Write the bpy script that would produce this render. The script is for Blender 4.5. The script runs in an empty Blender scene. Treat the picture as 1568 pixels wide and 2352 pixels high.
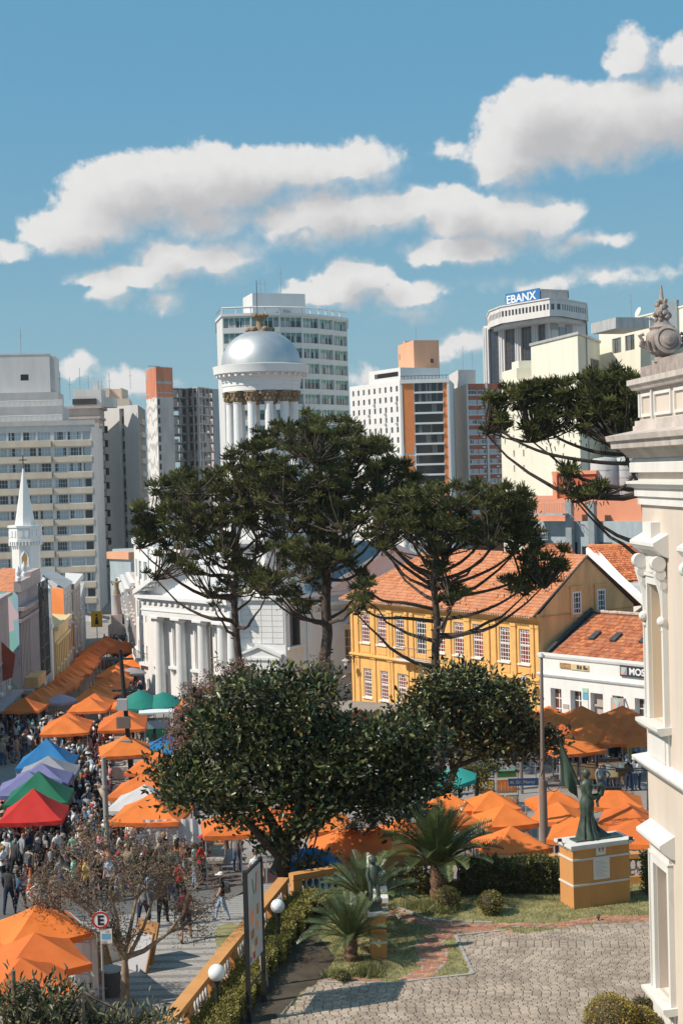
import bpy, bmesh, math, random
import numpy as np
from mathutils import Vector, Matrix
from math import sin, cos, pi, radians as R_, atan2, sqrt, tan

SC = bpy.context.scene
COL = SC.collection
rnd = random.Random(7)

# ------------------------------------------------------------------ camera, sky, sun, exposure
CAMZ, PITCH, ROLL, FPX = 13.5, R_(1.6), R_(1.6), 3267.0
CAM = Vector((0, 0, CAMZ))
_F = Vector((0, cos(PITCH), -sin(PITCH)))
_U0 = Vector((0, sin(PITCH), cos(PITCH)))
_R0 = Vector((1, 0, 0))
_U = _U0 * cos(ROLL) + _R0 * sin(ROLL)
_R = _R0 * cos(ROLL) - _U0 * sin(ROLL)
cam = bpy.data.cameras.new('camera')
camo = bpy.data.objects.new('camera', cam)
COL.objects.link(camo)
camo.matrix_world = Matrix(((_R.x, _U.x, -_F.x, 0), (_R.y, _U.y, -_F.y, 0), (_R.z, _U.z, -_F.z, CAMZ), (0, 0, 0, 1)))
cam.sensor_fit = 'HORIZONTAL'
cam.sensor_width = 24.0
cam.lens = 24.0 * FPX / 1568.0
cam.clip_start = 0.5
cam.clip_end = 9000
SC.camera = camo

SC.view_settings.view_transform = 'Standard'
SC.view_settings.look = 'None'
SC.view_settings.gamma = 1
SC.view_settings.exposure = 0.12
SC.view_settings.use_curve_mapping = False
SC.cycles.max_bounces = 6
SC.cycles.transparent_max_bounces = 6
SC.cycles.use_denoising = True
SC.cycles.caustics_reflective = False
SC.cycles.caustics_refractive = False

SUN_EL = R_(44)
TO_SUN = Vector((-0.954 * cos(SUN_EL), -0.30 * cos(SUN_EL), sin(SUN_EL))).normalized()
sd = bpy.data.lights.new('sun', 'SUN')
sd.energy = 4.8
sd.angle = R_(0.53)
sd.color = (1.0, 0.90, 0.77)
so = bpy.data.objects.new('sun', sd)
COL.objects.link(so)
so.rotation_euler = TO_SUN.to_track_quat('Z', 'Y').to_euler()

def ray(x, y):
    d = _F + _R * ((x - 784) / FPX) + _U * ((1176 - y) / FPX)
    return d / d.y
def P(x, y, d):
    return CAM + ray(x, y) * d
_gy = [-50, 44, 48, 55, 75, 110, 130, 177, 272, 400, 6000]
_gz = [-1.0, -1.0, -1.5, -2.8, -4.0, -5.7, -7.5, -9.5, -12.5, -13.0, -13.0]
def g(y):
    return float(np.interp(y, _gy, _gz))
def G(x, y, h=0.0):
    r = ray(x, y)
    d = 60.0
    for _ in range(60):
        d = d * 0.5 + 0.5 * ((g(d) + h - CAMZ) / r.z)
    return CAM + r * d
def T(x, y, h=0.0):
    r = ray(x, y)
    return CAM + r * ((h - CAMZ) / r.z)

class NT:
    def __init__(s, tree):
        s.t = tree; tree.nodes.clear()
    def n(s, typ, ins=None, **kw):
        nd = s.t.nodes.new(typ)
        for k, v in kw.items(): setattr(nd, k, v)
        if ins:
            for k, v in ins.items():
                sk = nd.inputs[k]
                if isinstance(v, bpy.types.NodeSocket): s.t.links.new(v, sk)
                else: sk.default_value = v
        return nd
    def m(s, op, a, b=0.0, c=None, clamp=False):
        ins = {0: a, 1: b}
        if c is not None: ins[2] = c
        nd = s.n('ShaderNodeMath', ins, operation=op); nd.use_clamp = clamp
        return nd.outputs[0]
    def vm(s, op, a, b=None, sc=None):
        ins = {0: a}
        if b is not None: ins[1] = b
        if sc is not None: ins[3] = sc
        nd = s.n('ShaderNodeVectorMath', ins, operation=op)
        return nd.outputs[1] if op in ('LENGTH', 'DOT_PRODUCT') else nd.outputs[0]
    def mix(s, f, a, b):
        nd = s.n('ShaderNodeMix', data_type='RGBA')
        for k, v in ((0, f), (6, a), (7, b)):
            if isinstance(v, bpy.types.NodeSocket): s.t.links.new(v, nd.inputs[k])
            else: nd.inputs[k].default_value = v if k == 0 else (tuple(v) + (1,))[:4]
        return nd.outputs[2]
    def noise(s, vec, scale, det=4, rough=.55):
        nd = s.n('ShaderNodeTexNoise', {'Scale': scale, 'Detail': det, 'Roughness': rough})
        if vec is not None: s.t.links.new(vec, nd.inputs['Vector'])
        return nd
    def ss(s, v, a, b):
        nd = s.n('ShaderNodeMapRange', {0: v, 1: a, 2: b, 3: 0.0, 4: 1.0}, interpolation_type='SMOOTHSTEP')
        return nd.outputs[0]

def azel(x, y):
    r = ray(x, y)
    return atan2(r.x, r.y), atan2(r.z, sqrt(r.x * r.x + r.y * r.y))

# the cumulus clouds: centres and half sizes (azimuth, elevation), with their opacity
CLOUDS = [(190, 520, 150, 62, 1), (290, 440, 170, 95, 1), (420, 430, 190, 95, 1), (560, 405, 180, 85, 1), (700, 390, 160, 75, .8), (830, 375, 110, 65, .62),
          (640, 520, 90, 60, .75), (760, 500, 160, 75, .85), (890, 475, 130, 60, .8), (700, 560, 90, 30, .5), (480, 500, 160, 55, .62),
          (1060, 490, 105, 75, 1), (1150, 500, 130, 75, .95), (1260, 500, 90, 55, .7), (1060, 570, 170, 40, .9), (1330, 555, 120, 30, .5),
          (1240, 290, 140, 110, 1), (1180, 350, 110, 75, 1), (1370, 300, 200, 105, 1), (1510, 260, 190, 100, 1), (1630, 250, 160, 105, 1),
          (1440, 115, 85, 65, .6), (1560, 115, 120, 40, .38),
          (400, 590, 120, 60, .85), (500, 590, 130, 60, .62), (290, 640, 130, 35, .8),
          (800, 650, 110, 55, 1), (720, 670, 110, 35, .9), (920, 668, 100, 38, .75),
          (375, 700, 60, 45, .5), (265, 690, 60, 35, .42), (20, 570, 80, 30, .42), (1040, 335, 60, 26, .33), (940, 715, 110, 30, .3),
          (170, 845, 60, 32, .4), (300, 880, 130, 40, .45), (1040, 800, 90, 40, .4), (850, 870, 60, 30, .3), (1300, 640, 320, 30, .28)]
world = bpy.data.worlds.new('World')
SC.world = world
world.use_nodes = True
w = NT(world.node_tree)
tc = w.n('ShaderNodeTexCoord')
sky = w.n('ShaderNodeTexSky', sky_type='NISHITA', sun_disc=False, sun_elevation=SUN_EL,
          sun_rotation=atan2(TO_SUN.x, TO_SUN.y), altitude=900, air_density=1.0, dust_density=0.6, ozone_density=1.2)
sx = w.n('ShaderNodeSeparateXYZ', {0: tc.outputs['Generated']})
az = w.m('ARCTAN2', sx.outputs[0], sx.outputs[1])
el = w.m('ARCSINE', sx.outputs[2])
ae = w.n('ShaderNodeCombineXYZ', {0: az, 1: el, 2: 0.0}).outputs[0]
def cloud_field(vec):
    n1 = w.noise(vec, 13, 2)
    n2 = w.noise(vec, 42, 3, .6)
    n3 = w.noise(vec, 110, 3, .55)
    v = vec
    for nz, a in ((n1, .028), (n2, .019), (n3, .005)):
        v = w.vm('ADD', v, w.vm('MULTIPLY', w.vm('SUBTRACT', nz.outputs['Color'], (.5, .5, .5)), (a, a, 0)))
    d = None
    for (x, y, rx, ry, op) in CLOUDS:
        a, e = azel(x, y)
        q = w.vm('MULTIPLY', w.vm('SUBTRACT', v, (a, e, 0)), (FPX / (rx * 1.04), FPX / (ry * 1.10), 0))
        k = w.m('MULTIPLY', w.m('SUBTRACT', 1.0, w.vm('LENGTH', q)), op)
        d = k if d is None else w.m('SMOOTH_MAX', d, k, .18)
    # the same kind of clouds all round, where the camera does not look
    n = w.noise(w.vm('MULTIPLY', vec, (1, 2.4, 1)), 5.5, 5, .55)
    far = w.m('MULTIPLY', w.m('SUBTRACT', n.outputs[0], .56), 2.6)
    away = w.ss(w.m('ABSOLUTE', w.m('SUBTRACT', az, 0.0)), .30, .45)
    high = w.ss(el, .45, .6)
    far = w.m('SUBTRACT', w.m('MULTIPLY', w.m('ADD', far, 1.0), w.m('MAXIMUM', away, high)), 1.0)
    return w.m('MAXIMUM', d, far), n3
d0, nf = cloud_field(ae)
d1, _ = cloud_field(w.vm('ADD', ae, (-.012, .016, 0)))
edge = w.ss(w.m('SUBTRACT', d0, d1), -.12, .22)   # crisp towards the sunlit tops, wispy below
soft = w.m('SUBTRACT', .62, w.m('MULTIPLY', edge, .40))
den = w.m('DIVIDE', w.m('ADD', d0, w.m('MULTIPLY', w.m('SUBTRACT', nf.outputs[0], .5), .34)), soft)
alpha = w.m('MULTIPLY', w.ss(den, .0, 1.0), .96)
lit = w.m('SUBTRACT', 1.0, w.ss(d1, -.02, .85))
lit = w.m('ADD', w.m('MULTIPLY', lit, .95), w.m('MULTIPLY', w.m('SUBTRACT', nf.outputs[0], .5), .22), clamp=True)
ccol = w.mix(lit, (4.9, 4.8, 4.85), (7.8, 7.65, 7.5))
lowmix = w.ss(el, .02, .30)
skyc = w.vm('MULTIPLY', sky.outputs[0], (1.08, 1.03, .82))
skyc = w.mix(.80, skyc, w.mix(lowmix, (2.0, 4.05, 5.3), (1.15, 3.45, 5.5)))
full = w.mix(alpha, skyc, ccol)
bg = w.n('ShaderNodeBackground', {'Color': full, 'Strength': 0.1})
wo = w.n('ShaderNodeOutputWorld', {0: bg.outputs[0]})
world.cycles.sampling_method = 'MANUAL'
world.cycles.sample_map_resolution = 512

# ------------------------------------------------------------------ helpers
class MB:
    """collects faces, then links them as one mesh object"""
    def __init__(s): s.v = []; s.f = []; s.mi = []; s.c = 0; s.M = None; s.sm = []; s.smooth = False
    def V(s, p):
        p = Vector(p)
        if s.M is not None: p = s.M @ p
        s.v.append((p.x, p.y, p.z)); return len(s.v) - 1
    def face(s, idx):
        s.f.append(tuple(idx)); s.mi.append(s.c); s.sm.append(s.smooth)
    def poly(s, pts): s.face([s.V(p) for p in pts])
    def box(s, x0, x1, y0, y1, z0, z1):
        i = [s.V(p) for p in ((x0, y0, z0), (x1, y0, z0), (x1, y1, z0), (x0, y1, z0), (x0, y0, z1), (x1, y0, z1), (x1, y1, z1), (x0, y1, z1))]
        for q in ((3, 2, 1, 0), (4, 5, 6, 7), (0, 1, 5, 4), (1, 2, 6, 5), (2, 3, 7, 6), (3, 0, 4, 7)): s.face([i[k] for k in q])
    def prism(s, pts, z0, z1):
        n = len(pts)
        a = [s.V((p[0], p[1], z0)) for p in pts]; b = [s.V((p[0], p[1], z1)) for p in pts]
        s.face(a[::-1]); s.face(b)
        for k in range(n): s.face((a[k], a[(k + 1) % n], b[(k + 1) % n], b[k]))
    def extr(s, prof, x0, x1):
        """profile in (y,z) swept along x"""
        n = len(prof)
        a = [s.V((x0, p[0], p[1])) for p in prof]; b = [s.V((x1, p[0], p[1])) for p in prof]
        s.face(a); s.face(b[::-1])
        for k in range(n): s.face((a[k], b[k], b[(k + 1) % n], a[(k + 1) % n]))
    def tube(s, pts, r, n=8, caps=True):
        pts = [Vector(p) for p in pts]; m = len(pts)
        rr = r if isinstance(r, (list, tuple)) else [r] * m
        rings = []; ref = None
        for k in range(m):
            t = (pts[min(k + 1, m - 1)] - pts[max(k - 1, 0)]).normalized()
            if ref is None: ref = Vector((0, 0, 1)) if abs(t.z) < .9 else Vector((1, 0, 0))
            u = (ref - t * ref.dot(t))
            u = u.normalized() if u.length > 1e-5 else t.orthogonal().normalized()
            vv = t.cross(u); ref = u
            rings.append([s.V(pts[k] + (u * cos(2 * pi * j / n) + vv * sin(2 * pi * j / n)) * rr[k]) for j in range(n)])
        sm = s.smooth; s.smooth = n > 5
        for k in range(m - 1):
            for j in range(n):
                s.face((rings[k][j], rings[k][(j + 1) % n], rings[k + 1][(j + 1) % n], rings[k + 1][j]))
        s.smooth = sm
        if caps: s.face(rings[0][::-1]); s.face(rings[-1])
    def lathe(s, prof, n=16, cx=0, cy=0, a0=0, a1=2 * pi, sx=1, sy=1):
        full = abs(a1 - a0 - 2 * pi) < 1e-4
        k = n if full else n + 1
        rings = [[s.V((cx + r * sx * cos(a0 + (a1 - a0) * j / n), cy + r * sy * sin(a0 + (a1 - a0) * j / n), z)) for j in range(k)] for r, z in prof]
        sm = s.smooth; s.smooth = True
        for i in range(len(prof) - 1):
            for j in range(n):
                j2 = (j + 1) % k
                s.face((rings[i][j], rings[i][j2], rings[i + 1][j2], rings[i + 1][j]))
        s.smooth = sm
        if full:
            if prof[0][0] > 1e-4: s.face(rings[0][::-1])
            if prof[-1][0] > 1e-4: s.face(rings[-1])
    def sphere(s, c, r, n=12, m=8, sx=1, sy=1, sz=1):
        M0 = s.M; s.M = (M0 if M0 is not None else Matrix()) @ Matrix.Translation(Vector(c)) @ Matrix.Diagonal((sx, sy, sz, 1))
        s.lathe([(max(r * sin(pi * k / m), 1e-5), -r * cos(pi * k / m)) for k in range(m + 1)], n)
        s.M = M0
    def wall(s, x0, x1, z0, z1, holes=(), dep=.2, y=0.0):
        """a wall in the plane y with openings (xa,xb,za,zb) that have reveals going inwards"""
        xs = sorted({x0, x1, *[h[0] for h in holes], *[h[1] for h in holes]})
        zs = sorted({z0, z1, *[h[2] for h in holes], *[h[3] for h in holes]})
        xs = [x for x in xs if x0 - 1e-6 <= x <= x1 + 1e-6]; zs = [z for z in zs if z0 - 1e-6 <= z <= z1 + 1e-6]
        for j in range(len(zs) - 1):
            zc = (zs[j] + zs[j + 1]) / 2
            row = [h for h in holes if h[2] < zc < h[3]]
            start = None
            for i in range(len(xs) - 1):
                xc = (xs[i] + xs[i + 1]) / 2
                op = any(h[0] < xc < h[1] for h in row)
                if not op and start is None: start = xs[i]
                if start is not None and (op or i == len(xs) - 2):
                    end = xs[i] if op else xs[i + 1]
                    s.poly(((start, y, zs[j]), (end, y, zs[j]), (end, y, zs[j + 1]), (start, y, zs[j + 1]))); start = None
        for (a, b, c, d) in [h[:4] for h in holes]:
            e = y + dep
            s.poly(((a, y, c), (a, e, c), (b, e, c), (b, y, c))); s.poly(((a, y, d), (b, y, d), (b, e, d), (a, e, d)))
            s.poly(((a, y, c), (a, y, d), (a, e, d), (a, e, c))); s.poly(((b, y, c), (b, e, c), (b, e, d), (b, y, d)))
            s.poly(((a, e, c), (a, e, d), (b, e, d), (b, e, c)))
    def mesh(s, name, mats):
        me = bpy.data.meshes.new(name)
        me.from_pydata(s.v, [], s.f)
        for m in (mats if isinstance(mats, (list, tuple)) else [mats]): me.materials.append(m)
        me.polygons.foreach_set('material_index', s.mi)
        me.polygons.foreach_set('use_smooth', s.sm)
        if any(s.sm): me.set_sharp_from_angle(angle=.7)
        return me
    def ob(s, name, mats, parent=None, loc=(0, 0, 0), rz=0.0):
        return link(name, s.mesh(name, mats), parent, loc, rz)

def link(name, data, parent=None, loc=(0, 0, 0), rz=0.0, scale=None):
    o = bpy.data.objects.new(name, data)
    COL.objects.link(o)
    o.parent = parent; o.location = loc; o.rotation_euler = (0, 0, rz)
    if scale: o.scale = scale
    return o
def tag(o, label=None, cat=None, group=None, kind=None):
    if label: o['label'] = label
    if cat: o['category'] = cat
    if group: o['group'] = group
    if kind: o['kind'] = kind
    return o
def thing(name, label, cat, loc=(0, 0, 0), rz=0.0, group=None):
    return tag(link(name, None, None, loc, rz), label, cat, group)
def copy_tree(o, parent=None):
    c = o.copy(); COL.objects.link(c); c.parent = parent
    for ch in KIDS.get(o.name, []): copy_tree(ch, c)
    return c
KIDS = {}
def remember(root):
    """notes the children of a thing once, so that copying does not search the whole file"""
    todo = [root]; names = set()
    byp = {}
    for o in bpy.data.objects:
        if o.parent is not None: byp.setdefault(o.parent.name, []).append(o)
    while todo:
        o = todo.pop(); KIDS[o.name] = byp.get(o.name, []); todo += KIDS[o.name]

def frame(pL, pR, base):
    """position, rotation and width of a facade that runs from pL to pR"""
    return Vector((pL.x, pL.y, base)), atan2(pR.y - pL.y, pR.x - pL.x), sqrt((pR.x - pL.x) ** 2 + (pR.y - pL.y) ** 2)
def edgeM(pts, k):
    a = Vector(pts[k]); b = Vector(pts[(k + 1) % len(pts)])
    return Matrix.Translation((a.x, a.y, 0)) @ Matrix.Rotation(atan2(b.y - a.y, b.x - a.x), 4, 'Z'), (b - a).length

def mat(name, col, rough=.85, var=.12, scale=1.5, bump=0.0, bscale=30, metal=0.0, rand=0.0, dirt=0.0, dcol=(.08, .07, .06), spec=.3, streak=False, trans=0.0, fine=0.0):
    m = bpy.data.materials.new(name); m.use_nodes = True
    t = NT(m.node_tree)
    pos = t.n('ShaderNodeNewGeometry').outputs['Position']
    pv = t.vm('MULTIPLY', pos, (1, 1, .22)) if streak else pos
    nz = t.noise(pv, scale, 5, .6)
    lo = tuple(c * (1 - var) for c in col); hi = tuple(min(1, c * (1 + var)) for c in col)
    c = t.mix(t.ss(nz.outputs[0], .3, .7), lo, hi)
    if fine:
        nf = t.noise(pos, 60, 3, .6)
        c = t.mix(t.m('MULTIPLY', t.ss(nf.outputs[0], .4, .7), fine), c, tuple(x * .55 for x in col))
    if dirt:
        nd = t.noise(t.vm('MULTIPLY', pos, (1, 1, .15 if streak else 1)), scale * 2.3, 6, .7)
        c = t.mix(t.m('MULTIPLY', t.ss(nd.outputs[0], .52, .78), dirt), c, dcol)
    if rand:
        oi = t.n('ShaderNodeObjectInfo')
        hs = t.n('ShaderNodeHueSaturation', {'Hue': t.m('ADD', .5, t.m('MULTIPLY', t.m('SUBTRACT', oi.outputs['Random'], .5), rand * .06)),
                                             'Saturation': 1.0, 'Value': t.m('ADD', 1 - rand, t.m('MULTIPLY', oi.outputs['Random'], 2 * rand)), 'Color': c})
        c = hs.outputs[0]
    ins = {'Base Color': c, 'Roughness': rough, 'Metallic': metal, 'Specular IOR Level': spec}
    if bump:
        nb = t.noise(pos, bscale, 4, .6)
        ins['Normal'] = t.n('ShaderNodeBump', {'Strength': bump, 'Distance': .02, 'Height': nb.outputs[0]}).outputs[0]
    b = t.n('ShaderNodeBsdfPrincipled', ins)
    out = b.outputs[0]
    if trans:
        tr = t.n('ShaderNodeBsdfTranslucent', {'Color': c})
        out = t.n('ShaderNodeMixShader', {0: trans, 1: b.outputs[0], 2: tr.outputs[0]}).outputs[0]
    t.n('ShaderNodeOutputMaterial', {0: out})
    return m
def glassmat(name, dark, light, share=.4, rough=.12, spec=.5):
    """window panes: dark glass, some with curtains behind them (by object and along the wall)"""
    m = bpy.data.materials.new(name); m.use_nodes = True
    t = NT(m.node_tree)
    oi = t.n('ShaderNodeObjectInfo')
    pos = t.n('ShaderNodeNewGeometry').outputs['Position']
    wn = t.n('ShaderNodeTexVoronoi', {'Scale': .9, 'Vector': t.vm('MULTIPLY', pos, (1, 1, .02)), 'Randomness': 1.0})
    f = t.m('FRACT', t.m('ADD', t.m('MULTIPLY', oi.outputs['Random'], 7.31), t.n('ShaderNodeSeparateXYZ', {0: wn.outputs['Color']}).outputs[0]))
    fold = t.n('ShaderNodeTexWave', {'Scale': 9.0, 'Distortion': 1.5, 'Vector': pos})
    c = t.mix(t.ss(f, 1 - share - .02, 1 - share + .02), dark, t.mix(t.m('MULTIPLY', fold.outputs[1], .5), light, tuple(x * .55 for x in light)))
    b = t.n('ShaderNodeBsdfPrincipled', {'Base Color': c, 'Roughness': rough, 'Specular IOR Level': spec})
    t.n('ShaderNodeOutputMaterial', {0: b.outputs[0]})
    return m

M = {}
def dm(key, *a, **k): M[key] = mat(key, *a, **k)
dm('white', (.75, .745, .73), dirt=.24, dcol=(.47, .44, .40), streak=True, var=.04, bump=.15)
dm('whiteclean', (.75, .75, .745), var=.03, rough=.6)
dm('frame', (.78, .78, .76), var=.04, rough=.55)
dm('yellow', (.76, .44, .15), var=.10, dirt=.34, dcol=(.40, .22, .08), streak=True, bump=.2)
dm('yellowtrim', (.74, .43, .15), var=.08, bump=.15, dirt=.12, dcol=(.38, .2, .06))
dm('gable', (.78, .44, .20), var=.16, dirt=.45, dcol=(.17, .11, .06), streak=True, bump=.3, scale=.9)
dm('ochre', (.58, .28, .10), var=.08, dirt=.16, dcol=(.30, .17, .07), streak=True, bump=.2)
dm('cream', (.60, .515, .44), var=.08, dirt=.42, dcol=(.50, .40, .32), streak=True, bump=.15, scale=1.0)
dm('trim', (.67, .65, .62), var=.06, dirt=.45, dcol=(.40, .37, .34), streak=True, bump=.2, scale=1.2)
dm('stone', (.52, .46, .42), var=.15, dirt=.55, dcol=(.16, .14, .13), streak=True, bump=.5, scale=2.0)
dm('urn', (.33, .275, .25), var=.22, dirt=.4, dcol=(.15, .12, .11), bump=.5, scale=4)
dm('tile', (.44, .17, .09), var=.22, rand=.18, rough=.9, scale=3, dirt=.25, dcol=(.22, .10, .06), bump=.3)
dm('tileyellow', (.56, .25, .135), var=.16, rand=.15, rough=.9, scale=1.2, dirt=.2, dcol=(.3, .13, .07), bump=.3)
dm('tilebase', (.22, .08, .04), var=.2)
dm('ridge', (.52, .42, .36), var=.25, dirt=.4)
dm('apart', (.63, .60, .58), var=.07, dirt=.2, dcol=(.38, .36, .35), streak=True, scale=.5)
dm('spandrel', (.64, .53, .41), var=.08, dirt=.15, dcol=(.4, .32, .24), streak=True, scale=.5)
dm('apartgrey', (.50, .475, .46), var=.08, dirt=.25, dcol=(.3, .28, .27), streak=True, scale=.4)
dm('stoneside', (.42, .36, .33), var=.1, dirt=.3, streak=True, scale=.5)
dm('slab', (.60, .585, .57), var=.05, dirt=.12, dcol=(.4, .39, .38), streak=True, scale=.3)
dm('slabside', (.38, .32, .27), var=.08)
dm('concrete', (.42, .40, .39), var=.16, dirt=.4, dcol=(.14, .13, .125), streak=True, scale=.5)
dm('darkroom', (.05, .05, .05), var=.2)
dm('rust', (.55, .2, .11), var=.15, dirt=.3, dcol=(.35, .16, .1), streak=True, scale=.5)
dm('tower', (.60, .60, .60), var=.04, dirt=.08, dcol=(.5, .5, .5), streak=True, scale=.3)
dm('hotel', (.70, .69, .68), var=.03, scale=.3)
dm('orange', (.72, .24, .075), var=.06, scale=.4)
dm('salmon', (.70, .36, .22), var=.06, dirt=.12, dcol=(.5, .25, .16), streak=True, scale=.4)
dm('brick', (.40, .115, .065), var=.10, scale=.4)
dm('beige', (.70, .55, .44), var=.05, scale=.4)
dm('ebanx', (.66, .63, .61), var=.06, dirt=.15, dcol=(.42, .40, .39), streak=True, scale=.3)
dm('creamblock', (.74, .71, .60), var=.04, dirt=.12, dcol=(.55, .52, .42), streak=True, scale=.3)
dm('terracotta', (.66, .27, .16), var=.06, dirt=.15, dcol=(.42, .15, .08), streak=True, scale=.4)
dm('bluegrey', (.36, .42, .45), var=.1, dirt=.2, streak=True)
dm('steel', (.30, .33, .35), var=.1, rough=.5, metal=.3)
dm('zinc', (.42, .42, .42), var=.15, rough=.5, dirt=.3, streak=True)
dm('darkroof', (.16, .19, .21), var=.15, rough=.6)
dm('gutter', (.06, .07, .075), var=.2)
dm('silver', (.58, .58, .58), var=.10, rough=.50, metal=.8, dirt=.12, dcol=(.4, .41, .42), streak=True, scale=.6)
dm('gold', (.30, .22, .14), var=.22, dirt=.35, dcol=(.16, .11, .06), scale=5, bump=.4)
dm('iron', (.025, .025, .026), var=.2, rough=.45)
dm('paving', (.30, .275, .25), var=.14, dirt=.3, dcol=(.16, .15, .14), scale=.35, fine=.4, bump=.3)
dm('asphalt', (.14, .135, .13), var=.12, dirt=.25, dcol=(.08, .08, .08), scale=.25, fine=.3, bump=.3)
dm('sidewalk', (.42, .40, .375), var=.10, dirt=.35, dcol=(.20, .19, .18), scale=.9, fine=.5, bump=.3)
dm('paver', (.33, .265, .215), var=.22, rand=.22, rough=.9, scale=.9, dirt=.35, dcol=(.17, .14, .11), fine=.35, bump=.4, bscale=50)
dm('joint', (.16, .145, .10), var=.3, scale=4)
dm('brickpath', (.44, .23, .15), var=.18, rand=.2, scale=3, fine=.3, bump=.3)
dm('kerb', (.36, .34, .31), var=.12, dirt=.3, bump=.3)
dm('lawn', (.27, .25, .115), var=.35, scale=2.2, dirt=.35, dcol=(.20, .17, .08), fine=.4, bump=.6)
dm('blade', (.31, .30, .125), var=.35, scale=1.5, rough=.7, trans=.3)
dm('shaded_soil', (.07, .055, .04), var=.3, bump=.5)  # dark earth with shade in its colour; also the dark hedge cores
dm('bark', (.075, .055, .042), var=.35, scale=3, bump=.8, bscale=14)
dm('barkpale', (.30, .22, .15), var=.3, scale=6, bump=.7, bscale=20)
dm('twig', (.19, .14, .10), var=.35, scale=4)
dm('needle', (.125, .128, .042), var=.45, scale=1.1, rough=.65, spec=.25, trans=.12)
dm('magnolia', (.048, .064, .022), var=.55, scale=2.5, rough=.30, spec=.5, trans=.08)
dm('bougain', (.30, .12, .12), var=.5, scale=3, rough=.8, trans=.3)
dm('hedge', (.19, .18, .055), var=.5, scale=3.5, rough=.55, trans=.15)
dm('golden', (.34, .25, .05), var=.4, scale=5, rough=.55, trans=.2)
dm('cycad', (.10, .13, .05), var=.35, scale=3, rough=.36, spec=.5)
dm('cycadtrunk', (.17, .10, .065), var=.5, scale=18, bump=1, bscale=30)
dm('rubber', (.17, .17, .10), var=.5, scale=4, rough=.45, trans=.1)
dm('bronze', (.075, .10, .08), var=.3, scale=5, rough=.45, metal=.2, dirt=.35, dcol=(.12, .17, .14), bump=.2)
dm('flagbronze', (.075, .115, .085), var=.3, scale=5, rough=.5, metal=.3, dirt=.35, dcol=(.12, .17, .14), streak=True)
dm('globe', (.78, .78, .78), var=.02, rough=.25)
dm('pole', (.22, .17, .14), var=.15, dirt=.3, streak=True, bump=.3)
dm('polegrey', (.33, .30, .27), var=.12, dirt=.35, dcol=(.15, .14, .13), streak=True, bump=.3)
dm('pink', (.48, .39, .37), var=.1, dirt=.3, dcol=(.32, .25, .23), streak=True)
dm('mauve', (.43, .37, .38), var=.1, dirt=.3, streak=True)
dm('ochrewall', (.66, .50, .27), var=.1, dirt=.2, streak=True)
dm('greywall', (.47, .46, .47), var=.08, dirt=.25, streak=True)
dm('redwall', (.42, .10, .06), var=.12)
dm('cloth_orange', (.88, .235, .055), var=.09, dirt=.16, dcol=(.62, .2, .07), scale=1.1, rough=.75, rand=.10, trans=.30, bump=.12, bscale=6)
dm('cloth_red', (.62, .035, .028), var=.05, rough=.7, trans=.2)
dm('cloth_green', (.015, .16, .085), var=.08, rough=.6, trans=.15)
dm('cloth_blue', (.03, .20, .46), var=.08, rough=.6, trans=.2)
dm('cloth_lilac', (.22, .22, .42), var=.06, rough=.7, trans=.25)
dm('cloth_grey', (.33, .33, .36), var=.06, rough=.8, trans=.2)
dm('cloth_white', (.70, .68, .67), var=.06, rough=.8, trans=.25, bump=.2, bscale=5)
dm('cloth_teal', (.03, .27, .22), var=.06, rough=.7, trans=.25)
dm('cloth_aqua', (.05, .42, .38), var=.06, rough=.7, trans=.25)
dm('tarp', (.5, .51, .52), var=.1, rough=.5, trans=.2)
dm('pinkcloth', (.55, .42, .5), var=.05, rough=.8, trans=.25)
dm('wood', (.36, .19, .08), var=.2, scale=4)
dm('paper', (.72, .70, .66), var=.05)
dm('signwhite', (.78, .78, .78), var=.03, rough=.5)
dm('signred', (.50, .03, .02), var=.05, rough=.5)
dm('signblack', (.02, .02, .02), rough=.5)
dm('signblue', (.03, .07, .16), rough=.5)
dm('skyblue', (.16, .42, .60), rough=.5)
dm('signgreen', (.03, .2, .06), rough=.5)
dm('signgrey', (.42, .42, .44), var=.06, rough=.6)
dm('signyellow', (.75, .38, .02), var=.05, rough=.5)
dm('navy', (.04, .045, .06), rough=.6)
dm('peach', (.80, .30, .18), rough=.7)
dm('mint', (.35, .55, .45), rough=.7)
dm('magenta', (.42, .16, .30), rough=.7)
dm('cone', (.80, .16, .03), rough=.6)
dm('dark', (.03, .03, .032), var=.2)
dm('crate', (.12, .12, .125), var=.2)
G_blue = glassmat('glass_curtained', (.035, .045, .055), (.42, .50, .56), .62, rough=.1)
G_teal = glassmat('glass_teal', (.03, .05, .055), (.33, .36, .36), .45, rough=.1)
G_dark = glassmat('glass_dark', (.018, .02, .024), (.16, .17, .18), .18, rough=.08)
G_red = glassmat('glass_red', (.19, .028, .022), (.13, .05, .045), .2, rough=.15)
G_shop = glassmat('glass_shop', (.05, .045, .045), (.16, .05, .035), .4, rough=.12)
G_off = glassmat('glass_office', (.03, .035, .055), (.10, .07, .06), .25, rough=.1)
dm('tealband', (.10, .27, .28), var=.08, rough=.5)
dm('signboardblue', (.03, .15, .36), rough=.5)
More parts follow.
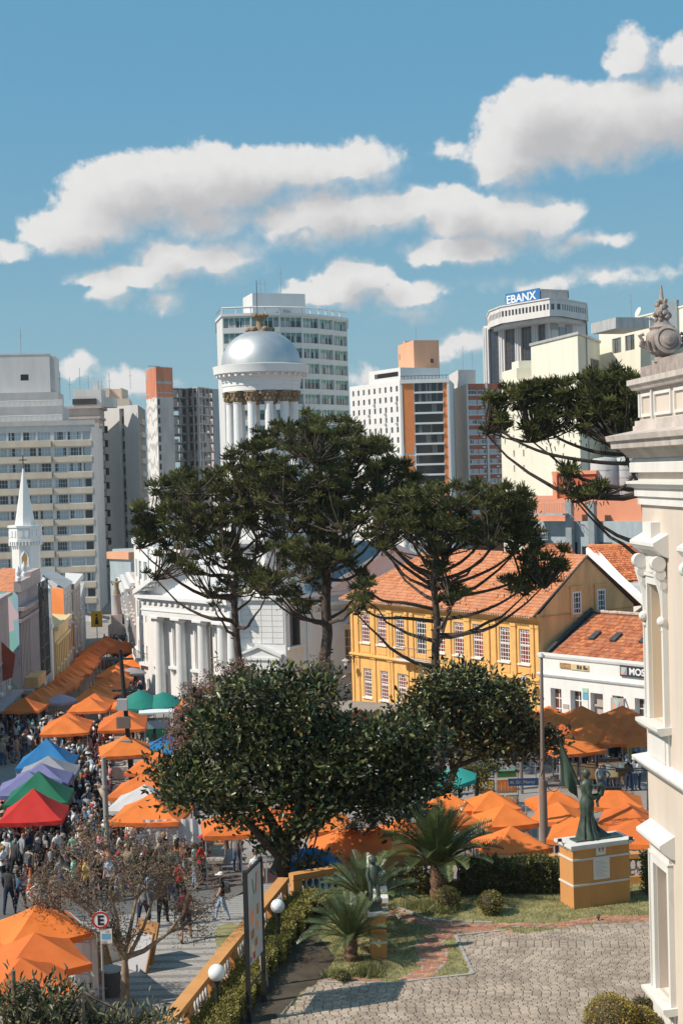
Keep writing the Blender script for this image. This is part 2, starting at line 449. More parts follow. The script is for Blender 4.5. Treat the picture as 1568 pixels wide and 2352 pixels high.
def mosaic():
    """small stone mosaic pavement: pale stones with darker wavy bands"""
    m = M['sidewalk']; t = m.node_tree; pb = next(n for n in t.nodes if n.type == 'BSDF_PRINCIPLED')
    ln = pb.inputs['Base Color'].links[0].from_socket
    h = NT.__new__(NT); h.t = t
    pos = h.n('ShaderNodeNewGeometry').outputs['Position']
    wv = h.n('ShaderNodeTexWave', {'Scale': .55, 'Distortion': 2.5, 'Detail': 1.0, 'Vector': h.vm('MULTIPLY', pos, (.35, 1, 0))}, bands_direction='Y')
    vo = h.n('ShaderNodeTexVoronoi', {'Scale': 14.0, 'Vector': pos})
    c = h.mix(h.m('MULTIPLY', h.ss(wv.outputs[1], .62, .7), .55), ln, (.13, .125, .12))
    c = h.mix(h.m('MULTIPLY', h.ss(vo.outputs['Distance'], .35, .75), .35), c, (.12, .11, .10))
    t.links.new(c, pb.inputs['Base Color'])
mosaic()
# ------------------------------------------------------------------ ground
def strip(name, xs, ys, h, m):
    b = MB()
    for j in range(len(ys) - 1):
        for i in range(len(xs) - 1):
            b.poly([(xs[i], ys[j], g(ys[j]) + h), (xs[i + 1], ys[j], g(ys[j]) + h), (xs[i + 1], ys[j + 1], g(ys[j + 1]) + h), (xs[i], ys[j + 1], g(ys[j + 1]) + h)])
    return tag(b.ob(name, M[m]), kind='structure')
strip('ground', [-1400, -300, -60, 0, 60, 300, 1400], [-60] + _gy[1:-1] + [700, 1500, 2600], 0, 'paving')

# ------------------------------------------------------------------ windows
_protos = {}
def proto(key, w_, h_, cols, rows, mf, mg, fw=.07, bw=.04, joined=False, d=.08, top=None, arch=False):
    k = (key, round(w_, 2), round(h_, 2), cols, rows)
    if k in _protos: return _protos[k]
    f = MB()
    f.box(0, fw, 0, d, 0, h_); f.box(w_ - fw, w_, 0, d, 0, h_)
    f.box(fw, w_ - fw, 0, d, 0, fw); f.box(fw, w_ - fw, 0, d, h_ - fw, h_)
    for i in range(1, cols):
        x = w_ * i / cols; f.box(x - bw / 2, x + bw / 2, .01, d - .01, fw, h_ - fw)
    for j in range(1, rows):
        z = h_ * j / rows; f.box(fw, w_ - fw, .012, d - .012, z - bw / 2, z + bw / 2)
    if arch:   # two pointed arches meeting under the head, a middle rail
        f.box(fw, w_ - fw, -.01, d, h_ * .52, h_ * .52 + .09)
        r = (w_ - 2 * fw) / 2
        for cx in (fw + r / 2, w_ - fw - r / 2):
            for sgn in (-1, 1):
                pts = [(cx + sgn * r / 2 * cos(a), .04, h_ - fw - r * 1.05 + r * .95 * sin(a)) for a in [i * pi / 2 / 5 for i in range(6)]]
                f.tube(pts, .03, 4)
        f.tube([(w_ / 2 + .11 * cos(a), .04, h_ - fw - .15 + .11 * sin(a)) for a in [i * pi / 4 for i in range(9)]], .022, 4)
    p = MB(); p.box(fw * .5, w_ - fw * .5, d * .4, d * .6, fw * .5, h_ - fw * .5)
    if top:
        f2 = MB(); f2.box(fw, w_ - fw, .02, d - .02, h_ * (1 - top[0]), h_ - fw)
        n0 = len(f.v); f.v += f2.v; f.f += [tuple(i + n0 for i in q) for q in f2.f]; f.mi += [2] * len(f2.f); f.sm += f2.sm
    if joined:
        n0 = len(f.v); f.v += p.v; f.f += [tuple(i + n0 for i in q) for q in p.f]; f.mi += [1] * len(p.f); f.sm += p.sm
        r_ = (f.mesh('window', [M[mf], mg] + ([M[top[1]]] if top else [])), None)
    else:
        r_ = (f.mesh('window', [M[mf]]), p.mesh('pane', [mg]))
    _protos[k] = r_
    return r_
def put_windows(parent, Mk, holes, recess, key, cols, rows, mf, mg, name='window', **kw):
    rz = Mk.to_euler().z
    for h in holes:
        fm, pm = proto(key, h[1] - h[0], h[3] - h[2], cols, rows, mf, mg, **kw)
        o = link(name, fm, parent, Mk @ Vector((h[0], recess, h[2])), rz)
        if pm: link('pane', pm, o)
def grid(u0, u1, n, ww, z0, dz, m_, hh):
    s_ = (u1 - u0) / n
    return [(u0 + s_ * (i + .5) - ww / 2, u0 + s_ * (i + .5) + ww / 2, z0 + dz * j, z0 + dz * j + hh) for j in range(m_) for i in range(n)]
def bpoly(pxs, y):
    ps = [P(x, y, d) for x, d in pxs]
    o = Vector((ps[0].x, ps[0].y, 0))
    return o, [(p.x - o.x, p.y - o.y) for p in ps]
def zat(x, y, d): return P(x, y, d).z
def shell(parent, name, pts, z0, z1, m, holes=None, dep=.25, capm=None, mats=None, edge_m=None):
    b = MB(); Ms = []
    for k in range(len(pts)):
        Mk, L = edgeM(pts, k); Ms.append((Mk, L)); b.M = Mk
        b.c = (edge_m or {}).get(k, 0)
        b.wall(0, L, z0, z1, (holes or {}).get(k, ()), dep)
    b.M = None; b.c = 0
    b.poly([(p[0], p[1], z1) for p in pts])
    o = b.ob(name, [M[m]] + [M[x] for x in (mats or [])], parent)
    return o, Ms
def antenna(parent, x, y, z, h):
    b = MB(); b.tube([(x, y, z), (x, y, z + h)], .06, 5); b.tube([(x - .5, y, z + h * .7), (x + .5, y, z + h * .7)], .04, 4)
    b.ob('antenna', M['steel'], parent)
def offset(pts, d):
    """the polygon grown outwards by d"""
    n = len(pts); out = []
    for i in range(n):
        a, b_, c = Vector(pts[i - 1]), Vector(pts[i]), Vector(pts[(i + 1) % n])
        e1 = (b_ - a).normalized(); e2 = (c - b_).normalized()
        n1 = Vector((e1.y, -e1.x)); n2 = Vector((e2.y, -e2.x))
        bi = (n1 + n2); bi = bi / max(.3, bi.length_squared) * 2
        out.append((b_.x + bi.x * d, b_.y + bi.y * d))
    return out
ZB = -13.6

# -- apartment block at the left with cream balcony bands
o, pts = bpoly([(-46, 270), (216, 272), (240, 300), (-46, 300)], 1150)
bA = thing('apartment_block', 'pale apartment block with cream balcony bands and rows of curtained windows, left edge', 'apartment block', o)
zt = zat(216, 975, 272)
M0, L = edgeM(pts, 0)
ub = L * (122 + 46) / (216 + 46)
hl, hr, hp, sp = [], [], [], []
nf = 12
for j in range(nf):
    zf = zt - 1.0 - 3.01 * (j + 1)
    hl += [(ub * (i + .06) / 5, ub * (i + .94) / 5, zf + 1.25, zf + 2.9) for i in range(5)]
    r0 = ub + .35; rw = L - ub - .5
    hr += [(r0 + rw * a, r0 + rw * b_, zf + 1.2, zf + 2.85) for a, b_ in ((.02, .34), (.37, .74))]
    hp.append((r0 + rw * .77, r0 + rw * .98, zf + 1.2, zf + 2.85))
    sp.append(zf)
_, Ms = shell(bA, 'wall', pts, ZB, zt, 'apart', {0: hl + hr + hp}, dep=.5)
put_windows(bA, M0, hl, .25, 'apl', 4, 2, 'frame', G_blue, joined=True)
put_windows(bA, M0, hr, .25, 'apr', 5, 2, 'frame', G_blue, joined=True)
put_windows(bA, M0, hp, .3, 'app', 1, 1, 'frame', G_blue, joined=True)
me1 = MB(); me1.M = M0; me1.box(-.3, ub - .05, -.75, 0, 0, 1.12); me1.box(-.3, ub - .05, -.72, -.66, 1.12, 1.2); me1 = me1.mesh('balcony_band', M['spandrel'])
me2 = MB(); me2.M = M0; me2.box(ub + .2, L - .1, -.38, 0, 0, 1.05); me2 = me2.mesh('balcony_band', M['spandrel'])
for zf in sp:
    link('balcony_band', me1, bA, (0, 0, zf)); link('balcony_band', me2, bA, (0, 0, zf))
b = MB(); b.M = M0; b.box(L - .1, L + .55, -.3, .6, ZB, zt - .02); b.ob('corner_pilaster', M['apartgrey'], bA)
b = MB(); b.M = M0; b.box(-.3, L + .6, -.4, .3, zt, zt + .9); b.ob('cornice', M['apartgrey'], bA)
z2 = zat(150, 905, 275)
b = MB(); b.M = M0; u2 = L * (148 + 46) / 262
b.box(-.3, u2, 1.2, 14, zt + .01, z2 - 2.4); b.box(-.2, u2 - .8, 2.2, 13, z2 - 2.4, z2 + .4)
b.ob('upper_storey', M['apartgrey'], bA)
b = MB(); b.M = M0
for zz in (zt + .95, z2 - 2.3):
    b.tube([(-.2, .1 if zz < zt + 1 else 1.4, zz + 1.05), (u2, .1 if zz < zt + 1 else 1.4, zz + 1.05)], .07, 5)
    for i in range(70):
        x = -.2 + (u2 + .2) * i / 69; b.tube([(x, .1 if zz < zt + 1 else 1.4, zz), (x, .1 if zz < zt + 1 else 1.4, zz + 1.05)], .05, 4, False)
b.ob('roof_railing', M['frame'], bA)
z3 = zat(120, 818, 280); u3 = L * (119 + 46) / 262
hh = (u3 * .82 - 1.6 + .4, u3 * .82 + .2, zat(60, 885, 280), zat(60, 870, 280))
b = MB(); b.M = M0 @ Matrix.Translation((0, 4, 0)); b.wall(-1, u3, z2, z3, [(L * (50 + 46) / 262, L * (69 + 46) / 262, zat(60, 878, 280), zat(60, 864, 280))], .4)
b.box(-1, u3, .55, 9, z2, z3 - .03); b.box(u3 - .3, u3 + .8, 1, 10, z2, z3 - .2); b.box(-1, u3 + .2, -.1, .5, z3, z3 + .25)
b.ob('rooftop_block', M['apart'], bA)
b = MB(); b.M = M0 @ Matrix.Translation((0, 4, 0)); b.box(L * (50 + 46) / 262, L * (69 + 46) / 262, .3, .4, zat(60, 878, 280), zat(60, 864, 280)); b.ob('window', M['darkroom'], bA)
antenna(bA, *(M0 @ Vector((L * (50 + 46) / 262, 6, 0))).to_2d(), z3, 5.5)
antenna(bA, *(M0 @ Vector((L * (139 + 46) / 262, 6, 0))).to_2d(), z2, 4.5)

# -- older grey building behind it, black screens on its shaded side
o, pts = bpoly([(132, 301), (228, 301), (241, 315), (140, 318)], 1000)
bB = thing('office_building', 'grey stone building with black window screens down its shaded street side', 'office building', o)
zt = zat(228, 937, 301)
hs = []
_, Ms = shell(bB, 'wall', pts, ZB, zt, 'stoneside')
M1, L1 = Ms[1]
b = MB()
b.M = None; b.prism(offset(pts, .7), zt, zt + .5); b.prism(offset(pts, .3), zt - 2.2, zt - 1.7); b.prism(offset(pts, .35), zt - 14, zt - 13.5)
b.ob('cornice', M['stoneside'], bB)
s1 = MB(); s1.M = M1; s1.box(L1 * .62, L1 * .80, -.9, 0, 0, 1.5); s1 = s1.mesh('window_screen', M['dark'])
s2 = MB(); s2.M = M1; s2.box(0, 1.0, -.5, 0, 0, 1.3); s2 = s2.mesh('bay', M['stoneside'])
s3 = MB(); s3.M = M1; s3.box(.9, 1.7, -.04, .1, .2, 1.9); s3 = s3.mesh('window', [G_dark])
e1 = M1.to_3x3() @ Vector((1, 0, 0))
for j in range(11):
    z = zt - 5.0 - 3.05 * j
    link('window_screen', s1, bB, (0, 0, z))
    for k in range(5):
        q = e1 * (L1 * (.05 + .1 * k)); link('bay', s2, bB, (q.x, q.y, z)); link('window', s3, bB, (q.x, q.y, z))
b = MB(); b.box(3, 9, 3, 9, zt + .5, zt + 4.2); b.box(5, 11, 6, 12, zt + .5, zt + 2.6); b.box(7.2, 8.2, 4, 5, zt + 2, zt + 6)
b.ob('rooftop_block', M['apart'], bB)
b = MB(); b.box(2.9, 8, 2.6, 2.95, zt + 1.0, zt + 2.2); b.ob('roof_opening', M['darkroom'], bB)
for x, y, h in ((2, 5, 5), (4, 6, 7), (6, 5, 5.5), (10, 8, 6), (8, 10, 4.5)): antenna(bB, x, y, zt + 2, h)

# -- beige block behind
o, pts = bpoly([(222, 372), (297, 372), (303, 392), (222, 392)], 910)
bC = thing('tower_block', 'beige rooftop block with recessed openings behind the blank grey slab', 'building', o)
zt = zat(260, 891, 372)
_, Ms = shell(bC, 'wall', pts, ZB, zt - 2.8, 'beige')
M0, L = Ms[0]
b = MB(); b.M = M0; b.box(.5, L * .38, .5, 12, zt - 2.8, zt); b.box(L * .38, L * .72, 2.5, 12, zt - 2.8, zt - .1); b.box(L * .72, L * .76, .5, 12, zt - 2.8, zt); b.ob('rooftop_block', M['beige'], bC)
b = MB(); b.M = M0; b.box(L * .4, L * .6, -.05, .1, zt - 6.5, zt - 5.3); b.ob('window', [G_dark], bC)
antenna(bC, 8, 6, zt, 5)

# -- blank light grey slab
o, pts = bpoly([(232, 320), (320, 313), (337, 338), (250, 345)], 1050)
bD = thing('slab_block', 'tall blank light grey slab block with one narrow strip of windows', 'apartment block', o)
zt = zat(300, 931, 315)
M0, L = edgeM(pts, 0)
ua, ub = L * .52, L * .64
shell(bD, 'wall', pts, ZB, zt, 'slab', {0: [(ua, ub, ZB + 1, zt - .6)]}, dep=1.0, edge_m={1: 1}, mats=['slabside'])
hs = [(ua + .12, ub - .12, zt - 4 - 2.8 * j, zt - 2.2 - 2.8 * j) for j in range(15)]
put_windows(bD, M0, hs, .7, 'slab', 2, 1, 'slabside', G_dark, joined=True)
M1, L1 = edgeM(pts, 1)
pr = MB(); pr.M = M1; pr.box(L1 * .2, L1 * .8, -.5, 0, 0, 1.2); pr = pr.mesh('balcony', M['beige'])
for j in range(14): link('balcony', pr, bD, (0, 0, zt - 4 - 2.95 * j))

# -- tower with a painted wall
def mural_mat():
    m = bpy.data.materials.new('painted_wall'); m.use_nodes = True
    t = NT(m.node_tree)
    pos = t.n('ShaderNodeNewGeometry').outputs['Position']
    wv = t.n('ShaderNodeTexWave', {'Scale': .13, 'Distortion': 14.0, 'Detail': 3, 'Vector': t.vm('MULTIPLY', pos, (1, 1, .6))}, bands_direction='Z')
    c = t.mix(t.ss(wv.outputs[1], .62, .7), (.66, .63, .60), (.42, .40, .39))
    b_ = t.n('ShaderNodeBsdfPrincipled', {'Base Color': c, 'Roughness': .85}); t.n('ShaderNodeOutputMaterial', {0: b_.outputs[0]})
    return m
M['mural'] = mural_mat()
o, pts = bpoly([(338, 470), (362, 455), (400, 460), (400, 480), (352, 490)], 980)
bE = thing('mural_tower', 'narrow unfinished tower with a painted white wall and rust orange top storeys', 'tower', o)
zt = zat(365, 842, 455); zo = zat(365, 911, 455)
hs = [(.4, 1.3, zo - 2.6 - 2.95 * j, zo - .7 - 2.95 * j) for j in range(13)]
shell(bE, 'wall', pts, ZB, zo, 'concrete', {1: hs}, dep=.5, edge_m={0: 1}, mats=['mural'])
M1, L1 = edgeM(pts, 1)
b = MB(); b.M = M1
for h in hs: b.box(h[0], h[1], .4, .5, h[2], h[3])
tag(b.ob('window_openings', M['darkroom'], bE), kind='stuff')
shell(bE, 'upper_wall', pts, zo + .001, zt, 'rust')
b = MB(); b.M = M1; b.box(-.1, L1 + .1, -.08, 0, zo + 4.2, zo + 5.0); b.box(-.1, L1 + .1, -.08, 0, zo + 1.2, zo + 1.5)
for k in range(5): b.box(.6 + k * 1.05, .8 + k * 1.05, -.12, -.08, zo + 4.2, zo + 5.9)
b.M = edgeM(pts, 0)[0]; b.box(.8, 2.2, -.08, 0, zt - 3.6, zt - .4); b.box(0, 4.5, -.08, 0, zo + 1.2, zo + 1.6)
b.ob('painted_band', M['concrete'], bE)
b = MB(); b.M = M1; b.box(-3.6, 1.5, -.5, -.3, zt, zt + .2)
for k in range(6): b.tube([(k, .4, zt), (k, .4, zt + .5 + .4 * (k % 2))], .05, 4)
b.ob('roof_rods', M['steel'], bE)

# -- unfinished concrete frame
o, pts = bpoly([(400, 468), (432, 474), (457, 466), (493, 480), (493, 500), (400, 500)], 1000)
bF = thing('concrete_frame', 'unfinished grey concrete tower, open floors between bare slabs and columns', 'unfinished building', o)
zt = zat(440, 889, 468)
ins = offset(pts, -2.6)
b = MB()
for j in range(12):
    z = zt - 2.98 * j
    b.prism(pts, z - .35, z)
b.ob('floor_slabs', M['concrete'], bF)
b = MB(); b.prism(ins, ZB, zt - .4); b.ob('core_wall', M['concrete'], bF)
b = MB()
for k in range(4):
    Mk, L = edgeM(pts, k); b.M = Mk
    n = max(2, int(L / 3.6))
    for i in range(n + 1):
        x = L * i / n; b.box(x - .2, x + .2, .05, .45, ZB, zt - .36)
b.ob('columns', M['concrete'], bF)
b = MB(); rr = random.Random(3)
for k in range(4):
    Mk, L = edgeM(pts, k); b.M = Mk
    for j in range(12):
        z = zt - 2.98 * (j + 1)
        for i in range(int(L / 2.6)):
            if rr.random() < .55: b.box(.3 + i * 2.6, 2.4 + i * 2.6, .2, .3, z, z + rr.choice((1.0, 1.1, 2.4)))
tag(b.ob('infill_walls', M['stoneside'], bF), kind='stuff')
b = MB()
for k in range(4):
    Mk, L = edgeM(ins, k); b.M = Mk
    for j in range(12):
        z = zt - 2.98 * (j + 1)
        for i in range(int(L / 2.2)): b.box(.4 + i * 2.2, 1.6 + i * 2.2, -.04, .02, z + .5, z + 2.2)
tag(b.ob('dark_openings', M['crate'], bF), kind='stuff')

# -- pink and blue slice between
o, pts = bpoly([(474, 520), (492, 516), (505, 518), (512, 545), (474, 545)], 1000)
bS = thing('striped_tower', 'slim pink and slate blue tower seen between concrete frame and white tower', 'tower', o)
zt = zat(490, 893, 516)
shell(bS, 'wall', pts, ZB, zt, 'pink', edge_m={1: 1}, mats=['bluegrey'])
b = MB(); b.M = edgeM(pts, 0)[0]
for j in range(14): b.box(.3, 2.6, -.06, .1, zt - 3 - 3 * j, zt - 1.4 - 3 * j)
b.ob('window_strip', [G_dark], bS)

# -- white tower with a curved glazed front
fx = [(515, 270), (581, 269.5), (647, 270.5), (699, 272.5), (737, 275.5), (769, 279), (801, 283)]
o, pts = bpoly([(502, 280)] + fx + [(801, 300), (502, 300)], 900)
bG = thing('glazed_tower', 'tall white tower block with bands of teal framed windows behind the silver dome', 'tower block', o)
zt = zat(515, 727, 270)
hol = {}
fl = 35.4 * 270 / 3267
for k in range(1, 7):
    Mk, L = edgeM(pts, k)
    hol[k] = [(.18, L - .18, zt - fl * (j + 1) + .75, zt - fl * j - .25) for j in range(17)]
shell(bG, 'wall', pts, ZB, zt, 'tower', hol, dep=.7)
for k in range(1, 7):
    Mk, L = edgeM(pts, k)
    put_windows(bG, Mk, [h for h in hol[k] if h[2] > 3], .4, 'gt%d' % k, max(3, int(L / .95)), 1, 'frame', G_teal, joined=True, top=(.36, 'tealband'), bw=.1, fw=.06)
b = MB()
rp = offset(pts, .25)
b.prism(rp, zt + .002, zt + .5)
b.ob('roof_slab', M['tower'], bG)
b = MB(); rp = pts[1:8]
for i in range(6):
    a, c = rp[i], rp[i + 1]
    b.tube([(a[0], a[1], zt + 1.6), (c[0], c[1], zt + 1.6)], .18, 4)
    for q in (0, .5): b.tube([(a[0] + (c[0] - a[0]) * q, a[1] + (c[1] - a[1]) * q, zt + .4), (a[0] + (c[0] - a[0]) * q, a[1] + (c[1] - a[1]) * q, zt + 1.6)], .12, 4)
a = pts[0]; c = pts[1]; b.tube([(a[0], a[1], zt + 1.6), (c[0], c[1], zt + 1.6)], .18, 4)
b.ob('roof_railing', M['tower'], bG)
o2, p2 = bpoly([(558, 290), (580, 282), (701, 286), (701, 297), (558, 297)], 700)
p2 = [(p[0] + o2.x - o.x, p[1] + o2.y - o.y) for p in p2]
z2 = zat(600, 673, 283)
shell(bG, 'rooftop_block', p2, zt + .5, z2, 'tower')
b = MB(); b.M = edgeM(p2, 1)[0]; b.box(5.9, 7.6, -.9, .1, zt + .5, zt + 2.4); b.box(4.9, 5.5, -.1, .1, zt + 1.2, zt + 2.2); b.ob('roof_plant', M['steel'], bG)
antenna(bG, p2[1][0] + 1.5, p2[1][1] + 2, z2, 3); antenna(bG, p2[1][0] + 5.6, p2[1][1] + 2, z2, 5.5); antenna(bG, p2[1][0] + 2.5, p2[1][1] + 1, z2, 2.5)

# -- white hotel with an orange framed front
o, pts = bpoly([(805, 440), (921, 415), (1033, 415), (1045, 440), (830, 470)], 980)
bH = thing('hotel_tower', 'white tower with small square windows and an orange framed dark glass front', 'hotel', o)
zt = zat(925, 873, 415); fl = 23.6 * 415 / 3267
M0, L0 = edgeM(pts, 0); M1, L1 = edgeM(pts, 1)
hs = [h for h in grid(.6, L0 - .3, 9, 1.15, zt - 3.2 - fl * 12, fl, 13, 1.7)]
hf = [(L1 * .29, L1 * .87, zt - 1.0 - fl * (j + 1) + .55, zt - 1.0 - fl * j) for j in range(14)]
ho = [(L1 * .045, L1 * .275, zt - .9 - fl * 6, zt - .9)]
shell(bH, 'wall', pts, ZB, zt, 'hotel', {0: hs, 1: hf}, dep=.35)
put_windows(bH, M0, hs, .2, 'hot', 2, 1, 'hotel', G_dark, joined=True)
put_windows(bH, M1, hf, .2, 'hotf', 6, 1, 'iron', G_dark, joined=True)
b = MB(); b.M = M1; b.box(L1 * .045, L1 * .275, -.12, 0, zt - 1 - fl * 6, zt - 1); b.box(L1 * .875, L1 * .955, -.12, 0, zt - 1 - fl * 14, zt - 1)
for j in range(6, 14): b.box(L1 * .06, L1 * .25, -.12, 0, zt - 1 - fl * (j + 1) + .5, zt - 1 - fl * j)
b.ob('orange_panels', M['orange'], bH)
sl = MB(); sl.M = M1; sl.box(L1 * .285, L1 * .875, -.5, 0, 0, .5); sl = sl.mesh('balcony_slab', M['hotel'])
for j in range(14): link('balcony_slab', sl, bH, (0, 0, zt - 1 - fl * (j + 1)))
b = MB(); b.M = M1; b.box(-.1, L1 + .1, -.7, .2, zt - 1, zt + .1); b.box(L1 * .955, L1, -.6, 0, ZB, zt - 1); b.box(-.1, L1 * .04, -.3, 0, ZB, zt - 1); b.ob('white_frame', M['hotel'], bH)
b = MB(); b.M = M0; zs = zat(880, 850, 425); b.box(L0 * .38, L0 - .3, .4, 14, zt + .02, zs); b.ob('upper_storey', M['hotel'], bH)
b = MB(); b.M = M0; b.box(L0 * .5, L0 * .95, .3, .5, zs - 2.4, zs - 1.1); b.ob('window', [G_dark], bH)
ac = MB(); ac.M = M0; ac.box(0, .8, -.5, 0, 0, .6); ac = ac.mesh('air_conditioner', M['zinc'])
for i, (c_, r_) in enumerate(((0, 3), (0, 5), (2, 2), (2, 4), (2, 8), (3, 10), (4, 11), (5, 6), (5, 8), (6, 9), (6, 10), (7, 4), (7, 7), (8, 5), (8, 9), (8, 11))):
    h = hs[r_ * 9 + c_]; p = M0 @ Vector((h[0], 0, h[2] - .65)); q = M0 @ Vector((0, 0, 0))
    link('air_conditioner', ac, bH, (p.x - q.x, p.y - q.y, p.z))
o2, p2 = bpoly([(914, 445), (950, 428), (1008, 430), (1008, 450), (914, 460)], 810)
p2 = [(p[0] + o2.x - o.x, p[1] + o2.y - o.y) for p in p2]
z2 = zat(950, 781, 428)
shell(bH, 'rooftop_block', p2, zt, z2, 'salmon')
b = MB(); b.M = edgeM(p2, 0)[0]; b.box(2.4, 4.4, 1, 3, z2, z2 + 1.0); b.ob('vent_block', M['salmon'], bH)
b = MB(); b.M = edgeM(p2, 1)[0]; b.box(5.2, 6.1, -.05, .1, z2 - 6.8, z2 - 5.6); b.M = edgeM(p2, 0)[0]; b.box(1.4, 2.0, -.05, .1, z2 - 4.6, z2 - 2.8); b.ob('window', M['darkroom'], bH)
b = MB(); b.M = M1
for k in range(14): b.tube([(.3 + k * L1 / 14, .4, zt), (.3 + k * L1 / 14, .4, zt + 1.2)], .06, 4)
b.tube([(.3, .4, zt + 1.2), (L1, .4, zt + 1.2)], .08, 4); b.ob('roof_railing', M['iron'], bH)
antenna(bH, p2[1][0] + 1, p2[1][1] + 3, z2, 5)

# -- brick red block
o, pts = bpoly([(1034, 470), (1074, 434), (1165, 437), (1172, 455), (1050, 480)], 1000)
bI = thing('brick_block', 'brick red apartment block with white window bands and a beige blind side', 'apartment block', o)
zt = zat(1080, 881, 434); fl = 22.7 * 434 / 3267
M0, L0 = edgeM(pts, 0); M1, L1 = edgeM(pts, 1)
hs = [(L1 * a, L1 * c, zt - 1.9 - fl * j - 1.45, zt - 1.9 - fl * j) for j in range(14) for a, c in ((.03, .25), (.27, .46), (.54, .74), (.76, .97))]
shell(bI, 'wall', pts, ZB, zt, 'beige', {1: hs}, dep=.3, edge_m={1: 1}, mats=['brick'])
put_windows(bI, M1, hs, .1, 'brk', 3, 1, 'apart', G_blue, joined=True, fw=.2, bw=.15)
b = MB(); b.M = M1; b.box(L1 * .475, L1 * .525, -.35, 0, ZB, zt + .3); b.box(-.1, .35, -.2, 0, ZB, zt + .1); b.ob('white_pilaster', M['tower'], bI)
bd = MB(); bd.M = M1; bd.box(.36, L1 * .47, -.06, 0, 0, .3); bd.box(L1 * .53, L1, -.06, 0, 0, .3); bd.box(L1 * .36, L1 * .43, -.5, 0, -.9, -.4); bd.box(L1 * .7, L1 * .77, -.5, 0, -.9, -.4); bd = bd.mesh('white_band', M['apart'])
for j in range(14): link('white_band', bd, bI, (0, 0, zt - 3.65 - fl * j))
o2, p2 = bpoly([(1031, 480), (1052, 456), (1092, 458), (1092, 475), (1045, 490)], 870)
p2 = [(p[0] + o2.x - o.x, p[1] + o2.y - o.y) for p in p2]
shell(bI, 'rooftop_block', p2, zt - 1, zat(1060, 849, 456), 'apart')
antenna(bI, p2[1][0] + 2, p2[1][1] + 4, zat(1060, 849, 456), 8); antenna(bI, p2[1][0] + 5, p2[1][1] + 4, zat(1060, 849, 456), 6)

# -- office tower with a crown and a sign
o, pts = bpoly([(1110, 548), (1262, 515), (1345, 532), (1345, 575), (1110, 580)], 760)
bJ = thing('office_tower', 'office tower of white fins and dark glass under a wide crown, blue rooftop sign', 'office tower', o)
zt = zat(1230, 728, 520)
M0, L0 = edgeM(pts, 0); M1, L1 = edgeM(pts, 1)
hs = [(L0 * (i + .28) / 4, L0 * (i + 1.0) / 4 - .1, ZB + 1, zt - 1.5) for i in range(4)]
shell(bJ, 'wall', pts, ZB, zt, 'ebanx', {0: hs}, dep=1.2)
for h in hs:
    fm, pm = proto('ebx', h[1] - h[0], 60.0, 3, 26, 'dark', G_off, fw=.15, bw=.16, joined=True, d=.2)
    link('window', fm, bJ, M0 @ Vector((h[0], .8, h[3] - 60.0)), M0.to_euler().z)
fin = MB(); fin.M = M0
for x in (-.1, L0 / 4 * .24): pass
fin.box(0, .55, -.5, .6, ZB, zt - .8); fin.box(1.3, 1.85, -.5, .6, ZB, zt - .8); fin.box(.1, 1.7, -.2, .6, ZB, zt - 1.1)
fin = fin.mesh('fin', M['tower'])
for i in range(5):
    q = M0 @ Vector((L0 * i / 4 - (0 if i < 4 else 1.8), 0, 0)); q0 = M0 @ Vector((0, 0, 0)); link('fin', fin, bJ, (q.x - q0.x, q.y - q0.y, 0))
o2, p2 = bpoly([(1118, 556), (1124, 538), (1150, 524), (1262, 503), (1290, 505), (1346, 522), (1348, 585), (1118, 590)], 715)
p2 = [(p[0] + o2.x - o.x, p[1] + o2.y - o.y) for p in p2]
zc0, zc1 = zat(1230, 731, 510), zat(1230, 690, 510)
hol = {}
for k in range(0, 5):
    Mk, L = edgeM(p2, k); n = max(1, int(L / 1.75))
    hol[k] = [(L * (i + .2) / n, L * (i + .8) / n, zc0 + 2.3, zc0 + 4.4) for i in range(n)]
shell(bJ, 'crown', p2, zc0, zc1, 'ebanx', hol, dep=.5)
b = MB()
for k in hol:
    b.M = edgeM(p2, k)[0]
    for h in hol[k]: b.box(h[0], h[1], .35, .5, h[2], h[3])
b.ob('crown_windows', [G_dark], bJ)
b = MB(); b.M = None; b.prism(offset(p2, -1.6), zc0 - 1.2, zc0); b.prism(offset(p2, .4), zc1 - .4, zc1 + .02); b.ob('crown_ledge', M['ebanx'], bJ)
o3, p3 = bpoly([(1162, 545), (1242, 528), (1303, 534), (1303, 555), (1162, 560)], 680)
p3 = [(p[0] + o3.x - o.x, p[1] + o3.y - o.y) for p in p3]
zs1 = zat(1240, 664, 528)
shell(bJ, 'rooftop_block', p3, zc1, zs1 - .5, 'concrete')
b = MB(); b.prism(offset(p3, .5), zs1 - .5, zs1 + .1); b.ob('roof_slab', M['concrete'], bJ)
Ms, Ls = edgeM(p3, 0)
b = MB(); b.M = Ms; b.box(.4, Ls + .2, -.8, -.55, zs1 - 5.4, zs1 + .5)
sg = b.ob('sign_board', M['signboardblue'], bJ)
def text(name, body, m, parent, Mk, x, y, z, size, ext=.02, bold=.0, sx=1.0, align='LEFT'):
    c = bpy.data.curves.new(name, 'FONT'); c.body = body; c.size = size; c.extrude = ext; c.offset = bold; c.align_x = align
    tmp = bpy.data.objects.new(name, c); COL.objects.link(tmp)
    bpy.context.view_layer.update()
    me = bpy.data.meshes.new_from_object(tmp.evaluated_get(bpy.context.evaluated_depsgraph_get()))
    bpy.data.objects.remove(tmp); me.materials.clear(); me.materials.append(m)
    o_ = link(name, me, parent)
    o_.matrix_local = Mk @ Matrix.Translation((x, y, z)) @ Matrix.Rotation(pi / 2, 4, 'X') @ Matrix.Diagonal((sx, 1, 1, 1))
    return o_
text('lettering', 'EBANX', M['signwhite'], bJ, Ms, 1.0, -.86, zs1 - 3.3, 4.3, .05, .06, sx=1.0 * (Ls - 2) / 14.6)
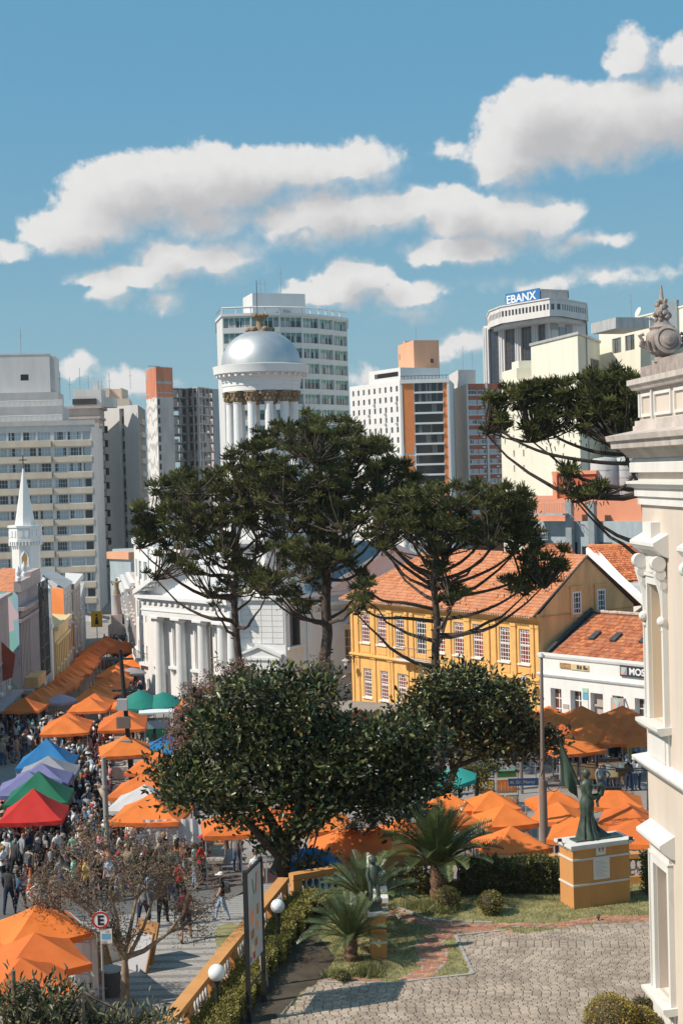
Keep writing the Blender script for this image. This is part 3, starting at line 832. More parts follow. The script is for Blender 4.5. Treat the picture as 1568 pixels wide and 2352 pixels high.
b = MB(); b.M = Ms
for i in range(7): b.box(1.6 + i * 1.3, 2.5 + i * 1.3, -.9, -.8, zs1 - 5.1, zs1 - 4.2)
b.ob('lower_line', M['signwhite'], bJ)
b = MB(); b.M = M1; zz = zt - 1
for x0, x1, a, c in ((.2, 5, -4, 0), (5.6, 9.5, -6, -3), (10, 14, -7, -2)): b.box(x0, x1, -.4, .3, zz + a, zz + c)
b.ob('side_openings', M['steel'], bJ)

# -- cream blocks at the right
creams = []
def cream(pxs, y, ytop, label, cat='apartment block', name='cream_block'):
    o, pts = bpoly(pxs, y)
    t_ = thing(name, label, cat, o)
    return t_, pts, o
tK, pts, o = cream([(1221, 260), (1329, 240), (1379, 258), (1268, 280)], 900, 768, 'plain pale cream block wall, sunlit and windowless, right of the crowned tower')
zt = zat(1329, 768, 240)
M1, L1 = edgeM(pts, 1)
hw = [(L1 * .55, L1 * .98, zt - 7.2, zt - 3.2)]
shell(tK, 'wall', pts, ZB, zt, 'creamblock', {1: hw}, dep=.4)
put_windows(tK, M1, hw, .2, 'crm', 3, 1, 'zinc', G_dark)
b = MB(); b.prism(offset(pts, .25), zt, zt + .45); b.M = M1; b.tube([(L1 * .35, -.15, ZB), (L1 * .35, -.15, zt)], .12, 6); b.M = edgeM(pts, 0)[0]; b.box(L1 * .9, L1 * 1.4, 4, 10, zt + .4, zt + 2.2); b.ob('roof_edge', M['zinc'], tK)
tK2, pts, o = cream([(1378, 264), (1495, 243), (1531, 258), (1420, 282)], 900, 757, 'cream block with two small barred windows near its top, behind the stone urn')
zt = zat(1378, 762, 264)
M0, L0 = edgeM(pts, 0)
hw = [(L0 * .27, L0 * .45, zt - 4.6, zt - 1.9), (L0 * .53, L0 * .71, zt - 4.6, zt - 1.9)]
shell(tK2, 'wall', pts, ZB, zt, 'creamblock', {0: hw}, dep=.3)
put_windows(tK2, M0, hw, .15, 'crm2', 6, 1, 'zinc', G_dark, bw=.06)
b = MB(); b.prism(offset(pts, .2), zt, zt + .3); b.ob('roof_edge', M['zinc'], tK2)
tK3, pts, o = cream([(1432, 300), (1570, 276), (1640, 290), (1500, 320)], 740, 721, 'pale weathered rooftop storey with dish and vents above the two-windowed cream block')
zt = zat(1500, 718, 285)
shell(tK3, 'wall', pts, ZB, zt, 'creamblock')
M0, L0 = edgeM(pts, 0)
b = MB(); b.M = M0; b.box(-.2, L0 + .2, -.2, .2, zt, zt + .3)
for i in range(6): b.box(L0 * i / 6, L0 * i / 6 + .25, -.15, 0, zt - 4, zt)
b.ob('parapet', M['creamblock'], tK3)
b = MB(); b.M = M0 @ Matrix.Translation((5.2, 1, zt + 1.2)) @ Matrix.Rotation(1.2, 4, 'X'); b.lathe([(.01, 0), (.6, .12), (1.1, .45)], 14); b.ob('dish', M['tower'], tK3)
b = MB(); b.M = M0; b.box(L0 * .75, L0 * .93, -.5, 0, zt - 6, zt + 1.6); b.ob('vent_screen', M['steel'], tK3)
antenna(tK3, 2, 2, zt, 6)
tK4, pts, o = cream([(1531, 262), (1640, 246), (1680, 262), (1570, 290)], 900, 760, 'cream block wall cut off by the right edge, beyond the stone urn')
shell(tK4, 'wall', pts, ZB, zat(1540, 792, 262), 'creamblock')
tK5, pts, o = cream([(1150, 284), (1212, 266), (1223, 262), (1223, 300), (1150, 300)], 980, 843, 'lower cream stepped block with small windows left of the windowless cream wall')
zt = zat(1200, 870, 268); fl = 3.0
M0, L0 = edgeM(pts, 0)
hs = grid(L0 * .3, L0, 2, .9, zt - 3 - 2.9 * 11, 2.9, 12, 1.3)
shell(tK5, 'wall', pts, ZB, zt, 'creamblock', {0: hs}, dep=.3)
put_windows(tK5, M0, hs, .15, 'crm5', 2, 1, 'zinc', G_dark, joined=True)
b = MB(); b.M = M0; b.box(0, L0 * .55, .5, 8, zt, zt + 2.5); b.box(L0 * .1, L0 * .35, 2, 5, zt + 2.5, zt + 4.2); b.ob('rooftop_block', M['creamblock'], tK5)

# -- terracotta building with silver tanks
o, pts = bpoly([(1226, 171), (1490, 161), (1500, 185), (1226, 192)], 1150)
bL = thing('terracotta_building', 'terracotta building with grey columns, arched glazing and a spiral stair behind the tiled roofs', 'building', o)
zw = zat(1400, 1145, 165); zlo = zat(1400, 1196, 165); zgl = zat(1400, 1228, 165)
M0, L0 = edgeM(pts, 0)
shell(bL, 'wall', pts, -11, zw, 'terracotta')
b = MB(); b.M = M0; b.box(-.3, L0, -1.2, 0, zgl - 2.2, zlo); b.ob('concrete_band', M['bluegrey'], bL)
b = MB(); b.M = M0; b.box(-.3, L0 * .84, -.3, -.02, zgl - 9, zgl - 2.2)
for i in range(5): b.box(L0 * (.17 + .15 * i), L0 * (.28 + .15 * i), -1.25, -1.21, zgl - 2.2, zgl - 2.2 + (.9 + .5 * (i % 2)))
b.ob('glazing', [G_dark], bL)
b = MB(); b.M = M0
for i in range(20): b.box(L0 * .02 + i * .62, L0 * .02 + i * .62 + .07, -.4, -.3, zgl - 9, zgl - 2.2)
for z in (zgl - 3.2, zgl - 5): b.box(-.3, L0 * .84, -.4, -.3, z, z + .1)
b.ob('mullions', M['bluegrey'], bL)
cm = MB(); cm.M = M0; cm.box(0, .8, -2.2, -1.5, -11, 0); cm = cm.mesh('column', M['steel'])
for px in (1323, 1375): link('column', cm, bL, (M0.to_3x3() @ Vector((L0 * (px - 1226) / 264, 0, 0))) + Vector((0, 0, zat(px, 1150, 164))))
b = MB(); b.M = M0; cx = L0 * (1252 - 1226) / 264
b.tube([(cx, -3, -11), (cx, -3, zat(1252, 1150, 164))], .3, 10)
for k in range(26):
    a = k * .42; z = zgl - 5 + k * .28
    b.M = M0 @ Matrix.Translation((cx, -3, z)) @ Matrix.Rotation(a, 4, 'Z'); b.box(.2, 1.9, -.3, .3, 0, .08); b.tube([(1.85, 0, 0), (1.85, 0, 1.05)], .025, 4)
b.M = M0; b.box(cx, cx + 4.6, -3.5, -1.2, zlo + .8, zlo + 1.0)
for k in range(14): b.tube([(cx + .35 * k, -3.5, zlo + 1), (cx + .35 * k, -3.5, zlo + 2.2)], .025, 4)
b.tube([(cx, -3.5, zlo + 2.2), (cx + 4.6, -3.5, zlo + 2.2), (cx + 7.5, -2, zgl - .5)], .05, 5)
b.ob('spiral_stair', M['zinc'], bL)
b = MB(); b.M = M0; zz = zat(1300, 1090, 172); b.box(.2, L0 * .38, 4.5, 14, zw - .5, zz); b.ob('plant_room', M['brick'], bL)
b = MB(); b.M = M0; b.box(-.1, L0 * .4, 4.2, 14.2, zz, zz + .4); b.box(L0 * .55, L0, 9, 10, zw - .5, zz + .6); b.box(0, .6, 4.2, 4.5, zw - .5, zz); b.ob('roof_parapet', M['terracotta'], bL)
b = MB(); b.M = M0; b.box(L0 * .165, L0 * .205, 4.35, 4.5, zz - 2.1, zz - 1.4); b.ob('lamp_box', M['apart'], bL)
b = MB(); b.M = M0; b.box(L0 * .6, L0 * .69, 8.85, 9, zw, zz - .3); b.ob('doorway', M['darkroom'], bL)
tm = MB(); tm.lathe([(1.75, 0), (1.75, 4.4), (1.5, 4.7), (.01, 4.9)], 22)
for k in range(5): tm.lathe([(1.78, .4 + k * .95), (1.78, .5 + k * .95)], 22)
tm = tm.mesh('water_tank', M['zinc'])
for i, (px, lb) in enumerate(((1390, 'left one of the two grey cylindrical tanks on terracotta roof'), (1438, 'right grey cylindrical tank on terracotta roof, beside the palace cornice'))):
    p = P(px, 1140, 172); tag(link('water_tank', tm, None, (p.x, p.y, zw)), lb, 'water tank', 'tanks on the terracotta roof')
# ------------------------------------------------------------------ old houses round the square
dm('tile_b', (.38, .12, .055), var=.2, rand=.18, rough=.9, scale=3, dirt=.3, dcol=(.18, .09, .06), bump=.3)
dm('tile_c', (.52, .19, .085), var=.2, rand=.18, rough=.9, scale=3, dirt=.2, bump=.3)
dm('tiley_b', (.52, .185, .075), var=.16, rand=.1, rough=.9, scale=1.5, dirt=.2, dcol=(.28, .12, .07), bump=.3)
def tile_geo(b, O, eu, ev, n, tw, tl, lift):
    """one curved roof tile: three strips with a lifted lower edge"""
    prof = ((0, 0), (.22, .6), (.55, .6), (.8, 0))
    lo = [b.V(O + eu * (p[0] * tw) + n * (p[1] * lift + lift * .9)) for p in prof]
    hi = [b.V(O + eu * (p[0] * tw) + ev * (tl * 1.08) + n * (p[1] * lift)) for p in prof]
    bt = [b.V(O + eu * (p[0] * tw) + n * (p[1] * lift - lift * .3)) for p in prof]
    for k in range(3): b.face((lo[k], lo[k + 1], hi[k + 1], hi[k])); b.face((bt[k], bt[k + 1], lo[k + 1], lo[k]))
def tiles(parent, O, eu, ev, W_, H_, tw, tl, mats, lim=None, parts=0, lift=.05, seed=1, sag=None):
    """tiles on a sloping plane: the first ones as parts of their own, the rest as one joined part"""
    O, eu, ev = Vector(O), Vector(eu).normalized(), Vector(ev).normalized()
    n = eu.cross(ev).normalized(); n = n if n.z > 0 else -n
    r = random.Random(seed); sb = MB(); cnt = 0
    pm = []
    if parts:
        for m in mats:
            q = MB(); tile_geo(q, Vector((0, 0, 0)), eu, ev, n, tw, tl, lift); pm.append(q.mesh('roof_tile', M[m]))
    rows = int(H_ / tl); cols = int(W_ / (tw * .8))
    for j in range(rows):
        for i in range(cols):
            u, v_ = i * tw * .8, j * tl
            if lim and not lim(u + tw / 2, v_ + tl / 2): continue
            p = O + eu * (u + r.uniform(-.012, .012)) + ev * (v_ + r.uniform(-.02, .02)) + n * r.uniform(0, .012)
            if sag: p = p + Vector((0, 0, sag(u, v_)))
            if cnt < parts: link('roof_tile', r.choice(pm), parent, p); cnt += 1
            else: sb.c = r.choice((0, 0, 1, 2)) if len(mats) > 2 else r.randrange(len(mats)); tile_geo(sb, p, eu, ev, n, tw, tl, lift)
    if sb.f: tag(sb.ob('roof_tiles', [M[m] for m in mats], parent), kind='stuff')
def upx(pL, pR, px):
    """distance along the facade pL-pR at which the picture column px meets it"""
    L = sqrt((pR.x - pL.x) ** 2 + (pR.y - pL.y) ** 2); ex, ey = (pR.x - pL.x) / L, (pR.y - pL.y) / L
    k = ray(px, 1500).x
    return (k * pL.y - pL.x) / (ex - k * ey)

# -- the yellow townhouse
YL, YR = P(808, 1500, 130), P(1240, 1500, 110)
loc, rz, W = frame(YL, YR, 0)
bY = thing('yellow_townhouse', 'two storey golden yellow townhouse with white gothic sash windows and orange tiled roof', 'townhouse', loc, rz)
ze, zr, dep, yr = 2.05, 6.15, 10.6, 5.3
U = lambda cx: upx(YL, YR, 746.3 + cx / 2.731)
upw = [(U(a), U(c), -1.95, .78) for a, c in ((228, 283), (330, 386), (440, 498), (690, 752), (808, 870), (928, 991), (1092, 1158), (1217, 1283))]
dor = [(U(572), U(636), -2.75, .78)]
low = [(U(238), U(292), -6.9, -4.3), (U(342), U(398), -6.9, -4.3), (U(450), U(508), -6.9, -4.3), (U(690), U(752), -6.9, -4.3), (U(808), U(870), -6.9, -4.3), (U(928), U(991), -6.9, -4.3)]
b = MB(); b.wall(0, W, -9, ze, upw + dor + low + [(U(1150), U(1258), -8.2, -4.6)], .28)
for k in range(10):   # rounded head of the carriage doorway
    a0, a1 = pi * k / 10, pi * (k + 1) / 10; cx, r = (U(1150) + U(1258)) / 2, (U(1258) - U(1150)) / 2
    b.poly([(cx + r * cos(a0), -.02, -4.62 + 0 * r), (cx + r * cos(a0), -.02, -4.6 - r + r * sin(a0)), (cx + r * cos(a1), -.02, -4.6 - r + r * sin(a1)), (cx + r * cos(a1), -.02, -4.62)])
b.ob('wall', M['yellow'], bY)
b = MB(); b.box(U(1150), U(1258), .2, .3, -8.2, -4.6); b.ob('arched_door', M['skyblue'], bY)
b = MB(); b.poly([(W, 0, -9), (W, dep, -9), (W, dep, ze), (W, yr, zr), (W, 0, ze)])
M1 = Matrix.Translation((W, 0, 0)) @ Matrix.Rotation(pi / 2, 4, 'Z')
b.ob('gable_wall', M['gable'], bY)
b = MB(); b.poly([(0, 0, -9), (0, dep, -9), (0, dep, ze), (0, 0, ze)]); b.poly([(0, dep, -9), (W, dep, -9), (W, dep, ze), (0, dep, ze)]); b.ob('back_wall', M['gable'], bY)
gw = [(3.55, 4.5, 1.75, 3.55), (6.3, 7.25, 1.75, 3.55)]
b = MB(); b.M = M1
for h in gw: b.box(h[0] - .2, h[1] + .2, -.09, -.02, h[2] - .25, h[3] + .3); b.box(h[0] - .3, h[1] + .3, -.16, -.02, h[3] + .3, h[3] + .42)
b.lathe([(.01, 0)], 4) if 0 else None
b.ob('window_surround', M['gable'], bY)
put_windows(bY, M1, gw, -.13, 'gab', 3, 4, 'frame', G_dark, fw=.13, bw=.05)
I4 = Matrix()
put_windows(bY, I4, upw + low, .1, 'yel', 4, 8, 'whiteclean', G_red, fw=.09, bw=.045, arch=True)
put_windows(bY, I4, dor, .1, 'yed', 4, 8, 'whiteclean', G_dark, fw=.09, bw=.05, arch=True)
pil = MB(); pil.box(-.16, .16, -.12, 0, -3.0, ze - .9); pil.box(-.2, .2, -.2, 0, -3.35, -2.95); pil.box(-.16, .16, -.1, 0, -9, -3.3); pil.box(-.2, .2, -.18, 0, ze - 1.1, ze - .85)
pil = pil.mesh('pilaster', M['yellowtrim'])
for h in upw + dor:
    for u in (h[0] - .42, h[1] + .42): link('pilaster', pil, bY, (u, 0, 0))
link('pilaster', pil, bY, (.2, 0, 0)); link('pilaster', pil, bY, (W - .2, 0, 0)); link('pilaster', pil, bY, ((U(991) + U(1092)) / 2 - .25, 0, 0)); link('pilaster', pil, bY, ((U(991) + U(1092)) / 2 + .25, 0, 0))
b = MB(); b.extr([(-.05, -3.3), (-.32, -3.15), (-.32, -3.05), (-.05, -2.95), (.05, -2.95), (.05, -3.3)], -.05, W + .05); b.ob('string_course', M['yellowtrim'], bY)
b = MB(); b.extr([(-.02, ze - .55), (-.2, ze - .45), (-.3, ze - .2), (-.55, ze - .05), (-.55, ze + .02), (.0, ze + .02)], -.1, W + .1); b.box(0, W, -.06, 0, ze - .95, ze - .8); b.ob('cornice', M['yellowtrim'], bY)
sl = MB(); sl.box(-.12, 1, -.14, .02, -.12, 0); 
for h in upw + low:
    k = MB(); k.box(-.12, h[1] - h[0] + .12, -.15, .1, -.13, -.002); k.ob('window_sill', M['whiteclean'], bY, (h[0], 0, h[2]))
pn = MB()
for h in upw + dor:   # small pediment and a panel above and below each opening
    c = (h[0] + h[1]) / 2; w2 = (h[1] - h[0]) / 2
    pn.poly([(c - w2, -.05, ze - .75), (c + w2, -.05, ze - .75), (c, -.05, ze - .58)])
    pn.box(h[0], h[1], -.05, 0, -2.85, -2.3)
tag(pn.ob('panels', M['yellowtrim'], bY), kind='stuff')
bx0, bx1 = U(500), U(690)
b = MB(); b.box(bx0, bx1, -1.05, 0, -2.95, -2.78); b.extr([(0, -3.3), (-.7, -2.95), (0, -2.95)], bx0 + .3, bx0 + .5); b.extr([(0, -3.3), (-.7, -2.95), (0, -2.95)], bx1 - .5, bx1 - .3)
bal = b.ob('balcony', M['trim'], bY)
b = MB()
for z in (-1.75, -2.68): b.tube([(bx0, 0, z), (bx0, -1, z), (bx1, -1, z), (bx1, 0, z)], .028, 4)
n = 20
for i in range(n + 1):
    x = bx0 + (bx1 - bx0) * i / n; b.tube([(x, -1, -2.7), (x, -1, -1.75)], .014, 4, False)
for i in range(1, 5):
    for x in (bx0, bx1): b.tube([(x, -1 + i * .2, -2.7), (x, -1 + i * .2, -1.75)], .014, 4, False)
b.ob('railing', M['pole'], bal)
# roof
ov = .75
rb = MB()
fe = ze + .06
hipx = 5.6
A0, A1, A2, A3 = (-ov, -ov, fe - .25), (W + .12, -ov, fe - .25), (W + .12, yr, zr + .12), (hipx, yr, zr + .12)
B0, B1 = (-ov, dep + ov, fe - .25), (W + .12, dep + ov, fe - .25)
rb.poly([A0, A1, A2, A3]); rb.poly([A0, A3, B0]); rb.poly([B0, A3, A2, B1]); rb.poly([A0, B0, B1, A1])
roof = rb.ob('roof', M['tileyellow'], bY)
ev = Vector((0, yr + ov, zr + .12 - fe + .25)); H = ev.length
tiles(roof, Vector(A0) + Vector((0, 0, .02)), (1, 0, 0), ev, W + ov + .1, H, .30, .37, ['tileyellow', 'tileyellow', 'tiley_b'],
      lim=lambda u, v_: u > (hipx + ov) * v_ / H, lift=.05, seed=4)
n_ = Vector((hipx + ov, 0, zr + .12 - fe + .25)); Hh = n_.length
tiles(roof, Vector(B0) + Vector((0, 0, .02)), (0, -1, 0), n_, dep + 2 * ov, Hh, .30, .37, ['tileyellow', 'tiley_b'],
      lim=lambda u, v_: (yr + ov) * v_ / Hh < u < dep + 2 * ov - (yr + ov) * v_ / Hh, lift=.05, seed=5)
b = MB(); b.tube([A3, A2], .13, 6); b.tube([A0, A3], .13, 6); b.ob('ridge_tiles', M['tileyellow'], roof)
b = MB(); b.tube([(W + .1, -ov, fe - .2), (W + .1, yr, zr + .16), (W + .1, dep + ov, fe - .2)], .09, 5); b.ob('verge', M['gutter'], roof)
b = MB()
for i in range(90): b.box(-ov + .1 + i * .28, -ov + .24 + i * .28, -ov - .02, -ov + .2, fe - .33, fe - .22)
tag(b.ob('eave_tiles', M['ridge'], roof), kind='stuff')
def lantern(parent_label, loc, rz, name='wall_lantern'):
    t = thing(name, parent_label, 'lantern', loc, rz, 'wall lanterns on the yellow townhouse')
    b = MB(); b.tube([(0, 0, 0), (0, -.3, .25), (0, -.7, .25), (0, -.9, .05)], .035, 5); b.tube([(0, -.02, -.3), (0, -.02, .3)], .05, 5); b.ob('bracket', M['iron'], t)
    b = MB(); b.lathe([(.10, -.45), (.17, -.1), (.17, -.02)], 6, 0, -.95); b.ob('lamp_glass', M['globe'], t)
    b = MB(); b.lathe([(.38, .0), (.3, .08), (.05, .2), (.01, .3)], 10, 0, -.95); b.ob('lamp_hood', M['zinc'], t)
for px, y, lb in ((815, 1515, 'black iron wall lantern at the left corner of the yellow townhouse'), (1225, 1555, 'black iron wall lantern at the right corner of the yellow townhouse, above arched door')):
    p = P(px, y, 129.5 if px < 1000 else 110.5); lantern(lb, (p.x - .1, p.y - .1, p.z), rz)

# -- white shop with the red tiled roof
SL, SR = P(1239, 1560, 109.6), P(1469, 1560, 102.6)
loc, rz, W0 = frame(SL, SR, 0)
W = W0 + 7
bM = thing('white_shop', 'low white shop with red tiled roof, black sign and tall windows beside the yellow townhouse', 'shop', loc, rz)
U = lambda cx: upx(SL, SR, 1234 + cx / 6.07)
ztop = -.92
hw = [(U(168), U(318), -5.9, -3.5), (U(443), U(597), -5.9, -3.5), (U(1027), U(1185), -5.9, -3.5), (U(1340), U(1500), -5.9, -3.5)]
hd = [(U(722), U(897), -6.6, -3.5)]
b = MB(); b.wall(0, W, -8, ztop, hw + hd, .55)
b.poly([(0, 0, -8), (0, 9, -8), (0, 9, ztop), (0, 0, ztop)]); b.box(0, W, .001, .35, ztop, ztop + .001)
b.ob('wall', M['white'], bM)
put_windows(bM, I4, hw, .4, 'mos', 2, 3, 'whiteclean', G_shop, fw=.12, bw=.07)
b = MB(); b.box(hd[0][0], hd[0][1], .5, .56, -6.6, -3.5); b.box(hd[0][0] + .1, hd[0][1], .3, .5, -4.55, -4.4); b.ob('doorway', M['stoneside'], bM)
b = MB(); b.extr([(-.02, ztop - 1.75), (-.12, ztop - 1.7), (-.2, ztop - 1.55), (-.2, ztop - 1.5), (-.02, ztop - 1.45)], -.15, W)
b.extr([(-.02, ztop - .3), (-.1, ztop - .25), (-.16, ztop - .08), (-.16, ztop + .05), (.4, ztop + .05), (.4, ztop - .05), (-.02, ztop - .05)], -.1, W); b.ob('cornice', M['white'], bM)
rs = MB(); A = Vector((.95, .35, ztop - .05)); ev = Vector((0, 5.6, 2.75)); H = ev.length
rs.poly([A, (W, .35, ztop - .05), (W, 5.95, ztop + 2.7), (.95, 5.95, ztop + 2.7)]); rs.poly([(.95, 5.95, ztop + 2.7), (W, 5.95, ztop + 2.7), (W, 11, ztop), (.95, 11, ztop)])
roof = rs.ob('roof', M['tilebase'], bM)
tiles(roof, A + Vector((0, 0, .03)), (1, 0, 0), ev, W - 1, H, .36, .45, ['tile', 'tile_b', 'tile_c'], parts=300, lift=.06, seed=8)
b = MB(); r = random.Random(2)
for i in range(32): b.tube([(1 + i * .42, 5.95, ztop + 2.8 + r.uniform(-.02, .02)), (1.4 + i * .42, 5.95, ztop + 2.8)], .13, 6)
b.ob('ridge_tiles', M['ridge'], roof)
b = MB(); b.poly([(.05, .35, ztop - .2), (.95, .35, ztop - .05), (.95, 6, ztop + 2.72), (.05, 6, ztop + 2.9)]); b.box(.03, .12, .3, 6, ztop - .3, ztop - .1); b.tube([(.5, .4, ztop + .1), (.5, 6, ztop + 2.95)], .16, 6); b.ob('valley_gutter', M['gutter'], roof)
sk = MB(); sk.M = Matrix.Rotation(atan2(2.75, 5.6), 4, 'X'); sk.box(0, .5, 0, 1.1, .0, .18); sk = sk.mesh('skylight', M['gutter'])
for u, v_ in ((3.0, 2.2), (5.0, 2.2), (7.6, 2.3)): link('skylight', sk, roof, (u, .35 + v_ * .898, ztop + v_ * .44 + .05))
b = MB(); b.box(U(1160), U(1160) + 4.6, -.16, -.05, ztop - 1.05, ztop - .28); sg = b.ob('shop_sign', M['navy'], bM)
b = MB(); u0 = U(1175); z0 = ztop - .93; s_ = .55
b.box(u0, u0 + s_, -.2, -.161, z0, z0 + s_); b.ob('emblem_frame', M['signgrey'], sg)
def vmark(parent, u0, z0, s_, y):
    for nm, mm, pts in (('emblem_left', 'peach', ((.08, .9), (.45, .08), (.3, .08), (.08, .08))), ('emblem_right', 'magenta', ((.92, .9), (.92, .08), (.7, .08), (.55, .08))), ('emblem_top', 'mint', ((.14, .93), (.86, .93), (.5, .2)))):
        k = MB(); k.poly([(u0 + p[0] * s_, y, z0 + p[1] * s_) for p in pts]); k.ob(nm, M[mm], parent)
vmark(sg, u0, z0, s_, -.204)
text('lettering', 'MOS', M['signwhite'], sg, I4, u0 + .72, -.165, ztop - .88, .68, .01, .02)
b = MB(); b.box(U(315), U(315) + 1.05, -.08, -.02, ztop - .95, ztop - .55); b.ob('name_panel', M['wood'], bM)
b = MB(); b.box(U(315) + 1.06, U(712), -.08, -.02, ztop - .98, ztop - .55); b.ob('picture_panel', M['ochrewall'], bM)
b = MB()
for k, (u, a) in enumerate(((2.35, .3), (2.6, .26), (2.95, .3), (3.15, .16))): b.box(U(315) + u - .7, U(315) + u - .5, -.1, -.081, ztop - .9, ztop - .9 + a)
b.ob('painted_figures', M['gutter'], bM)
text('lettering', 'STAZIONE', M['ochrewall'], bM, I4, U(315) + .05, -.09, ztop - .86, .24, .004, .0, sx=.8)
b = MB(); b.box(U(620), U(694), -.06, -.01, -3.55, -3.2); b.ob('green_plate', M['mint'], bM)
b = MB(); b.box(U(620), U(694), -.06, -.01, -4.05, -3.6); b.ob('blue_plate', M['skyblue'], bM)
b = MB(); b.box(U(620), U(694), -.05, -.01, -5.2, -4.1); b.ob('white_plate', M['paper'], bM)
b = MB(); b.box(U(344), U(420), -.05, -.01, -5.6, -4.6); b.ob('white_plate', M['paper'], bM)
b = MB(); b.box(U(344), U(420), -.07, -.05, -4.95, -4.6); b.ob('menu_heading', M['stoneside'], bM)
t = thing('hanging_sign', 'square grey projecting sign with a coloured V emblem in front of the white shop', 'sign', bM.location + Vector((cos(rz) * U(1120), sin(rz) * U(1120), 0)) + Vector((sin(rz), -cos(rz), 0)) * .9, rz)
b = MB(); b.box(0, 1.15, -.1, .1, -4.6, -3.5); b.box(.5, .6, .1, .9, -3.7, -3.6); b.ob('sign_box', M['stoneside'], t)
b = MB(); b.box(.18, .97, -.12, -.101, -4.3, -3.6); b.ob('emblem_frame', M['signgrey'], t); vmark(t, .2, -4.3, .72, -.125)

# -- roofs behind
o = P(1345, 1260, 128); o.z = 0
bN = thing('tiled_house', 'old house whose sagging weathered tile roof ends in a white gable edge', 'house', o)
c1 = P(1495, 1260, 123); c2 = P(1417, 1335, 122); c3 = P(1520, 1330, 118)
zr = zat(1350, 1257, 128); zE = zat(1420, 1334, 122.5)
a_ = Vector((.25, 0, zr)); eu = Vector((c1.x - o.x, c1.y - o.y, .25)); ev = Vector((c2.x - o.x, c2.y - o.y, zE - zr))
b = MB(); b.poly([a_, a_ + eu, a_ + eu + ev, a_ + ev]); roof = b.ob('roof', M['tilebase'], bN)
ew = eu.normalized(); wv = ev.normalized()
tiles(roof, a_ + ev + Vector((0, 0, .05)), ew, -wv, eu.length, ev.length, .36, .42, ['tile_c', 'tile_b', 'tile_c'], parts=150, lift=.07, seed=11, sag=lambda u, v_: .12 * sin(u * .9) - .1)
b = MB(); b.tube([a_ + Vector((0, 0, .1)), a_ + eu + Vector((0, 0, .1))], .16, 6); b.ob('ridge_tiles', M['tile_c'], roof)
e2 = P(1480, 1372, 116); q = Vector((e2.x - o.x, e2.y - o.y, zat(1480, 1380, 116)))
mid = Vector((0, 0, zr)) * .5 + q * .5 + Vector((0, 0, -.35))
b = MB(); b.poly([(0, 0, zr - .1), mid + Vector((0, 0, -.35)), q, q + Vector((.3, 0, 0)), mid + Vector((.45, .2, .35)), (.6, .3, zr + .3)]); b.poly([(0, 0, zr - .1), mid + Vector((0, 0, -.35)), q, (q.x, q.y, -8), (0, 0, -8)])
b.poly([q, q + Vector((.3, 0, 0)), q + Vector((.3, 0, -8)), q + Vector((0, 0, -8))]); b.ob('gable_edge', M['white'], bN)
b = MB(); z = q.z; b.poly([a_ + ev + Vector((0, 0, -.1)), a_ + ev + eu + Vector((0, 0, -.1)), (q.x + 9, q.y - 2, z + .1), (q.x + .3, q.y, z + .1)]); b.ob('lean_to_roof', M['zinc'], bN)
o = P(1215, 1280, 150); o.z = 0
bR = thing('back_house', 'small tiled roof of a house behind the yellow townhouse ridge', 'house', o)
zr = zat(1270, 1251, 150)
b = MB(); b.poly([(0, 0, zr - 2.2), (5.6, 0, zr - 2.2), (4.6, 3, zr), (.4, 3, zr)]); b.poly([(5.6, 0, zr - 2.2), (5.6, 6, zr - 2.2), (4.6, 3, zr)]); roof = b.ob('roof', M['tilebase'], bR)
tiles(roof, (0, 0, zr - 2.15), (1, 0, 0), (0, 3, 2.2), 5.2, 3.7, .34, .42, ['tile', 'tile_b', 'tile_c'], lift=.05, seed=14, lim=lambda u, v_: u < 5.5 - v_ * .25)
b = MB(); b.box(.3, 5.3, .3, 6, -8, zr - 2.2); b.ob('wall', M['ochrewall'], bR)

# -- the white church with the domed rotunda
CA, CB, CC, CD = P(338, 1450, 141), P(549, 1450, 130), P(655, 1450, 128.6), P(695, 1450, 131)
o = Vector((CA.x, CA.y, 0))
bC = thing('white_church', 'white neoclassical church with columned front and open rotunda under a silver dome', 'church', o)
lc = lambda p: (p.x - o.x, p.y - o.y)
CE = (CD.x + .9 * 16.5, CD.y + .44 * 16.5)
pts = [lc(CA), lc(CB), lc(CC), lc(CD), (CE[0] - o.x, CE[1] - o.y), (CE[0] - o.x - 7, CE[1] - o.y + 15), (lc(CA)[0] + 6, lc(CA)[1] + 14)]
zc = 2.07
M0, L0 = edgeM(pts, 0); M2, L2 = edgeM(pts, 1); M4, L4 = edgeM(pts, 3)
U0 = lambda px: upx(CA, CB, px)
winc = [370, 408.5, 459, 508]
hw0 = [(U0(c) - .55, U0(c) + .55, -5.0, -1.0) for c in winc]
hd0 = [(U0(363), U0(371), -7.6, -6.0), (U0(413), U0(422), -7.6, -6.2)]
hw4 = [(L4 * .26, L4 * .335, -4.6, -1.2), (L4 * .52, L4 * .595, -4.6, -1.2)]
hw2 = [(L2 * .72, L2 * .98, -2.3, .9)]
CX = (lc(CB)[0] + lc(CC)[0]) / 2
_, Ms = shell(bC, 'wall', pts, -9.5, zc, 'white', {0: hw0 + hd0, 3: hw4}, dep=.45)
put_windows(bC, M0, hw0, .3, 'chw', 2, 7, 'frame', G_dark, fw=.16, bw=.06)
put_windows(bC, M4, hw4, .3, 'chw4', 2, 4, 'frame', G_dark, fw=.12, bw=.06)
put_windows(bC, M0, hd0, .3, 'chd', 2, 1, 'frame', G_dark, fw=.1)
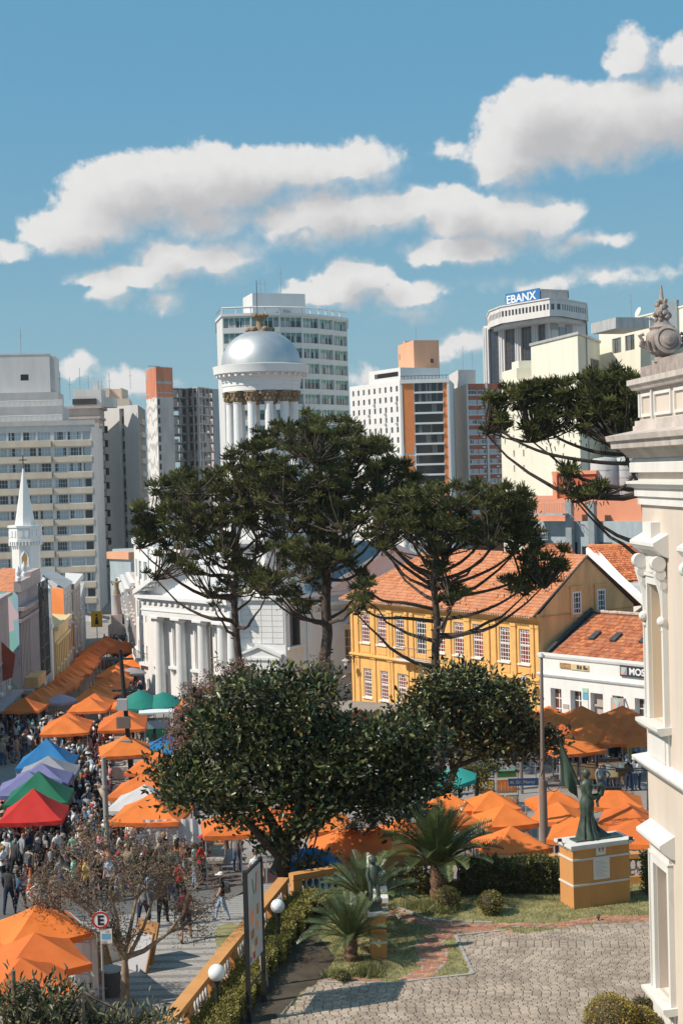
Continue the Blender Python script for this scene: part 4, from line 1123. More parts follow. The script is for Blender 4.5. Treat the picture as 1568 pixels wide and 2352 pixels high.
def hood(parent, Mk, u, z, w_, seg):
    k = MB(); k.M = Mk
    k.box(u - w_, u + w_, -.42, 0, z, z + .16)
    if seg: k.extr([(0, 0)], 0, 0) if 0 else None
    if seg:
        pr = [(u + w_ * cos(a), z + .16 + .5 * sin(a)) for a in [i * pi / 8 for i in range(9)]]
        n = len(pr)
        for i in range(n - 1): k.poly([(pr[i][0], -.4, pr[i][1]), (pr[i + 1][0], -.4, pr[i + 1][1]), (pr[i + 1][0], 0, pr[i + 1][1]), (pr[i][0], 0, pr[i][1])])
        k.poly([(p[0], -.28, p[1]) for p in pr])
    else:
        k.poly([(u - w_, -.42, z + .16), (u + w_, -.42, z + .16), (u + w_, 0, z + .16), (u - w_, 0, z + .16)])
        for sg_ in (-1, 1):
            k.poly([(u + sg_ * w_, -.42, z + .16), (u, -.42, z + .72), (u, 0, z + .72), (u + sg_ * w_, 0, z + .16)])
            k.poly([(u + sg_ * w_, -.42, z + .16), (u + sg_ * (w_ - .3), -.42, z + .16), (u, -.42, z + .58), (u, -.42, z + .72)])
        k.poly([(u - w_, -.3, z + .16), (u + w_, -.3, z + .16), (u, -.3, z + .68)])
    k.box(u - w_ * .78, u + w_ * .78, -.1, 0, z - .35, z - .02)
    for sg_ in (-1, 1): k.box(u + sg_ * w_ * .78 - .1, u + sg_ * w_ * .78 + .1, -.1, 0, z - 4.2, z)
    k.box(u - w_ * 1.02, u + w_ * 1.02, -.5, 0, z - 4.45, z - 4.2)
    for sg_ in (-1, 1): k.extr([(0, z - 5.2), (-.35, z - 4.45), (0, z - 4.45)], u + sg_ * w_ * .8 - .12, u + sg_ * w_ * .8 + .12)
    return k.ob('window_hood', M['whiteclean'], parent)
for i, c in enumerate(winc): hood(bC, M0, U0(c), -.65, .95, i % 2 == 0)
for h in hw4: hood(bC, M4, (h[0] + h[1]) / 2, -.85, .95, False)
grl = MB(); grl.M = M0
for i in range(5):
    grl.tube([(-.5, .12, i * .3), (-.1 + .1, .12, i * .3 + .3)], .025, 4); grl.tube([(.5, .12, i * .3), (0, .12, i * .3 + .3)], .025, 4); grl.tube([(-.5, .12, i * .3 + .3), (0, .12, i * .3)], .025, 4); grl.tube([(.5, .12, i * .3 + .3), (0, .12, i * .3)], .025, 4)
grl = grl.mesh('window_grille', M['whiteclean'])
q0 = M0 @ Vector((0, 0, 0))
for h in hw0:
    q = M0 @ Vector(((h[0] + h[1]) / 2, 0, 0)); link('window_grille', grl, bC, (q.x - q0.x + q0.x * 0, q.y - q0.y, -4.95))
def column(parent, x, y, z0, z1, r, m='whiteclean', cap='whiteclean', gold=False, mesh=[None, None]):
    h = z1 - z0; k = MB()
    k.box(-r * 1.35, r * 1.35, -r * 1.35, r * 1.35, 0, r * .4)
    k.lathe([(r * 1.3, r * .4), (r * 1.3, r * .6), (r * 1.08, r * .8), (r, h * .3), (r * .86, h - r * (2.6 if gold else .9))], 18)
    if not gold: k.lathe([(r * .95, h - r * .9), (r * 1.3, h - r * .4)], 18); k.box(-r * 1.4, r * 1.4, -r * 1.4, r * 1.4, h - r * .4, h)
    return k.mesh('column', M[m])
cme = column(None, 0, 0, -8.2, .0, .5)
for px in (379, 428, 478, 523, 546):
    q = M0 @ Vector((U0(px), -.62, -8.2)); link('column', cme, bC, q, M0.to_euler().z)
b = MB(); b.M = M0
b.box(U0(352), L0 + .3, -1.25, -.01, 0, 1.05); b.box(U0(352) - .06, L0 + .36, -1.32, -.01, .55, .68)
b.box(U0(350), L0 + .3, -1.15, -.01, 1.06, 1.55); b.box(U0(346), L0 + .5, -1.75, 0, 1.75, 2.05); b.box(U0(348), L0 + .4, -1.5, 0, 1.56, 1.75)
b.ob('entablature', M['whiteclean'], bC)
b = MB(); b.M = M0; b.box(U0(352), L0, -1.1, 0, -9, -8.1); b.ob('plinth', M['whiteclean'], bC)
for rowy, zz, n, wd in (('dentil', 1.18, 15, .42),):
    dn = MB(); dn.M = M0; dn.box(0, .42, -1.4, -1.15, .0, .33); dn = dn.mesh('dentil', M['whiteclean'])
    for i in range(n):
        q = M0 @ Vector((U0(352) + .2 + i * (L0 - U0(352)) / n, 0, 0)); link('dentil', dn, bC, (q.x - q0.x, q.y - q0.y, zz))
        link('dentil', dn, bC, (q.x - q0.x, q.y - q0.y, .0 + 1.56 + .0)) if 0 else None
b = MB(); b.M = M0; a0, a1 = U0(344), L0 + .5; am = (a0 + a1) / 2; ap = 5.4
for sg_, e in ((-1, a0), (1, a1)):
    b.poly([(e, -1.8, 2.05), (am, -1.8, ap), (am, -1.8, ap + .45), (e, -1.8, 2.5)]); b.poly([(e, -1.8, 2.5), (am, -1.8, ap + .45), (am, 12, ap + .45), (e, 12, 2.5)])
    b.poly([(e, -1.8, 2.05), (am, -1.8, ap), (am, -.6, ap), (e, -.6, 2.05)])
    for i in range(7):
        f = (i + .5) / 7; x = e + (am - e) * f; z = 2.05 + (ap - 2.05) * f; b.box(x - .2, x + .2, -1.6, -.6, z - .3, z - .02)
b.poly([(a0, -.6, 2.06), (a1, -.6, 2.06), (am, -.6, ap)])
b.ob('pediment', M['whiteclean'], bC)
# corner tower with portal
tcx, tcy = lc(P(604, 1000, 134)); tcx, tcy = tcx, tcy
zt0 = 13.3
oct_ = [(tcx + 4.1 * cos(a), tcy + 4.1 * sin(a)) for a in [pi / 8 + i * pi / 4 - pi / 2 - .35 for i in range(8)]]
hol = {}
for k in range(8):
    L = edgeM(oct_, k)[1]; hol[k] = [(L * .3, L * .7, 4.0, 6.4), (L * .3, L * .7, 8.6, 11.2)]
shell(bC, 'tower_drum', oct_, zc - .3, zt0 - 1, 'white', hol, dep=.35)
for k in (5, 6, 7, 0, 1): put_windows(bC, edgeM(oct_, k)[0], hol[k], .2, 'drm', 2, 4, 'frame', G_dark, fw=.1)
cm2 = column(None, 0, 0, 2.6, 12.2, .36)
for p in offset(oct_, .2): link('column', cm2, bC, (p[0], p[1], 2.4))
b = MB(); b.prism(offset(oct_, .75), zt0 - 1, zt0 - .6); b.prism(offset(oct_, .35), zt0 - .6, zt0); b.prism(offset(oct_, .8), 2.0, 2.5); b.prism(offset(oct_, .5), 7.2, 7.6); b.ob('tower_cornice', M['whiteclean'], bC)
b = MB(); b.M = M2
for j in range(7):
    for i in range(4):
        x0 = .1 + i * (L2 - .2) / 4 + (0 if j % 2 else .0); b.box(x0, x0 + (L2 - .2) / 4 - .06, -.06, 0, -1.9 + j * .52, -1.42 + j * .52)
tag(b.ob('stone_courses', M['white'], bC), kind='stuff')
b = MB(); b.M = M2
u0, u1, zp = .1, L2 - .4, -3.35
b.box(u0, u1, -.7, 0, zp, zp + .25)
for a, c in ((u0 - .2, (u0 + u1) / 2), (u1 + .2, (u0 + u1) / 2)): b.poly([(a, -.75, zp + .25), (c, -.75, zp + 1.15), (c, -.75, zp + 1.4), (a, -.75, zp + .5)]); b.poly([(a, -.75, zp + .5), (c, -.75, zp + 1.4), (c, 0, zp + 1.4), (a, 0, zp + .5)])
b.poly([(u0, -.55, zp + .25), (u1, -.55, zp + .25), ((u0 + u1) / 2, -.55, zp + 1.2)]); b.box(u0 + .2, u1 - .2, -.55, 0, zp - .9, zp); b.box(u0 + .1, u1 - .1, -.65, 0, zp - 1.3, zp - 1.1)
for x in (u0 + .3, u1 - .8): b.box(x, x + .5, -.6, 0, -9, zp - 1.1)
b.ob('portal', M['whiteclean'], bC)
b = MB(); b.M = M2; b.box(u0 + .9, u1 - .9, -.12, -.02, -9, zp - 1.35); b.ob('door', M['darkroom'], bC)
b = MB(); b.M = edgeM(pts, 2)[0]; l3 = edgeM(pts, 2)[1]; b.box(l3 * .2, l3 * .8, -.06, 0, -2.2, 1.0); cw = b.ob('window', [G_dark], bC)
b = MB(); b.M = edgeM(pts, 2)[0]; b.box(l3 * .1, l3 * .2, -.12, 0, -2.4, 1.2); b.box(l3 * .8, l3 * .9, -.12, 0, -2.4, 1.2); b.box(l3 * .1, l3 * .9, -.12, 0, 1.0, 1.25); b.box(l3 * .05, l3 * .95, -.3, 0, -2.5, -2.25); b.ob('window_frame', M['white'], cw)
b = MB(); b.prism([(p[0], p[1]) for p in offset(pts, .35)], zc + .001, zc + .35); b.ob('wall_cornice', M['white'], bC)
# right wing gable and roofs
b = MB(); b.M = M4
hwid = 7.0; am = 9.3; zg0, zg1 = 2.45, 6.1
b.poly([(am - hwid, -.4, zg0), (am + hwid, -.4, zg0), (am, -.4, zg1)])
for sg_ in (-1, 1):
    e = am + sg_ * (hwid + .4)
    b.poly([(e, -1.1, zg0), (am, -1.1, zg1 + .1), (am, -1.1, zg1 + .6), (e, -1.1, zg0 + .5)]); b.poly([(e, -1.1, zg0), (am, -1.1, zg1 + .1), (am, -.4, zg1 + .1), (e, -.4, zg0)])
b.box(0, L4, -.7, 0, 1.2, 1.5); b.box(0, L4, -.25, 0, .4, .6); b.box(0, L4, -.3, 0, -5.4, -5.1)
for u in (.4, L4 * .43, L4 * .68): b.box(u, u + .9, -.18, 0, -9, 1.2)
b.ob('side_gable', M['white'], bC)
b = MB(); b.M = M4
for sg_ in (-1, 1):
    e = am + sg_ * (hwid + .4); b.poly([(e, -1.1, zg0 + .52), (am, -1.1, zg1 + .62), (am, 12, zg1 + .62), (e, 12, zg0 + .52)])
b.ob('nave_roof', M['darkroof'], bC)
# rotunda
def lift(b_): pass
b = MB(); b.lathe([(3.9, zt0), (3.9, zt0 + .5), (3.5, zt0 + .6), (3.5, zt0 + .8)], 40, tcx, tcy); b.ob('rotunda_base', M['whiteclean'], bC)
zcol0, zcol1 = zt0 + .75, zat(604, 900, 134)
ch = zcol1 - zcol0
k = MB(); r_ = .43
k.box(-.55, .55, -.55, .55, 0, .2); k.lathe([(.55, .2), (.55, .32), (.45, .42), (r_, ch * .3), (.38, ch - 1.15), (.43, ch - 1.12), (.43, ch - 1.05)], 18)
k.c = 1
k.lathe([(.38, ch - 1.06), (.44, ch - .7), (.56, ch - .62), (.48, ch - .6), (.52, ch - .3), (.72, ch - .15), (.66, ch - .12)], 16)
for row, (rr_, zz) in enumerate(((.5, ch - .72), (.58, ch - .35))):
    for i in range(8):
        a = i * pi / 4 + row * pi / 8; k.sphere((rr_ * cos(a), rr_ * sin(a), zz), .13, 6, 4, sz=1.5)
k.box(-.6, .6, -.6, .6, ch - .12, ch)
cm3 = k.mesh('column', [M['whiteclean'], M['gold']])
for i in range(12):
    a = R_(-90 + 15) + i * pi / 6; link('column', cm3, bC, (tcx + 3.05 * cos(a), tcy + 3.05 * sin(a), zcol0), a)
zen = zcol1
zco = zat(604, 862, 134); zcp = zat(604, 842, 134)
b = MB()
b.lathe([(2.6, zen - .02), (3.62, zen), (3.62, zen + (zco - zen) * .3), (3.68, zen + (zco - zen) * .32), (3.68, zen + (zco - zen) * .55), (3.75, zen + (zco - zen) * .57), (3.75, zen + (zco - zen) * .82), (3.95, zen + (zco - zen) * .9),
         (3.95, zco), (4.45, zco + .1), (4.5, zcp - .25), (4.55, zcp), (4.3, zcp + .05), (3.7, zcp + .08)], 56, tcx, tcy)
b.ob('entablature', M['whiteclean'], bC)
dn = MB(); dn.box(3.9, 4.32, -.12, .12, 0, .26); dn = dn.mesh('modillion', M['whiteclean'])
for i in range(36): link('modillion', dn, bC, (tcx, tcy, zco - .22), i * 2 * pi / 36)
zd = zat(604, 758, 134)
b = MB(); R0_ = 3.72; hd_ = zd - zcp - .2
b.lathe([(R0_ + .1, zcp + .02), (R0_ + .1, zcp + .2)] + [(max(.02, R0_ * cos(a) ** .96), zcp + .2 + hd_ * sin(a)) for a in [i * pi / 2 / 18 for i in range(19)]], 56, tcx, tcy)
b.ob('dome', M['silver'], bC)
zf = zat(604, 722, 134)
b = MB(); hh = zf - zd
b.lathe([(1.0, zd - .25), (.85, zd - .02), (.45, zd + .05), (.36, zd + hh * .25), (.3, zd + hh * .5), (.34, zd + hh * .62), (.55, zd + hh * .8), (.72, zd + hh * .86), (.74, zd + hh * .95), (.4, zd + hh)], 14, tcx, tcy)
for i in range(6):
    a = i * pi / 3; b.sphere((tcx + 1.05 * cos(a), tcy + 1.05 * sin(a), zd + .02), .36, 8, 6, sz=.8)
    b.sphere((tcx + .65 * cos(a), tcy + .65 * sin(a), zd + hh * .93), .2, 6, 5)
b.ob('finial', M['gold'], bC)
b = MB(); b.tube([(tcx - .2, tcy, zf), (tcx - .2, tcy, zf + 3.2)], .03, 4); b.ob('lightning_rod', M['iron'], bC)

# -- rounded white house at the left of the church
o, pts = bpoly([(312, 156), (313.5, 151), (320, 147), (330, 144.2), (343, 143), (346, 152), (330, 165)], 1400)
bW = thing('rounded_house', 'tall white house with a rounded windowed corner against the church', 'house', o)
zt = zat(325, 1248, 145)
hol = {}
for k in (1, 2, 3):
    L = edgeM(pts, k)[1]; hol[k] = [(L * .22, L * .8, zat(330, y1, 145), zat(330, y0, 145)) for y0, y1 in ((1289, 1333), (1387, 1428), (1481, 1517), (1557, 1578))]
shell(bW, 'wall', pts, -10, zt, 'white', hol, dep=.25)
for k in (1, 2, 3): put_windows(bW, edgeM(pts, k)[0], hol[k], .12, 'rnd', 2, 3, 'frame', G_blue, fw=.1)
b = MB(); b.prism(offset(pts, .25), zt - .3, zt + .1); zz = zat(330, 1519, 145); b.prism(offset(pts, .55), zz - .25, zz); b.ob('ledges', M['white'], bW)
b = MB(); zz = zat(330, 1519, 145)
op = offset(pts, .5)
for k in (1, 2, 3):
    b.tube([(op[k][0], op[k][1], zz + 1), (op[k + 1][0], op[k + 1][1], zz + 1)], .03, 4)
    for i in range(6):
        f = i / 6; x, y = op[k][0] + (op[k + 1][0] - op[k][0]) * f, op[k][1] + (op[k + 1][1] - op[k][1]) * f; b.tube([(x, y, zz), (x, y, zz + 1)], .02, 4, False)
b.ob('balcony_railing', M['iron'], bW)
o, pts = bpoly([(318, 172), (420, 160), (470, 175), (360, 190)], 1250)
bX = thing('gabled_house', 'white gabled house with blue grey roof half hidden behind the left pine', 'house', o)
zt = zat(380, 1262, 162)
shell(bX, 'wall', pts, -10, zt, 'white')
Mx, Lx = edgeM(pts, 0)
b = MB(); b.M = Mx; b.poly([(-.3, -.3, zt), (Lx * .5, -.3, zt + 2.6), (Lx * .5, 9, zt + 2.6), (-.3, 9, zt)]); b.poly([(Lx * .5, -.3, zt + 2.6), (Lx + .3, -.3, zt), (Lx + .3, 9, zt), (Lx * .5, 9, zt + 2.6)]); b.poly([(0, 0, zt), (Lx, 0, zt), (Lx * .5, 0, zt + 2.5)]); b.ob('roof', M['bluegrey'], bX)
# ------------------------------------------------------------------ the palace at the right edge
# its side runs from the far corner towards the viewer; local x = towards the viewer, local -y = out of the wall
c0 = T(1500, 2350)
ang = atan2(-1.0, .093)
bP = thing('palace', 'cream palace corner with white cornices and tall framed windows at the right edge', 'palace', (c0.x, c0.y, 0), ang)
LP = 10.0
def zP(y, x=1500): return zat(x, y, c0.y - .3)
# openings: u from the corner, measured through the picture columns at the wall
def uP(px, y):
    r = ray(px, y); ex, ey = cos(ang), sin(ang)
    return (r.x * c0.y - c0.x) / (ex - r.x * ey)
w1 = (.55, 1.5)
zw = (zP(1645), zP(1338))       # upper window
zl = (zP(2262), zP(1975))       # lower window
zs1, zs0 = zP(1745), zP(1765)
hol = [(w1[0], w1[1], zw[0], zw[1]), (w1[0], w1[1], zl[0], zl[1])]
hol += [(h[0] + 3.4, h[1] + 3.4, h[2], h[3]) for h in hol] + [(h[0] + 6.8, h[1] + 6.8, h[2], h[3]) for h in hol]
ztp = zP(1150)
b = MB(); b.wall(0, LP, -1, ztp, hol, .34); b.poly([(0, 0, -1), (0, 10, -1), (0, 10, ztp), (0, 0, ztp)]); b.poly([(LP, 0, -1), (LP, 10, -1), (LP, 10, ztp), (LP, 0, ztp)])
b.ob('wall', M['cream'], bP)
for h in hol:
    up = h[2] > 4
    b = MB(); b.box(h[0], h[1], .28, .34, h[2], h[3])
    if not up:
        for k in range(24): b.box(h[0] + .5, h[1] - .02, .25, .28, h[2] + .1 + k * (h[3] - h[2]) / 25, h[2] + .1 + (k + .6) * (h[3] - h[2]) / 25)
    b.ob('shutter', M['ochrewall' if up else 'stone'], bP)
    k = MB()
    k.box(h[0] - .22, h[0] - .02, -.09, .1, h[2], h[3] + .2); k.box(h[1] + .02, h[1] + .22, -.09, .1, h[2], h[3] + .2); k.box(h[0] - .019, h[1] + .019, -.09, .1, h[3] + .01, h[3] + .2)
    k.box(h[0] - .27, h[0] - .22, -.13, .0, h[2], h[3] + .25); k.box(h[1] + .22, h[1] + .27, -.13, .0, h[2], h[3] + .25); k.box(h[0] - .27, h[1] + .27, -.13, 0, h[3] + .2, h[3] + .27)
    k.extr([(.3, h[2] - .14), (-.26, h[2] - .2), (-.34, h[2] - .1), (-.34, h[2] - .02), (.3, h[2] + .01)], h[0] - .36, h[1] + .36)
    # panel below the sill
    k.box(h[0] - .27, h[1] + .27, -.06, 0, h[2] - 1.0, h[2] - .2); k.box(h[0] - .1, h[1] + .1, -.09, -.06, h[2] - .9, h[2] - .32)
    k.ob('window_frame', M['trim'], bP)
    k = MB(); zh = h[3] + (.72 if up else .46)
    k.box(h[0] - .2, h[1] + .2, -.08, 0, h[3] + .28, zh)
    k.extr([(0, zh - .05), (-.12, zh), (-.28, zh + .12), (-.34, zh + .2), (-.36, zh + .22), (-.36, zh + .3), (0, zh + .5)], h[0] - .42, h[1] + .42)
    if up:
        k.box((h[0] + h[1]) / 2 - .32, (h[0] + h[1]) / 2 + .32, -.22, 0, zh + .3, zh + .75)
        k.box((h[0] + h[1]) / 2 - .14, (h[0] + h[1]) / 2 + .14, -.16, 0, h[3] + .3, zh - .05)
    k.ob('window_hood', M['trim'], bP)
    if up:
        for u in (h[0] - .2, h[1] + .2):
            k = MB()
            for (yy, zz, rr_, sx_) in ((-.2, zh - .18, .17, .11), (-.16, zh - .42, .13, .10), (-.1, zh - .68, .09, .09)):
                k.M = Matrix.Translation((u, yy, zz)) @ Matrix.Rotation(pi / 2, 4, 'Y'); k.lathe([(.01, -sx_), (rr_, -sx_), (rr_, sx_), (.01, sx_)], 14)
            k.M = None; k.tube([(u, -.2, zh - .1), (u, -.22, zh - .4), (u, -.1, zh - .9), (u, -.08, zh - 1.45)], [.1, .1, .07, .05], 6)
            k.sphere((u, -.13, zh - 1.5), .12, 8, 6); k.sphere((u, -.1, zh - 1.7), .06, 6, 5)
            k.ob('console', M['trim'], bP)
def band(name, prof, m='trim', x0=-.02, x1=LP):
    """a moulding round the corner: along the side and along the far face"""
    b = MB()
    d = max(-p[0] for p in prof)
    b.extr(prof, x0 - 0, x1)
    n = len(prof)
    A = [b.V((-(-p[0]), p[0], p[1])) for p in prof]; B = [b.V((p[0], 10, p[1])) for p in prof]; C = [b.V((0, p[0], p[1])) for p in prof]
    for k in range(n):
        k2 = (k + 1) % n; b.face((A[k], B[k], B[k2], A[k2])); b.face((C[k], A[k], A[k2], C[k2]))
    return b.ob(name, M[m], bP)
z = zP(1748)
band('string_course', [(0, z - .22), (-.12, z - .2), (-.26, z - .06), (-.3, z), (-.3, z + .05), (0, z + .16)])
z0, z1 = zP(1158), zP(1108)
band('lower_cornice', [(0, z0), (-.08, z0), (-.08, z0 + .18), (-.14, z0 + .2), (-.14, z0 + .38), (-.22, z0 + .42), (-.3, z1 - .02), (-.3, z1 + .04), (0, z1 + .06)])
zf = zP(1072)
b = MB(); b.box(-.06, LP, -.06, 10, z1 - .1, zP(1040)); b.ob('frieze', M['cream'], bP)
band('architrave', [(0, zf - .12), (-.22, zf - .12), (-.22, zf + .1), (-.12, zf + .26), (-.12, zf + .36), (0, zf + .4)])
zc0, zc1 = zP(1047), zP(1006)
band('main_cornice', [(0, zc0 - .06), (-.22, zc0 - .04), (-.36, zc0 + .12), (-.4, zc0 + .18), (-.56, zc0 + .2), (-.58, zc1 - .06), (-.65, zc1 - .04), (-.68, zc1 + .08), (0, zc1 + .22)], 'stone')
zb0, zb1 = zc1 + .08, zP(965)
b = MB(); b.box(-.14, LP, -.14, 10, zb0, zb1 - .12); b.box(-.1, LP, -.1, 10, zb1 - .12, zb1); b.ob('parapet_plinth', M['stone'], bP)
zb2 = zP(896)
b = MB(); b.box(0, LP, 0, 10, zb1, zb2); b.ob('parapet', M['cream'], bP)
b = MB()
for u0, u1 in ((.22, 1.0), (1.2, 2.4), (2.6, 3.8)):
    for a in ((u0, u1, zb1 + .08, zb1 + .15), (u0, u1, zb2 - .15, zb2 - .08), (u0, u0 + .07, zb1 + .15, zb2 - .15), (u1 - .07, u1, zb1 + .15, zb2 - .15)): b.box(a[0], a[1], -.05, 0, a[2], a[3])
b.box(.02, .14, -.05, 0, zb1 + .08, zb2 - .08); b.box(1.06, 1.14, -.08, 0, zb1, zb2)
b.ob('parapet_panels', M['trim'], bP)
zb3 = zP(868)
band('coping', [(0, zb2), (-.14, zb2 + .02), (-.2, zb2 + .12), (-.24, zb2 + .14), (-.24, zb3 - .02), (0, zb3)], 'stone')
b = MB(); b.box(-.05, 1.05, .05, .4, zb3 - .02, zb3 + .28); b.box(1.06, 4, -.02, .5, zb3 - .02, zb3 + .36); b.box(0, LP, 0, 10, zb2 + .02, zb3 - .03); b.ob('parapet_blocks', M['urn'], bP)
# the urn stands on the parapet
pu = P(1521, 800, c0.y - 1.35)
zu = zb3 + .3
tU = thing('stone_urn', 'weathered stone urn with shield and spire on the palace parapet', 'urn', (pu.x, pu.y, 0))
k = 1 / 95.0
zy = lambda y: zat(1521, y, c0.y - 1.35)
b = MB(); b.lathe([(.2, zu), (.2, zu + .1), (.13, zu + .16), (.11, zy(820)), (.17, zy(817)), (.18, zy(812))], 18); b.ob('foot', M['urn'], tU)
b = MB(); b.lathe([(.16, zy(814)), (.3, zy(808)), (.34, zy(795)), (.37, zy(780)), (.36, zy(768)), (.34, zy(764)), (.28, zy(760)), (.26, zy(752)), (.1, zy(742))], 22)
for i in range(14):
    a = i * 2 * pi / 14; b.tube([(.2 * cos(a), .2 * sin(a), zy(812)), (.37 * cos(a), .37 * sin(a), zy(798)), (.42 * cos(a), .42 * sin(a), zy(782))], [.03, .045, .03], 5)
b.ob('bowl', M['urn'], tU)
b = MB()
b.M = Matrix.Translation((.04, -.40, zy(784))) @ Matrix.Rotation(-.25, 4, 'X') @ Matrix.Rotation(pi / 2, 4, 'X')
b.lathe([(.30, -.03), (.30, .03), (.24, .05), (.24, .02), (.2, .02), (.2, .05), (.14, .07), (.13, .11), (.01, .15)], 22, sy=1.1); b.ob('shield', M['urn'], tU)
for sg_ in (-1, 1):
    b = MB(); b.tube([(sg_ * .36, 0, zy(798)), (sg_ * .50, 0, zy(792)), (sg_ * .46, 0, zy(778)), (sg_ * .52, 0, zy(770)), (sg_ * .42, 0, zy(766))], [.04, .05, .05, .05, .04], 6); b.ob('handle', M['urn'], tU)
rr = random.Random(5)
b = MB(); b.lathe([(.28, zy(756)), (.3, zy(752)), (.2, zy(746)), (.14, zy(736)), (.09, zy(728)), (.14, zy(724))], 16)
for i in range(60):
    f = rr.random(); a = rr.uniform(0, 6.28); z = zy(735) + f * (zy(690) - zy(735)); r = .15 - .08 * f + rr.uniform(-.02, .05); b.sphere((r * cos(a), r * sin(a), z), rr.uniform(.035, .07), 6, 4)
b.lathe([(.13, zy(724)), (.12, zy(705)), (.07, zy(690)), (.055, zy(688)), (.02, zy(656)), (.003, zy(653))], 12)
b.ob('flame_finial', M['urn'], tU)

# ------------------------------------------------------------------ houses down the left side of the street
def house(pxs, y, y1, label, m, name='shophouse', cat='shophouse', edge_m=None, mats=None, holes=None, zb=None, dep=.2):
    o, pts = bpoly(pxs, y)
    t = thing(name, label, cat, o)
    z1 = zat(pxs[1][0], y1, pxs[1][1])
    _, Ms = shell(t, 'wall', pts, -12, z1, m, holes, dep, edge_m=edge_m, mats=mats)
    return t, pts, Ms, z1
def fwin(t, Mk, L, n, z0, z1, w_, m='frame', gl=None, name='window', proud=True, cols=2, rows=3):
    hs = [(L * (i + .5) / n - w_ / 2, L * (i + .5) / n + w_ / 2, z0, z1) for i in range(n)]
    put_windows(t, Mk, hs, -.1, 'shop%.1f' % (z1 - z0), cols, rows, m, gl or G_dark, fw=.1)
    b = MB(); b.M = Mk
    for h in hs: b.box(h[0] - .15, h[1] + .15, -.18, 0, h[3] + .02, h[3] + .14); b.box(h[0] - .15, h[1] + .15, -.22, 0, h[2] - .16, h[2] - .02)
    b.ob('window_trim', M['trim'], t)
def mural2():
    m = bpy.data.materials.new('street_mural'); m.use_nodes = True
    t = NT(m.node_tree)
    pos = t.n('ShaderNodeNewGeometry').outputs['Position']
    wn = t.noise(pos, .35, 2)
    v = t.n('ShaderNodeTexVoronoi', {'Scale': .42, 'Vector': t.vm('ADD', pos, t.vm('MULTIPLY', wn.outputs['Color'], (3, 3, 3)))})
    r = t.n('ShaderNodeValToRGB', {0: t.n('ShaderNodeSeparateXYZ', {0: v.outputs['Color']}).outputs[0]}); r.color_ramp.interpolation = 'CONSTANT'
    cs = ((0, (.16, .38, .36)), (.2, (.42, .39, .44)), (.4, (.20, .36, .44)), (.58, (.46, .36, .40)), (.72, (.28, .38, .28)), (.86, (.46, .43, .45)))
    while len(r.color_ramp.elements) < len(cs): r.color_ramp.elements.new(.5)
    for e, (p, c) in zip(r.color_ramp.elements, cs): e.position = p; e.color = c + (1,)
    b_ = t.n('ShaderNodeBsdfPrincipled', {'Base Color': r.outputs[0], 'Roughness': .85}); t.n('ShaderNodeOutputMaterial', {0: b_.outputs[0]})
    return m
M['streetmural'] = mural2()
# nearest: pink shop, only its street corner in view
t, pts, Ms, z1 = house([(-170, 106), (-32, 106), (21, 117), (-150, 118)], 1450, 1392, 'dull pink shop house at the left edge with a red banner', 'pink')
fwin(t, Ms[1][0], Ms[1][1], 3, -3.2, -.9, 1.0)
b = MB(); b.M = Ms[1][0]; b.box(-.2, Ms[1][1], -.4, 0, z1 - .1, z1 + .15); b.ob('cornice', M['mauve'], t)
b = MB(); b.M = Ms[1][0]; b.box(0, Ms[1][1], -1.0, 0, -3.9, -3.7); b.ob('awning', M['mauve'], t)
b = MB(); b.M = Ms[1][0]; u = Ms[1][1] - 5; b.poly([(u, -1.2, -.2), (u + .1, -.1, .9), (u + .1, -.1, -2.3), (u, -.9, -2.0)]); b.ob('banner', M['redwall'], t)
b = MB(); b.M = Ms[1][0]; b.box(.2, Ms[1][1] - .2, -.06, 0, -8, -4.6); b.ob('shop_front', M['redwall'], t)
t, pts, Ms, z1 = house([(-640, 77), (-172, 77), (-34, 105.8), (-300, 106)], 1500, 1672, 'unseen low shop house row on the left, added to shade the street', 'mauve')  # out of view; added and kept low for the shadow on the near stalls
fwin(t, Ms[1][0], Ms[1][1], 9, -3.6, -1.6, 1.0)
# mural wall house with balcony and scaffold
t, pts, Ms, z1 = house([(-30, 121), (42, 119), (88, 130), (-30, 135)], 1400, 1360, 'tall pink shop house with mural painted end wall and an iron scaffold', 'mauve', edge_m={0: 1}, mats=['streetmural'])
Mk, L = Ms[1]
zl_ = z1
b = MB(); b.M = Mk; b.box(-.2, L + .1, -.55, 0, zl_ - 1.6, zl_ - 1.3); b.box(-.1, L * .5, -.3, .3, zl_, zl_ + .9); b.box(L * .5, L, -.3, .3, zl_, zl_ + 1.3); b.box(-.1, L, -1.0, 0, zl_ - 8.6, zl_ - 8.3); b.box(-.1, L, -.25, 0, zl_ - 2.6, zl_ - 2.3)
for i in range(12): b.box(.2 + i * .42, .45 + i * .42, -.2, 0, zl_ - 2.2, zl_ - 1.7)
b.ob('cornice', M['pink'], t)
for x, z in ((0, .9), (L * .28, 1.1)):
    k = MB(); k.M = Mk @ Matrix.Translation((x, -.1, zl_ + z)); k.lathe([(.22, 0), (.22, .3), (.1, .4), (.24, .65), (.2, .9), (.02, 1.3)], 10); k.ob('roof_urn', M['whiteclean'], t)
pilm = MB(); pilm.M = Mk; pilm.box(0, .28, -.14, 0, zl_ - 8, zl_ - 2.7); pilm = pilm.mesh('pilaster', M['pink'])
p0 = Mk @ Vector((0, 0, 0))
for i in range(7):
    q = Mk @ Vector((.3 + i * L * .07, 0, 0)); link('pilaster', pilm, t, (q.x - p0.x, q.y - p0.y, 0))
b = MB(); b.M = Mk
for i in range(8):
    x = L * .52 + i * L * .48 / 7; b.tube([(x, -.9, zl_ - 8.3), (x, -.9, zl_ + .3)], .05, 4)
